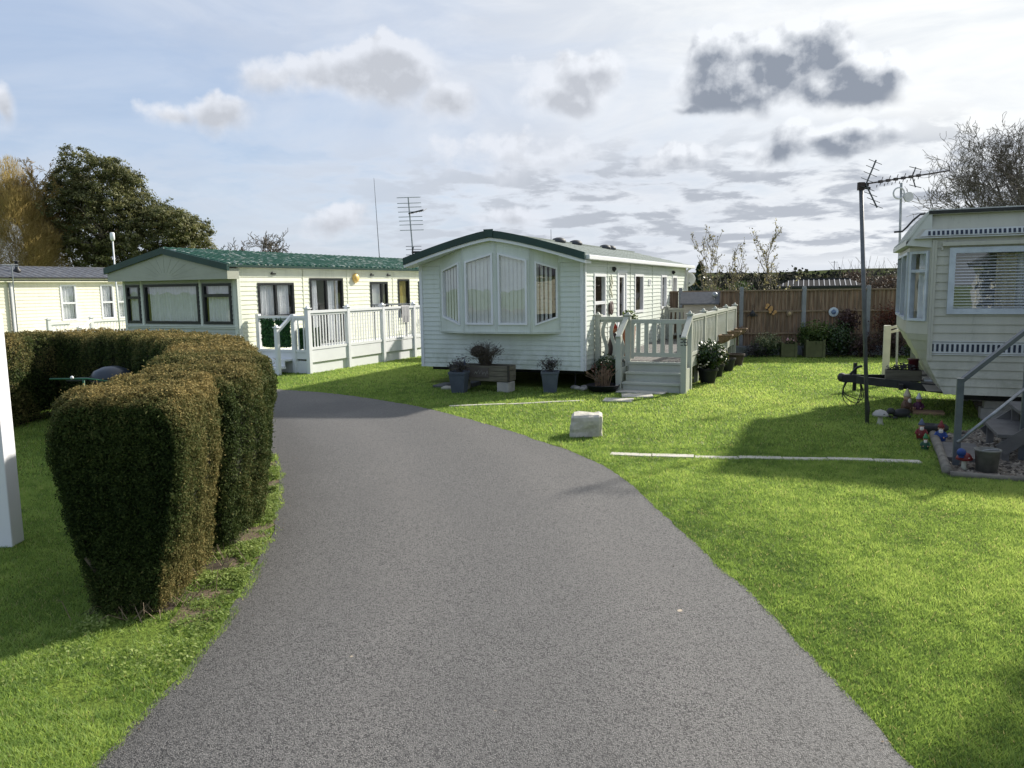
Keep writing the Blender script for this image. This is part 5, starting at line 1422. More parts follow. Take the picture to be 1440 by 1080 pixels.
def mk_blue(r):
    m = MB(); m.lathe([(.045, 0), (.03, .06), (.012, .11), (.004, .15)], (0, 0, 0), 6); m.build('ornament_body', M_('blue_glaze', (.06, .13, .25), .4), r)
small_orn('blue_ornament', 'small blue pointed ornament in the timber planter, left of the shrub', (*c2w(-.62, 2.22), .455), mk_blue)
# low dark bowl with dried stems, dark bush behind
def bowl():
    p = c2w(-.12, -.40); r = thing('plant_bowl', 'wide low black bowl in front of the steps', 'plant pot', (*p, 0)); m = MB(); m.lathe([(.20, 0), (.28, .06), (.31, .125), (.32, .13), (.30, .135), (.27, .09)], (0, 0, 0), 20); m.build('pot', black_pot, r, True); m = MB(); m.lathe([(.28, .09), (.02, .105)], (0, 0, 0), 16); m.build('soil', soil, r)
    q = thing('potted_plant', 'dry brown stems of a cut back plant in the low black bowl', 'plant', (*p, .1)); twig_bush(q, 46, .42, .34, dry, .009, 9, sub=1, rx=.14); leaf_cloud(q, 90, (0, 0, .34), .25, .022, red_leaf, 3, (1, 1, .5), jit=1)
    q = thing('evergreen_bush', 'dark evergreen bush between the caravan corner and the deck steps', 'shrub', (*c2w(.40, -.33), 0)); leaf_cloud(q, 3200, (0, 0, .34), .27, .022, dk_leaf, 12, (1, 1, 1.15), shell_=.6); m = MB(); m.tube([(0, 0, 0), (0, 0, .3)], .02, 6); m.build('stem', bark, q)
bowl()
def round_pot(x, y, rad, h, lab, z0=0, mat=None, seed=0, plab=None, grp='black plant pots along the deck'):
    p = c2w(x, y); r = thing('plant_pot', lab, 'plant pot', (*p, z0), 0, grp); m = MB(); m.lathe([(rad * .68, 0), (rad * .95, h * .85), (rad * 1.04, h * .86), (rad * 1.04, h), (rad * .93, h), (rad * .9, h * .88)], (0, 0, 0), 22); m.build('pot', mat or black_pot, r, False); m = MB(); m.lathe([(rad * .9, h * .88), (.01, h * .9)], (0, 0, 0), 16); m.build('soil', soil, r); return p
p = round_pot(1.66, -2.02, .20, .30, 'largest black tub in front of the deck, holding the white flowered camellia')
q = thing('camellia_bush', 'glossy dark camellia bush with white flowers in the largest black tub', 'shrub', (*p, .26)); leaf_cloud(q, 3600, (0, 0, .30), .36, .032, dk_leaf, 7, (1.0, 1.0, .78), shell_=.75)
m = MB(); m.tube([(0, 0, 0), (0, 0, .3)], .018, 6); m.build('stem', bark, q)
r_ = random.Random(3); m = MB()
for k in range(26):
    d = Vector((r_.gauss(0, 1), r_.gauss(0, 1), r_.gauss(.2, .8))).normalized(); m.ball(Vector((0, 0, .30)) + Vector((d.x * .35, d.y * .35, d.z * .27)), .024, 7, sc=(1, 1, .6))
m.build('flower', petal, q)
p = round_pot(2.75, -2.02, .17, .27, 'second black pot along the deck, holding a yellowish bush')
q = thing('potted_bush', 'yellow green bush in the second black pot behind the camellia', 'shrub', (*p, .24)); leaf_cloud(q, 1500, (0, 0, .2), .24, .024, leaf_mat('yellow_green_leaves', [(.05, .05, .01), (.12, .13, .02), (.25, .24, .06)], .3), 9, shell_=.7); m = MB(); m.tube([(0, 0, 0), (0, 0, .2)], .015, 6); m.build('stem', bark, q)
round_pot(3.95, -2.06, .20, .30, 'third black tub along the deck, empty and pale rimmed')
round_pot(5.2, -2.1, .21, .29, 'fourth tub along the deck, dark brown, nearest the fence', mat=M_('brown_pot', (.06, .045, .035), .8, .3, 8))
def trough(x, lab, seed):
    p = c2w(x, -1.91); r = thing('wall_trough', lab, 'planter', (*p, .62), rot_of(CS), 'wicker troughs hung outside the deck rail'); m = MB()
    sec = []; n = 9
    for X_, f in ((-.20, .5), (-.15, .95), (.15, .95), (.20, .5)):
        sec.append([(X_, -.27 * f * math.sin(math.pi * j / (n - 1) * .5), .17 - .17 * f * (1 - math.sin(math.pi / 2 * (1 - j / (n - 1))) ** 1.0) if False else .19 - .19 * math.cos(math.pi / 2 * j / (n - 1)) if False else .18 * (j / (n - 1)) ** 1.6) for j in range(n)])
    for a, b in zip(sec[:-1], sec[1:]):
        for j in range(n - 1): m.quad(a[j], b[j], b[j+1], a[j+1])
    for s_ in (sec[0], sec[-1]): m.add(s_ + [(s_[0][0], 0, .18)], [tuple(range(n + 1))])
    m.build('basket', wicker, r); m = MB(); m.tube([(-.2, 0, .19), (-.18, -.15, .19), (-.1, -.27, .19), (.1, -.27, .19), (.18, -.15, .19), (.2, 0, .19), (-.2, 0, .19)], .02, 6); m.build('rim', wicker, r); m = MB(); m.box((0, -.11, .165), (.30, .2, .01)); m.build('soil', soil, r)
trough(3.9, 'wicker trough on the deck side, nearest of three', 1); trough(5.35, 'wicker trough on the deck side, middle of three', 2); trough(6.55, 'wicker trough on the deck side, furthest of three', 3)
# plant on the deck floor by the rail with red label
p = c2w(1.15, -.55); r = thing('patio_plant', 'spiky yellow green plant in a dark pot on the deck behind the rail', 'plant', (*p, .52)); m = MB(); m.lathe([(.1, 0), (.14, .62), (.13, .62)], (0, 0, 0), 14); m.build('pot', terracotta, r); leaf_cloud(r, 500, (0, 0, .78), .17, .035, mid_leaf, 4, shell_=.8, tb=.3)
p = c2w(1.0, -.28); r = thing('garden_figure', 'dark red and black figure ornament standing on the deck behind the left rail', 'ornament', (*p, .52)); m = MB(); m.lathe([(.11, 0), (.12, .25), (.08, .42), (.05, .5)], (0, 0, 0), 12); m.build('coat', M_('dark_figure', (.03, .02, .025), .6), r, True); m = MB(); m.ball((0, 0, .57), .075, 10); m.build('head', terracotta, r, True)
m = MB(); m.lathe([(.085, .60), (.03, .72), (.01, .76)], (0, 0, 0), 10); m.build('hat', M_('red_hat', (.35, .03, .02), .6), r, True)
# horseshoe plaque & house sign on side wall
ang = rot_of(CS)
r = thing('round_plaque', 'dark round plaque with a pale figure on the caravan wall beside the door', 'plaque', (*c2w(1.66, -.035), 1.5), ang); m = MB(); m.lathe([(.10, 0), (.145, .005), (.15, .018), (.12, .024)], (0, 0, 0), 20, axis=Matrix.Rotation(math.pi / 2, 3, 'X')); m.build('plaque_disc', M_('plaque_dark', (.06, .035, .03), .6), r, True); m = MB(); m.ball((.01, -.03, .0), .05, 8, sc=(.6, .3, 1.4)); m.build('relief_figure', petal, r, True)
r = thing('wall_ornament', 'pale cream scrolled ornament above the round plaque', 'ornament', (*c2w(1.70, -.04), 1.98), ang); m = MB()
for k in range(5): m.ball((.05 * math.sin(k * 1.7), 0, .14 - k * .09), .055, 8, sc=(1, .3, 1.1))
m.build('ornament_body', M_('cream_plaster', (.55, .54, .42), .8), r, True)

# slabs and stones below front wall
def slab(cx, cy, w, d, h, rz, lab, mat, name='paving_slab', grp=None):
    m = MB(); m.box((0, 0, h / 2), (w, d, h)); o = m.build(name, mat, None, bevel=.012); o.location = (cx, cy, 0); o.rotation_euler = (0, 0, rz); return tag(o, lab, 'paving slab', grp)
slab(*c2w(-.02, -1.12), .42, .9, .03, ang, 'pale paving slab at the foot of the sage steps', pale_slab)
slab(*c2w(-.55, -1.16), .38, .55, .028, ang + .3, 'pale stepping slab sunk in the grass, second from the steps', pale_slab)
slab(*c2w(-1.15, -.98), .36, .5, .026, ang + .15, 'pale stepping slab sunk in the grass, third from the steps', pale_slab)
slab(*c2w(-.30, 2.75), .5, .45, .05, ang, 'dark slate slab lying under the left end of the middle caravan', dark_slab)
slab(*c2w(-.55, 2.55), .42, .30, .05, ang + .2, 'pale slab beside the left blue grey planter', pale_slab)
slab(*c2w(-.12, 2.35), .45, .3, .09, ang + .1, 'dark slab stacked beneath the bay near the timber planter', dark_slab)
r_ = random.Random(8)
for k, (x, y) in enumerate(((-.05, .12), (.08, .02), (-.12, -.02), (.02, .2))):
    m = MB(); m.ball((0, 0, .035), .055 + .02 * r_.random(), 8, jit=.35, sc=(1.2, 1, .7)); o = m.build('white_stone', stone_grey if k % 2 else concrete, None); o.location = (*c2w(x, y), 0)
    tag(o, ['white pebble in the dark under the caravan corner, left of the others', 'grey stone lying deepest under the caravan corner', 'white pebble in front of the others by the black bowl', 'grey stone behind the right blue grey planter'][k], 'stone')

# edging strips
def edging(pts, lab, w=.07):
    P = resample(np.array(pts, float), .48); g = MB()
    P = np.concatenate([P, [pts[-1]]]); r = random.Random(int(pts[0][0] * 100))
    for a, b in zip(P[:-1], P[1:]):
        a, b = Vector(a), Vector(b); d = (b - a).normalized(); z = r.uniform(.006, .014); off = Vector((-d.y, d.x)) * r.uniform(-.02, .02)
        g.bar((*(a + d * .006 + off), z / 2), (*(b - d * .006 + off), z / 2), w * 2 * r.uniform(.85, 1.1), z + .01)
    tag(g.build('stone_edging', pale_slab, None), lab, 'edging')
edging(kerb_a, 'long pale line of flush edging stones crossing the lawn right of the boulder')
edging(kerb_b, 'shorter curving line of pale edging stones in the grass before the middle caravan', .04)

# boulder
def boulder():
    r = thing('boulder', 'pale squarish limestone boulder on the grass beside the drive', 'boulder', (.965, 9.95, 0), -.1)
    me = MB(); n = 9; faces = 6
    import bmesh
    bm = bmesh.new(); bmesh.ops.create_cube(bm, size=1); bmesh.ops.bevel(bm, geom=bm.edges[:], offset=.09, segments=1, affect='EDGES')
    bmesh.ops.subdivide_edges(bm, edges=bm.edges[:], cuts=4, use_grid_fill=True); bmesh.ops.triangulate(bm, faces=bm.faces[:])
    from mathutils import noise as N_
    for v in bm.verts:
        p = v.co.copy(); d = N_.noise(p * 2.1 + Vector((3, 1, 4))) * .14 + N_.noise(p * 5.5) * .06 + N_.noise(p * 13) * .025
        v.co = p * (1 + d); v.co.x *= 1 - .06 * (v.co.z + .5); v.co.x += .03 * v.co.z; v.co.z += .05 * v.co.x
        v.co.x *= .42; v.co.y *= .34; v.co.z = (v.co.z + .47) * .305
    m2 = bpy.data.meshes.new('rock'); bm.to_mesh(m2); bm.free(); m2.materials.append(M_('limestone', (.52, .49, .42), .9, .12, 9, .6, 26, c2=(.36, .33, .27)))
    o = bpy.data.objects.new('rock', m2); col.objects.link(o); o.parent = r
boulder()

# ------------------------------------------------------------------ shrubs and boxes along the fence
def fshrub(u, o, rad, sc, mat, n, lab, seed, size=.035, name='garden_shrub', tw=0, zc=None, tb=0.):
    r = thing(name, lab, 'shrub', (*fw(u, o), 0)); leaf_cloud(r, n, (0, 0, zc or rad * sc[2] * .9), rad, size, mat, seed, sc, shell_=.8, jit=.9, tb=tb)
    if tw: twig_bush(r, tw, rad * 2.2 * sc[2], rad * 1.2, twigm, .007, seed, sub=4, rx=.12)
    else: m = MB(); m.tube([(0, 0, 0), (0, 0, rad)], .02, 6); m.build('stem', bark, r)
fshrub(.85, .45, .36, (1.25, .8, .95), var_leaf, 2600, 'cream and green variegated shrub at the left of the fence bed', 31, .03, tb=.1)
fshrub(.60, .55, .24, (1.5, .8, .9), grey_leaf, 900, 'low grey shrub in front of the variegated shrub', 32, .03)
fshrub(2.1, .45, .40, (1.3, .8, 1.05), mid_leaf, 2400, 'yellowish green shrub right of the middle fence post', 33, .035, zc=.55, tb=.15)
fshrub(2.65, .5, .42, (1.15, .8, 1.2), dk_leaf, 2800, 'dense dark evergreen shrub below the round plate', 34, .035, zc=.45)
fshrub(2.9, .35, .28, (1.1, .8, 1.2), pur_leaf, 1200, 'dark purple leaved bush standing against the fence right of the plate', 35, .035, zc=.95, tw=14)
fshrub(3.25, .6, .42, (1.3, .8, .85), pur_leaf, 1700, 'brown twiggy shrub in front of the fence left of the aerial pole', 36, .03, tw=50)
fshrub(3.95, .6, .42, (1.2, .8, 1.0), pur_leaf, 1500, 'brown twiggy shrub in front of the fence right of the aerial pole', 37, .03, tw=60)
fshrub(4.45, .75, .30, (1.2, .8, .8), mid_leaf, 1300, 'low green shrub at the foot of the fence beside the cream newel post', 38, .03)
fshrub(4.0, .18, .55, (1.1, .25, .9), red_leaf, 1100, 'red leaved climber spread over the fence panel by the right caravan', 39, .03, tw=24, zc=.95)
fshrub(.1, .35, .20, (1.2, .8, .7), red_leaf, 260, 'thin reddish rose against the first fence post', 40, .025, tw=14, zc=.7)
fshrub(1.78, .4, .22, (.8, .8, 1.5), mid_leaf, 700, 'narrow pale green climber in front of the middle fence post', 41, .03, zc=.6)
def gbox(u, o, w, lab, h=.36):
    r = thing('wooden_tub', lab, 'planter', (*fw(u, o), 0), math.atan2(FD.y, FD.x), 'green timber tubs at the fence'); gm_ = M_('green_timber', (.09, .10, .045), .85, .2, 4) if 'green_timber' not in MATS else MATS['green_timber']
    m = MB()
    for s in (-1, 1): m.span((s * w/2 - .015, -.13, .03), (s * w/2 + .015, .13, h)); m.span((-w/2, s * .13 - .012, .03), (w/2, s * .13 + .012, h - .02))
    for sx in (-1, 1):
        for sy in (-1, 1): m.box((sx * w/2, sy * .13, (h + .02) / 2), (.06, .06, h + .02))
    m.build('tub_board', gm_, r); m = MB(); m.box((0, 0, h - .06), (w - .04, .22, .02)); m.build('soil', soil, r)
gbox(1.38, .55, .34, 'small green timber tub just left of the middle fence post', .38); gbox(2.02, .62, .42, 'green timber tub just right of the middle fence post', .46)
p = fw(1.42, .55); r = thing('potted_flowers', 'small pink and white flowers in the left green timber tub', 'flowers', (*p, .34)); leaf_cloud(r, 200, (0, 0, .06), .13, .02, mid_leaf, 3); m = MB()
for k in range(9): m.ball((r_.uniform(-.1, .1), r_.uniform(-.08, .08), .1 + .06 * r_.random()), .022, 6)
m.build('flower', M_('pink_petals', (.6, .35, .40), .6), r)
# grey low box behind deck end and terracotta post
m = MB(); m.box((0, 0, .14), (.55, .4, .28)); o = m.build('storage_box', rail_paint, None, bevel=.01); o.location = (*fw(.05, .35), 0); o.rotation_euler = (0, 0, -.17); tag(o, 'low dark grey storage box against the fence beyond the deck', 'box')

# ------------------------------------------------------------------ aerials
def yagi(mb, p, d, upv, length, n, el, rad=.006, grow=0.):
    p, d, upv = Vector(p), Vector(d).normalized(), Vector(upv).normalized(); mb.tube([p, p + d * length], .009, 6)
    for k in range(n):
        c = p + d * (length * (k + .3) / n); e = el * (1 - grow * k / n); mb.tube([c - upv * e, c + upv * e], rad, 5)
def aerial_right():
    b = Vector((4.93, 10.53, 0)); t = Vector((4.63, 10.36, 3.22))
    r = thing('tv_aerial', 'tall leaning steel aerial pole with a long horizontal aerial, in front of the right caravan', 'aerial', tuple(b)); tt = t - b
    m = MB(); m.tube([(0, 0, -.05), tuple(tt)], .027, 10); m.build('pole', M_('dark_pole', (.13, .135, .14), .5, .15, 9, metal=.3), r, True)
    m = MB(); m.box(tt + Vector((0, 0, -.02)), (.075, .06, .10)); m.box(tt + Vector((.06, 0, .0)), (.07, .04, .045)); m.tube([tt + Vector((.03, 0, -.03)), tt + Vector((.12, 0, -.05))], .02, 6); m.build('clamp', M_('rusty_bracket', (.05, .035, .03), .8, .3, 20), r)
    d = Vector((.93, .05, .135)); m = MB(); m.tube([tt, tt + d * 1.28], .011, 6)
    for k in range(6): c = tt + d * (.28 + .11 * k); m.box(c, (.045, .04, .035), .3); m.tube([c - Vector((.02, .03, .05)), c + Vector((.03, .0, .06))], .006, 4); m.tube([c - Vector((.03, -.03, .04)), c + Vector((.0, .1, -.06))], .005, 4)
    m.build('boom', M_('boom_dark', (.09, .07, .065), .6, .3, 15), r)
    m = MB(); c = tt + Vector((.055, -.02, .0))
    for s, an in ((1, 0), (-1, 0)):
        e = Vector((.12, -.0, .31)) if s > 0 else Vector((.16, 0, -.30)); m.tube([c, c + e], .010, 6)
        for k in range(4): q = c + e * ((k + .7) / 4.0); m.tube([q - Vector((.10, .03, -.03)), q + Vector((.10, .03, -.03))], .0045, 4)
    m.build('reflector', M_('aerial_grey', (.13, .135, .14), .95, .1, 9, spec=.02), r)
    m = MB(); q = tt + d * .74
    for s, e in ((1, Vector((.04, 0, .12))), (-1, Vector((.05, 0, -.14)))):
        m.tube([q, q + e], .008, 5); m.tube([q + e * .9 - Vector((.08, 0, -.02)), q + e * .9 + Vector((.08, 0, -.02))], .005, 4)
    m.build('director', MATS['aerial_grey'], r)
    m = MB(); P = [(.0, 0, .42)]
    m.tube([tuple(tt * (z / 3.2) + Vector((.03 * math.sin(z * 9), .03 * math.cos(z * 7), 0))) for z in np.arange(.1, .8, .06)], .012, 6); m.build('wound_cable', MATS['black_rubber'], r)
aerial_right()
def aerial_round():
    r = thing('disc_aerial', 'slim mast with two round disc aerials rising behind the right caravan', 'aerial', (7.3, 14.5, 0)); m = MB(); m.tube([(0, 0, 0), (-.08, 0, 3.75)], .022, 8); m.build('pole', grey_steel, r)
    ax = Matrix.Rotation(math.pi / 2, 3, 'X'); m = MB(); m.lathe([(.01, -.02), (.088, -.02), (.088, .02), (.01, .02)], (.04, -.05, 3.49), 20, axis=ax); m.build('disc', M_('disc_grey', (.5, .52, .54), .5), r)
    m = MB(); P = [(-.14 + .10 * math.cos(a), -.05, 3.56 + .10 * math.sin(a)) for a in np.linspace(0, 2 * math.pi, 22)]; m.tube(P, .014, 6, cap=False); m.tube([(-.06, -.03, 3.55), (-.07, -.05, 3.55)], .012, 6); m.build('ring_element', MATS['disc_grey'], r)
aerial_round()
def aerial_mid():
    r = thing('tv_aerial', 'tall mast with a ladder of crossbars and a small aerial, between the two middle caravans', 'aerial', (-3.5, 28, 0)); m = MB(); m.tube([(.03, 0, 0), (0, 0, 3.3), (-.08, 0, 4.72)], .022, 8); m.build('pole', grey_steel, r)
    m = MB()
    for k, z in enumerate((4.71, 4.54, 4.42, 4.28, 4.13, 4.01, 3.89, 3.73)): m.tube([(-.44 + .01 * k, .05, z), (.30 + .01 * k, -.05, z)], .011, 5)
    m.build('crossbar', grey_steel, r)
    m = MB(); m.tube([(-.08, -.05, 4.22), (.38, -.1, 4.32)], .024, 6)
    for k in range(5): m.tube([(-.02 + .1 * k, -.25, 4.18 + .02 * k), (.06 + .1 * k, .12, 4.30 + .02 * k)], .008, 4)
    m.build('boom', dark_steel, r)
    m = MB(); m.tube([(.0, 0, 3.05), (.7, -.1, 3.06)], .012, 6); m.box((.15, 0, 3.06), (.3, .05, .06))
    for z in (3.24, 3.14, 2.98, 2.88): m.tube([(-.2, 0, z), (.28, 0, z)], .008, 4)
    m.build('lower_aerial', dark_steel, r)
    m = MB(); m.tube([(.03, -.03, 3.22), (.0, -.05, 3.05), (.08, -.05, 2.85), (.1, -.04, 2.65), (.2, -.05, 2.3)], .025, 6); m.build('loose_cable', MATS['black_rubber'], r)
aerial_mid()
for o_ in [o for o in bpy.data.objects if o.parent is None and o.get('label', '').startswith('tall mast with a ladder')]: o_.scale = (1.167,) * 3; o_.location.z = -.32
r = thing('whip_aerial', 'thin whip aerial rising behind the green corrugated roof', 'aerial', (-5.03, 30, 0)); m = MB(); m.tube([(.02, 0, 0), (0, 0, 3.2)], .022, 6); m.build('pole', dark_steel, r); m = MB(); m.tube([(0, 0, 3.2), (-.1, 0, 6.15)], [.014, .006], 5); m.build('whip', dark_steel, r)
r = thing('whip_aerial', 'very thin rod aerial above the ridge of the middle caravan', 'aerial', (1.45, 27.5, 0)); m = MB(); m.tube([(0, 0, 0), (0, 0, 3.0)], .02, 6); m.build('pole', dark_steel, r); m = MB(); m.tube([(0, 0, 3.0), (0, 0, 3.95)], [.012, .007], 5); m.build('whip', dark_steel, r)
r = thing('pole_antenna', 'slim white mast topped with a small white box behind the grey tiled roof', 'aerial', (-13.71, 27, 0)); m = MB(); m.tube([(0, 0, 0), (0, 0, 3.75)], .025, 8); m.build('pole', white, r, True); m = MB(); m.lathe([(.05, 3.75), (.075, 3.8), (.075, 4.0), (.05, 4.03)], (0, 0, 0), 12); m.build('head_unit', white, r, True)
r = thing('small_antenna', 'thin antenna with crossbars over the far left roof edge', 'aerial', (*c0w(-1.25, -.25), 0)); m = MB(); m.tube([(0, 0, 0), (0, 0, 3.0)], .02, 6); m.build('pole', grey_steel, r); m = MB(); m.tube([(-.45, 0, 3.02), (.25, 0, 2.95)], .015, 5)
for k in range(4): m.tube([(-.4 + .17 * k, -.2, 3.02), (-.4 + .17 * k, .2, 3.02)], .009, 4)
m.build('boom', grey_steel, r)

# ------------------------------------------------------------------ right foreground: steps, gravel bed, ornaments
crz = math.atan2(-.4, .9165)
def gravel():
    me = MB(); pts = [(x, y, .012) for x, y in gravel_poly]; tr = tessellate_polygon([[Vector(p) for p in pts]]); me.add(pts, [tuple(t) for t in tr]); tag(me.build('gravel_bed', M_('gravel_base', (.16, .14, .115), .9, .5, 34, 1., 45, c2=(.08, .07, .055))), kind='structure')
    r = np.random.default_rng(4); n = 5200; P = np.stack([r.uniform(4.3, 8.2, n), r.uniform(6.2, 10.6, n)], 1); P = P[inside(P[:, 0], P[:, 1], gravel_poly)]; n = len(P)
    base = np.array([[1, 0, 0], [-1, 0, 0], [0, 1, 0], [0, -1, 0], [0, 0, 1.]]); V = base[None] * r.uniform(.012, .034, (n, 1, 3)) * np.array([1.2, 1, .8]) * r.uniform(.7, 1.3, (n, 5, 1))
    a = r.uniform(0, 6.28, n); c, s = np.cos(a)[:, None], np.sin(a)[:, None]; X_ = V[..., 0] * c - V[..., 1] * s; Y_ = V[..., 0] * s + V[..., 1] * c; V = np.stack([X_ + P[:, None, 0], Y_ + P[:, None, 1], V[..., 2] + .014], 2)
    F = [(0, 2, 4), (2, 1, 4), (1, 3, 4), (3, 0, 4)]; T_ = V[:, F, :].reshape(-1, 3)
    gmx = leaf_mat('pebble_colours', [(.05, .045, .04), (.17, .14, .11), (.36, .32, .26)], 0., .9)
    tag(np_mesh('gravel_pebbles', T_, 3, gmx, np.repeat(r.random(n), 4)), 'brown and grey pebbles of the gravel bed under the right caravan', 'gravel', kind='stuff')
gravel()
def logs(a, b, lab, rad=.05):
    a, b = Vector(a), Vector(b); L_ = (b - a).length; d = (b - a).normalized(); o = MB(); k = 0; m = MB(); s = .0
    r = random.Random(int(a.x * 50)); pts = [(0, 0, rad * .8)]
    n = max(2, int(L_ / .4))
    for i in range(1, n + 1): pts.append((*(d * (L_ * i / n)), rad * .8 + r.uniform(-.008, .008)))
    m.tube(pts, [rad * r.uniform(.85, 1.1) for _ in pts], 10); ob = m.build('log_edging', M_('grey_log', (.17, .155, .13), .9, .3, 8, .5, 40) if 'grey_log' not in MATS else MATS['grey_log'], None, True); ob.location = (*a, 0); tag(ob, lab, 'edging')
logs(c3w(.02, -1.2), c3w(-.04, -3.30), 'rounded grey log edging the left side of the gravel bed'); logs(c3w(-.02, -3.36), c3w(3.2, -3.36), 'rounded grey log edging the front of the gravel bed', .035)
def stairs():
    o = c3w(.09, -2.8); r = thing('entrance_steps', 'weathered grey wooden steps with a grey steel handrail leading up to the right caravan', 'steps', (*o, 0), crz)
    for k, (x, z) in enumerate(((.42, .30), (.66, .52), (.98, .76), (1.25, 1.0))):
        m = MB(); m.span((x, .35, z - .04), (x + .42, 1.45, z)); m.build('tread', deck_wood, r, bevel=.006)
        for yy in (.40, 1.38):
            m = MB(); m.span((x + .05, yy - .035, 0), (x + .12, yy + .035, z - .045)); m.build('leg', deck_wood, r)
    for y in (.36, 1.44): m = MB(); m.bar((.45, y, .12), (1.5, y, .98), .03, .14); m.build('stringer', deck_wood, r)
    m = MB(); m.box((0, 0, .46), (.065, .065, .92)); m.box((0, 0, .925), (.07, .07, .02)); m.build('newel_post', rail_paint, r)
    m = MB(); m.box((.66, .44, .74), (.05, .05, 1.48)); m.build('newel_post', rail_paint, r)
    m = MB(); m.bar((0, 0, .90), (.64, .42, 1.43), .045, .045); m.build('handrail', rail_paint, r); m = MB(); m.tube([(0, -.04, .26), (.64, .38, .80)], .017, 8); m.build('lower_rail', grey_steel, r, True)
    m = MB(); m.box((.10, .62, .03), (.42, .9, .045)); m.build('foot_slab', deck_wood, r)
stairs()
# cream newel and handrail on the far side of that caravan
r = thing('deck_newel', 'cream newel post with sloping rails behind the front of the right caravan', 'railing', (*c3w(-.33, 3.98), 0), crz); post(r, 0, 0, 0, 1.14, M_('cream_paint', (.58, .56, .46), .6, .08, 5), .12, False)
for z in (1.0, 1.08): m = MB(); m.bar((0, 0, z), (.8, .0, z + .22), .05, .045); m.build('rail', MATS['cream_paint'], r)
# box of plants resting on the drawbar
bx = c3w(-.20, 1.3); r = thing('planter_trough', 'weathered wooden trough of plants resting on the caravan drawbar', 'planter', (*bx, .43), crz); m = MB()
for s in (-1, 1): m.span((-.24, s * .11 - .01, 0), (.24, s * .11 + .01, .16)); m.span((s * .24 - .01, -.11, 0), (s * .24 + .01, .11, .16))
m.span((-.24, -.11, 0), (.24, .11, .02)); m.build('box_board', old_wood, r); m = MB(); m.box((0, 0, .12), (.44, .2, .02)); m.build('soil', soil, r); leaf_cloud(r, 700, (0, 0, .17), .2, .022, grey_leaf, 6, (1.1, .5, .45), name='leaves')
r = thing('red_lantern', 'dark red pot standing at the end of the trough on the drawbar', 'ornament', (*c3w(-.06, 1.36), .56), 0); m = MB(); m.lathe([(.06, 0), (.075, .05), (.075, .17), (.09, .19), (.085, .2)], (0, 0, 0), 12); m.build('pot', M_('dark_red_glaze', (.07, .01, .015), .35), r, True)
m = MB(); m.box((0, 0, .012), (.5, .26, .03)); o = m.build('white_board', white, None); o.location = (*c3w(.34, 1.35), .43); o.rotation_euler = (0, 0, crz); tag(o, 'white board lying across the drawbar beside the trough', 'board')

# garden ornaments
skin = M_('painted_face', (.50, .30, .20), .6)
def gnome(loc, h, coat, hat, lab, beard=True, rz=0, name='garden_gnome'):
    r = thing(name, lab, 'gnome', (*loc, 0), rz); s = h / .4
    m = MB(); m.lathe([(.07*s, 0), (.085*s, .06*s), (.08*s, .14*s), (.055*s, .2*s), (.04*s, .22*s)], (0, 0, 0), 14)
    for q in (-1, 1): m.tube([(q*.06*s, 0, .18*s), (q*.095*s, -.03*s, .12*s), (q*.05*s, -.075*s, .10*s)], [.026*s, .024*s, .02*s], 8)
    m.build('coat', coat, r, True)
    m = MB()
    for q in (-1, 1): m.ball((q*.035*s, -.03*s, .015*s), .035*s, 8, sc=(.8, 1.4, .7))
    m.build('boots', dark_steel, r, True)
    m = MB(); m.ball((0, 0, .255*s), .052*s, 12); m.ball((0, -.050*s, .25*s), .014*s, 6); m.build('head', skin, r, True)
    for q in (-1, 1): m = MB(); m.ball((q*.05*s, -.075*s, .10*s), .018*s, 6); m.build('hand', skin, r, True)
    m = MB()
    for q in (-1, 1): m.ball((q*.02*s, -.047*s, .268*s), .006*s, 6)
    m.build('eyes', dark_steel, r)
    if beard: m = MB(); m.ball((0, -.042*s, .205*s), .042*s, 10, sc=(.9, .6, 1.3)); m.build('beard', petal, r, True)
    m = MB(); m.lathe([(.060*s, .275*s), (.055*s, .30*s), (.03*s, .35*s), (.008*s, .40*s)], (0, 0, 0), 12, jit=.03); m.build('hat', hat, r, True)
cred, cblue, cgreen, cbrown, cpurple, cpale = (M_(n, c, .5, .15, 12) for n, c in (('paint_red', (.17, .018, .018)), ('paint_blue', (.015, .05, .20)), ('paint_green', (.02, .08, .04)), ('paint_brown', (.10, .05, .03)), ('paint_plum', (.09, .02, .06)), ('paint_pale', (.50, .42, .30))))
gnome(c3w(.07, -1.50), .27, cblue, cred, 'blue coated gnome with a red cap beside the log edging', beard=True, rz=-.5)
gnome(c3w(-.13, -1.36), .26, cred, M_('paint_slate', (.10, .12, .18), .6), 'red coated gnome with a slate blue cap left of the blue gnome', rz=-.3)
gnome(c3w(-.14, -2.05), .20, cgreen, M_('paint_leaf', (.05, .20, .08), .6), 'small green gnome in front of the red coated one', rz=-.4)
gnome(c3w(-.17, .65), .38, cbrown, cpale, 'brown figure with a pale sandy cap standing in the sunlit grass', rz=.6)
gnome(c3w(.0, .83), .30, cpurple, white, 'plum coloured figure with a white cap on the wooden slab', beard=False, rz=-.6)
slab(*c3w(.12, .70), .42, .26, .05, crz, 'thin brown wooden slab under the plum coloured figure', M_('brown_slab_wood', (.30, .19, .11), .8, .2, 5), 'wooden_slab')  # slab in mid brown timber colour, varied at random
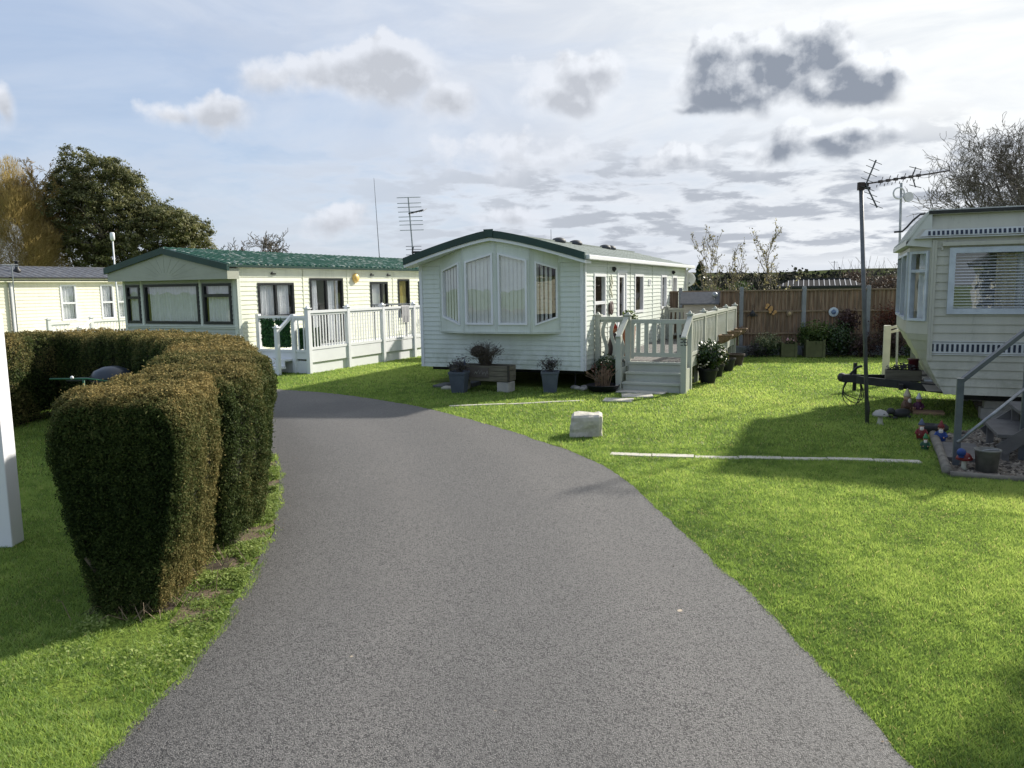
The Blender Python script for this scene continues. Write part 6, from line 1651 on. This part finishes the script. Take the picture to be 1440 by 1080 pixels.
def shroom(loc, h, rad, capm, lab, spots=True):
    r = thing('toadstool_ornament', lab, 'ornament', (*loc, 0)); m = MB(); m.lathe([(rad*.5, 0), (rad*.32, h*.2), (rad*.28, h*.6)], (0, 0, 0), 12); m.build('stalk', MATS['cream_plaster'], r, True)
    m = MB(); m.lathe([(rad*.3, h*.52), (rad, h*.6), (rad*.95, h*.72), (rad*.6, h*.92), (.01, h)], (0, 0, 0), 16); m.build('cap', capm, r, True)
    m = MB()
    for k in range(8): a = k * 2.4; t = .35 + .5 * (k % 3) / 2; m.ball((rad * t * math.cos(a), rad * t * math.sin(a), h * (1 - .30 * t)), rad * .15, 6, sc=(1, 1, .35))
    m.build('spots', dark_steel if not spots else petal, r, True)
shroom(c3w(-.56, -.43), .21, .105, concrete, 'white toadstool ornament with dark spots by the aerial pole', False)
shroom(c3w(.14, -3.0), .19, .08, cred, 'small red toadstool ornament in the corner of the gravel bed')
def dog():
    r = thing('animal_ornament', 'low dark animal shaped ornament lying in the grass under the drawbar', 'ornament', (*c3w(-.26, .25), 0), .3); m = MB(); m.ball((0, 0, .07), .085, 12, sc=(1.9, .8, .8)); m.ball((-.19, 0, .11), .055, 10, sc=(1.2, .9, .9)); m.ball((-.25, 0, .09), .03, 8)
    for sx in (-.12, .12):
        for sy in (-.05, .05): m.ball((sx - .04, sy, .02), .03, 6, sc=(1.6, .8, .7))
    m.build('animal_body', M_('dark_resin', (.035, .035, .035), .6), r, True)
dog()
r = thing('bowl_ornament', 'dark round bowl shaped ornament behind the red coated gnome', 'ornament', (*c3w(.0, -.95), 0)); m = MB(); m.lathe([(.05, 0), (.10, .05), (.12, .12), (.11, .125), (.09, .07)], (0, 0, 0), 14); m.ball((.15, .02, .07), .07, 10, sc=(1.5, .9, .9)); m.build('bowl', MATS['dark_resin'], r, True)
r = thing('metal_bucket', 'dull galvanised bucket standing on the gravel by the steps', 'bucket', (*c3w(.34, -3.02), 0), .2); m = MB(); m.lathe([(.095, 0), (.115, .22), (.125, .225), (.125, .24), (.112, .24), (.09, .05)], (0, 0, 0), 20); m.build('pail', M_('dull_zinc', (.20, .20, .18), .6, .2, 10, metal=.4), r, True); m = MB(); m.tube([(.12 * math.cos(a), -.02, .22 + .02 * math.sin(a)) for a in np.linspace(0, math.pi, 12)], .004, 5); m.build('bail_handle', grey_steel, r)
r = thing('ball_ornament', 'blue glazed ball ornament on top of the red toadstool corner', 'ornament', (*c3w(.10, -3.08), .15)); m = MB(); m.ball((0, 0, .05), .045, 12); m.lathe([(.03, 0), (.02, .02)], (0, 0, 0), 8); m.build('ball', cblue, r, True)

# ------------------------------------------------------------------ white post with letter plate at the left edge
r = thing('gate_post', 'square white post with a grey plate, left of the hedge', 'post', (-3.99, 5.86, 0), .08); m = MB(); m.box((0, 0, .9), (.17, .17, 1.8)); m.build('shaft', M_('white_post_paint', (.80, .81, .84), .35, .02, 3), r, bevel=.008); m = MB(); m.box((0, 0, 1.825), (.19, .19, .035)); m.build('cap', MATS['white_post_paint'], r, bevel=.006)
m = MB(); m.box((-.06, -.10, .98), (.14, .03, .34)); m.build('letter_plate', M_('post_plate', (.30, .31, .33), .5), r, bevel=.006); m = MB(); m.box((-.06, -.118, 1.0), (.1, .006, .22)); m.build('plate_window', dark_steel, r)

# ------------------------------------------------------------------ things in the hollow of the hedge
r = thing('kettle_barbecue', 'dark domed barbecue standing in the shaded hollow of the hedge', 'barbecue', (-5.62, 10.75, 0)); m = MB(); m.lathe([(.08, .52), (.22, .60), (.275, .74), (.285, .76)], (0, 0, 0), 22); m.build('bowl', MATS['dark_resin'], r, True)
m = MB(); m.lathe([(.285, .765), (.28, .80), (.22, .88), (.10, .93), (.01, .94)], (0, 0, 0), 22); m.build('lid', M_('blue_black_enamel', (.03, .04, .055), .3), r, True)
for k in range(3): a = k * 2.1; m = MB(); m.tube([(.1 * math.cos(a), .1 * math.sin(a), .56), (.28 * math.cos(a), .28 * math.sin(a), 0)], .012, 6); m.build('leg', grey_steel, r)
m = MB(); m.box((-.42, 0, .76), (.28, .3, .02)); m.build('side_shelf', dark_steel, r)
r = thing('hose_stand', 'green tubular metal stand with a long top bar in front of the barbecue', 'stand', (-5.35, 9.55, 0)); gp = M_('green_enamel', (.015, .10, .05), .5); m = MB(); m.tube([(-.42, .0, .90), (.05, 0, .895), (.42, .03, .84)], .011, 8); m.build('top_bar', gp, r, True); m = MB(); m.tube([(.0, 0, 0), (.0, 0, .89)], .014, 8); m.build('upright', gp, r, True)
m = MB(); m.tube([(-.28, 0, .0), (0, 0, .1), (.28, 0, 0)], .012, 6); m.tube([(0, -.28, .0), (0, 0, .1), (0, .28, 0)], .012, 6); m.build('feet', gp, r)
m = MB(); m.ball((-.13, -.02, .915), .022, 8); m.build('tap', white, r, True)
# ------------------------------------------------------------------ trees
def tree_mesh(seed, base, height, spread, levels=5, r0=.3, upb=.35, kids=(5, 5, 5, 4, 4), fork=.25, twig_r=.006, lean=(0, 0), ang=.75, shorten=.62):
    """bare branching tree: list of (points, radii, level)"""
    r = random.Random(seed); out = []
    def grow(p, d, ln, rad, lv):
        n = 5 if lv < 2 else 4; pts = [p.copy()]; q = p.copy(); dd = d.copy()
        for i in range(n):
            dd = (dd + Vector((r.gauss(0, 1), r.gauss(0, 1), r.gauss(0, .6))) * (.10 + .045 * lv) + Vector((0, 0, upb * .13))).normalized(); q = q + dd * ln / n; pts.append(q.copy())
        rads = [max(twig_r, rad * (1 - .6 * i / n)) for i in range(n + 1)]; out.append((pts, rads, lv))
        if lv >= levels: return
        k = kids[min(lv, len(kids) - 1)]
        for j in range(k):
            t = (fork if lv == 0 else .2) + (1 - (fork if lv == 0 else .2)) * (j + r.random()) / k; i = min(n - 1, int(t * n)); pp = pts[i].lerp(pts[i+1], t * n - i); par = (pts[i+1] - pts[i]).normalized()
            s = par.orthogonal().normalized(); s = Matrix.Rotation(r.uniform(0, 6.28), 3, par) @ s; a = ang * r.uniform(.6, 1.25); nd = (par * math.cos(a) + s * math.sin(a) * spread).normalized()
            grow(pp, nd, ln * shorten * r.uniform(.7, 1.15) * (1.15 - .35 * t), max(twig_r, rads[i] * .58), lv + 1)
    grow(Vector(base), Vector((lean[0], lean[1], 1)).normalized(), height, r0, 0); return out
def bare_tree(name, label, base, seed, mat, tmat=None, **kw):
    br = tree_mesh(seed, (0, 0, 0), **kw); root = thing(name, label, 'tree', (*base, 0)); a, b = MB(), MB()
    for pts, rads, lv in br:
        (a if lv < 2 else b).tube(pts, rads, 7 if lv < 2 else 3, cap=False)
    a.build('trunk', mat, root, True); b.build('crown', tmat or mat, root); return br
tw_dark = M_('dark_winter_twigs', (.14, .12, .10), .9, .2, 3)
tw_gold = M_('golden_twigs', (.34, .235, .085), .85, .2, 3, c2=(.22, .16, .07), transl=.2)
bare_tree('bare_tree', 'large bare winter tree rising behind the right caravan roof', (20.6, 31.0), 16, tw_dark, height=5.5, spread=1.2, levels=5, r0=.17, kids=(13, 8, 6, 4, 3), fork=.12, twig_r=.008, ang=.72, shorten=.64, upb=.6)
bare_tree('bare_tree', 'second bare winter tree at the far right edge, behind the larger one', (26.0, 34), 15, tw_dark, height=5.4, spread=1.1, levels=5, r0=.24, kids=(8, 6, 5, 4, 3), fork=.22, twig_r=.007, ang=.62, shorten=.62)
bare_tree('bare_tree', 'low pale bare tree showing over the green roof, right of the evergreen', (-17.0, 50), 8, tw_dark, height=4.2, spread=1.2, levels=4, r0=.2, kids=(9, 7, 5, 4), fork=.3, twig_r=.018, ang=.8, shorten=.6)
bare_tree('bare_tree', 'grey bare shrubby tree at the foot of the golden willow, left edge', (-28.0, 40), 9, tw_dark, height=3.4, spread=1.2, levels=4, r0=.15, kids=(9, 7, 5, 4), fork=.2, twig_r=.015, ang=.8, shorten=.6)
# golden willow
br = bare_tree('willow_tree', 'golden brown leafless willow at the far left behind the cream caravan', (-26.6, 42), 3, pale_bark, tw_gold, height=6.2, spread=.9, levels=5, r0=.28, kids=(10, 8, 7, 6, 4), fork=.10, twig_r=.008, ang=.60, shorten=.50, upb=.5)

wt = [o for o in bpy.data.objects if o.name.startswith('willow_tree')][0]
rw = np.random.default_rng(77); nw = 60000
dw = rw.normal(0, 1, (nw, 3)); dw /= np.linalg.norm(dw, axis=1, keepdims=True); dw[:, 2] = np.abs(dw[:, 2]) * 1.15 - .25
rad_ = rw.uniform(.35, 1.0, nw) ** .5; rad_ *= 1 + .14 * np.sin(dw[:, 0] * 9 + 1) * np.cos(dw[:, 2] * 7)
pw = dw * rad_[:, None] * np.array([2.45, 2.2, 5.2]) + np.array([0, 0, 3.9])
ux = dw * np.array([.5, .5, 1.0]) + rw.normal(0, .28, (nw, 3)); ux[:, 2] = np.abs(ux[:, 2]) + .3; ux /= np.linalg.norm(ux, axis=1, keepdims=True)
ln = rw.uniform(.12, .34, (nw, 1)); sd_ = np.cross(ux, np.tile([0., -1, 0], (nw, 1))); sd_ /= np.linalg.norm(sd_, axis=1, keepdims=True) + 1e-6
np_mesh('fine_twigs', np.stack([pw - sd_ * .008, pw + sd_ * .008, pw + ux * ln], 1).reshape(-1, 3), 3, leaf_mat('willow_twigs', [(.17, .12, .045), (.40, .30, .11), (.62, .48, .20)], .5), np.clip(rw.normal(.5, .25, nw), 0, 1), wt)

def evergreen():
    root = thing('evergreen_tree', 'big dark green evergreen tree with pale branches behind the left caravans', 'tree', (-23.3, 45, 0)); r = np.random.default_rng(17); s = .0416
    lobes = []
    # (px offset from 140, px height above 375, radius px)
    for x, h, q in ((-28, 120, 34), (0, 140, 28), (22, 132, 26), (-52, 112, 22), (40, 118, 24), (-8, 98, 38), (28, 92, 34), (-40, 74, 36), (55, 85, 24), (70, 76, 26), (92, 68, 26), (112, 58, 26), (126, 48, 22), (60, 48, 36), (96, 36, 32), (12, 50, 40), (-42, 34, 36), (128, 26, 22), (0, 14, 40), (50, 10, 40), (95, 8, 34), (-60, 92, 14), (-62, 50, 20)):
        for dy in ((-1, 0, 1) if q > 25 else (-.5, .5)):
            lobes.append((x * s + r.normal(0, .15), dy * q * s * 1.1 + r.normal(0, .3), 3.2 + h * s * 1.0 + r.normal(0, .1), q * s * .80))
    C_, N_, S_ = [], [], []
    for x, y, z, q in lobes:
        k = int(60 * (q / 1.2) ** 2) + 9
        for _ in range(k):
            d = r.normal(0, 1, 3); d /= np.linalg.norm(d); rr = q * r.uniform(.55, 1.12); c = np.array([x, y, z]) + d * rr * np.array([1, 1, .85]); n = 34; cs = r.uniform(.16, .34)
            dd = r.normal(0, 1, (n, 3)); dd /= np.linalg.norm(dd, axis=1, keepdims=True); pts = c + dd * cs * r.random((n, 1)) ** .5 * np.array([1.2, 1.2, .75])
            C_.append(pts); N_.append(dd + d * .4 + np.array([0, 0, .5])); S_.append(np.clip(.45 + r.normal(0, .25) + .3 * dd[:, 2] + r.normal(0, .1, n), 0, 1))
    P_, N_, T_ = np.concatenate(C_), np.concatenate(N_), np.concatenate(S_); P_[:, 2] = np.maximum(P_[:, 2], .3); n = len(P_)
    lm = leaf_mat('evergreen_leaves', [(.045, .054, .020), (.12, .128, .048), (.25, .24, .10)], .3, .6, .3)
    np_mesh('crown', leaves(P_, N_, r.uniform(.045, .10, n), 2.2, .7, r), 4, lm, T_, root)
    a = MB(); br = tree_mesh(44, (0, 0, 0), 6.2, 1.1, levels=3, r0=.36, kids=(10, 7, 5), fork=.12, twig_r=.02, ang=.75, shorten=.5)
    for pts, rads, lv in br: a.tube(pts, rads, 6 if lv < 2 else 4, cap=False)
    a.build('trunk', pale_bark, root, True)
evergreen()
def cone_tree(x, y, h, rad, lab, seed):
    root = thing('conifer_tree', lab, 'tree', (x, y, 0)); r = np.random.default_rng(seed); n = 7000; z = h * r.random(n) ** .8; rr = rad * (1 - (z / h) ** 1.5) * (.6 + .4 * r.random(n)) * (1 + .3 * np.sin(z * 9)); a = r.uniform(0, 6.28, n); p = np.stack([rr * np.cos(a), rr * np.sin(a), z], 1); nr = np.stack([np.cos(a), np.sin(a), .5 + 0 * a], 1)
    np_mesh('crown', leaves(p, nr, r.uniform(.05, .11, n), 2, .7, r), 4, dk_leaf, np.clip(r.normal(.3, .2, n), 0, 1), root); m = MB(); m.tube([(0, 0, 0), (0, 0, h * .8)], [.1, .03], 6); m.build('trunk', bark, root)
cone_tree(11.0, 45, 3.25, 1.15, 'small dark conifer just left of the leafy saplings beyond the fence', 3)
def sapling(x, y, h, lab, seed, nleaf, cols):
    r = random.Random(seed); br = tree_mesh(seed, (0, 0, 0), h * .86, .7, levels=3, r0=.018, kids=(13, 5, 3), fork=.25, twig_r=.006, ang=.5, shorten=.40, upb=.8); root = thing('sapling', lab, 'tree', (x, y, 0)); m = MB()
    for pts, rads, lv in br: m.tube(pts, rads, 4, cap=False)
    m.build('trunk', pale_bark, root); rn = np.random.default_rng(seed); tips = np.array([p for pts, _, lv in br if lv >= 1 for p in pts]); i = rn.choice(len(tips), nleaf); c = tips[i] + rn.normal(0, .05, (nleaf, 3))
    np_mesh('leaves', leaves(c, rn.normal(0, 1, (nleaf, 3)), rn.uniform(.02, .05, nleaf), 1.7, 1, rn), 4, leaf_mat('sapling_leaves', cols, .4), rn.random(nleaf), root)
yl = [(.10, .09, .04), (.24, .21, .10), (.45, .42, .26)]
sapling(7.1, 26, 3.45, 'thin half bare sapling beyond the fence, left of the two', 5, 520, yl); sapling(7.65, 26.4, 2.8, 'shorter sapling with pale leaves close behind the left one', 6, 420, yl); sapling(9.15, 26, 3.55, 'thin leafy sapling beyond the fence in front of the dark roofed hut', 12, 600, yl)
def low_hedge(x0, x1, y, h, lab, seed, mat, n, name='field_hedge', size=.08, thick=1.2, tw=None):
    root = thing(name, lab, 'hedge', ((x0 + x1) / 2, y, 0)); r = np.random.default_rng(seed); w = x1 - x0; x = r.uniform(-w/2, w/2, n); prof = h * (.72 + .2 * np.sin(x * 1.3 + seed) * np.cos(x * .55) + .12 * np.sin(x * 4.1)); z = prof * r.random(n) ** .6; yy = r.normal(0, thick * .3, n); p = np.stack([x, yy, z], 1)
    np_mesh('foliage', leaves(p, np.stack([0 * x, -np.ones(n), .6 + 0 * x], 1), size * r.uniform(.5, 1.3, n), 1.6, .9, r), 4, mat, np.clip(r.normal(.4, .22, n), 0, 1), root)
    if tw:
        m = MB(); rr = random.Random(seed)
        for _ in range(tw):
            X_ = rr.uniform(-w/2, w/2); H_ = h * rr.uniform(.7, 1.08); m.tube([(X_, rr.uniform(-.4, .4), 0), (X_ + rr.gauss(0, .15), 0, H_ * .6), (X_ + rr.gauss(0, .3), rr.uniform(-.3, .3), H_)], [.02, .012, .006], 3, cap=False)
        m.build('stem', tw_dark, root)
brown_leaf = leaf_mat('brown_thicket', [(.045, .03, .022), (.11, .075, .055), (.20, .15, .11)], .3)
low_hedge(18.2, 25, 42.5, 3.15, 'brown leafless thicket beyond the fence at the right', 51, brown_leaf, 16000, 'thicket', .055, 2.2, 160)
low_hedge(8.5, 12.3, 36, 2.1, 'green and brown bushes beyond the fence left of the dark roofed hut', 52, mid_leaf, 5000, 'thicket', .06, 1.5, 30)
low_hedge(7.0, 8.8, 27, 2.05, 'yellow green bush row right behind the fence under the saplings', 53, leaf_mat('olive_leaves', [(.04, .04, .015), (.10, .10, .035), (.20, .18, .07)], .3), 2200, 'thicket', .04, .8, 40)

# ------------------------------------------------------------------ dark roofed hut beyond the fence
q = thing('garden_shrub', 'unseen dark evergreen shrub added just outside the right edge to shade the near lawn', 'shrub', (5.85, 5.05, 0))  # unseen shrub, added and sized to cast the shadow on the lawn corner
leaf_cloud(q, 12000, (0, 0, 1.9), 1.1, .07, dk_leaf, 61, (1, 1, 1.75), shell_=.7); m = MB(); m.tube([(0, 0, 0), (0, 0, 1.6)], .06, 6); m.build('stem', bark, q)
def hut():
    r = thing('hut', 'low building with a dark glossy ribbed hipped roof beyond the fence', 'building', (16.35, 41, 0), -.36); w, d = 4.3, 3.2
    m = MB(); m.box((0, 0, .87), (w - .2, d - .2, 1.74)); m.build('wall', dark_slab, r)
    m = MB(); e, rz_ = 1.78, 2.13; A = [(-w/2, -d/2, e), (w/2, -d/2, e), (w/2, d/2, e), (-w/2, d/2, e)]; B = [(-w/2 + .75, 0, rz_), (w/2 - .75, 0, rz_)]
    m.add(A + B, [(0, 1, 5, 4), (1, 2, 5), (2, 3, 4, 5), (3, 0, 4)]); 
    x = -w/2 + .1
    while x < w/2:
        t = 1.0 if abs(x) < w/2 - .75 else (w/2 - abs(x)) / .75
        m.bar((x, -d/2, e + .02), (x if t >= 1 else x, -d/2 * (1 - t), e + (rz_ - e) * t + .012), .04, .012, 1); x += .25
    m.build('roof', [M_('dark_matt_tin', (.012, .012, .015), .7, .1, 3, spec=.05), M_('pale_rib', (.30, .31, .33), .6)], r); m = MB(); m.bar((-w/2 + .7, 0, rz_ + .02), (w/2 - .7, 0, rz_ + .02), .12, .06); m.build('ridge_cap', dark_steel, r); m = MB(); m.box((0, -d/2 - .02, e - .04), (w, .06, .1)); m.build('gutter', dark_steel, r)
hut()
# ------------------------------------------------------------------ hills
def hills():
    n = 220; m = MB(); xs = np.linspace(-700, 900, n)
    def H(x): return 5.2 + 2.2 * math.sin(x / 95 + 1.0) + 1.2 * math.sin(x / 41 + 2) + 9 / (1 + math.exp(-(x - 120) / 60)) * .35
    rows = [(180, -.5), (230, .3), (290, .75), (360, 1.0), (430, .9)]
    V = []
    for y, f in rows: V += [(x, y + 8 * math.sin(x / 60), H(x) * f + (0 if f < 0 else .3 * math.sin(x / 13 + y))) for x in xs]
    F = [(r_ * n + i, r_ * n + i + 1, (r_ + 1) * n + i + 1, (r_ + 1) * n + i) for r_ in range(len(rows) - 1) for i in range(n - 1)]
    m.add(V, F); mt = bpy.data.materials.new('far_fields'); mt.use_nodes = True; T = NT(mt.node_tree); b = T.n['Principled BSDF']; t = T.node('ShaderNodeTexCoord'); v = T.vmath('MULTIPLY', t.outputs['Object'], (1, .35, 1)); k = T.noise(v, .02, 3, .5)
    c = T.mix(T.mrange(k, .45, .55), (.05, .062, .028), (.07, .068, .042)); c = T.mix(T.mrange(T.noise(v, .06, 5, .7), .52, .58), c, (.03, .035, .02)); T.l.new(c, b.inputs['Base Color']); b.inputs['Roughness'].default_value = .95; b.inputs['Specular IOR Level'].default_value = 0
    tag(m.build('hills', mt, None, True), kind='structure')
hills()
# field trees far away: one row read as a mass
def far_trees():
    r = np.random.default_rng(6); C_, T_ = [], []
    for _ in range(650):
        x = r.uniform(10, 190); y = r.uniform(120, 300); 
        if r.random() < .4: y = 175 + .1 * x + r.normal(0, 2)
        z0 = 0 if y < 190 else 4.8 * min(1, (y - 190) / 150); s = r.uniform(1.2, 3.2) * (.7 if r.random() < .6 else 1); n = 60
        p = r.normal(0, 1, (n, 3)) * np.array([s * .9, s * .5, s * .45]) + np.array([x, y, z0 + s * .55]); C_.append(p); T_.append(np.clip(r.normal(.4, .2) + r.normal(0, .1, n), 0, 1))
    P_ = np.concatenate(C_); n = len(P_); tag(np_mesh('distant_trees', leaves(P_, np.tile([0., -1, .5], (n, 1)), r.uniform(.25, .6, n), 1.4, .8, r), 4, leaf_mat('far_tree_tones', [(.02, .023, .018), (.045, .043, .033), (.08, .07, .055)], 0, 1, 0), np.concatenate(T_)), 'dark line of distant trees and hedgerows under the horizon', 'trees', kind='stuff')
far_trees()
r = thing('telegraph_pole', 'tiny distant telegraph pole on the skyline right of the leafy sapling', 'pole', (75, 180, 0)); m = MB(); m.tube([(0, 0, 0), (0, 0, 6.9)], .07, 5); m.build('shaft', dark_steel, r); m = MB(); m.bar((-.8, 0, 6.6), (.8, 0, 6.6), .07, .07); m.build('crossarm', dark_steel, r)
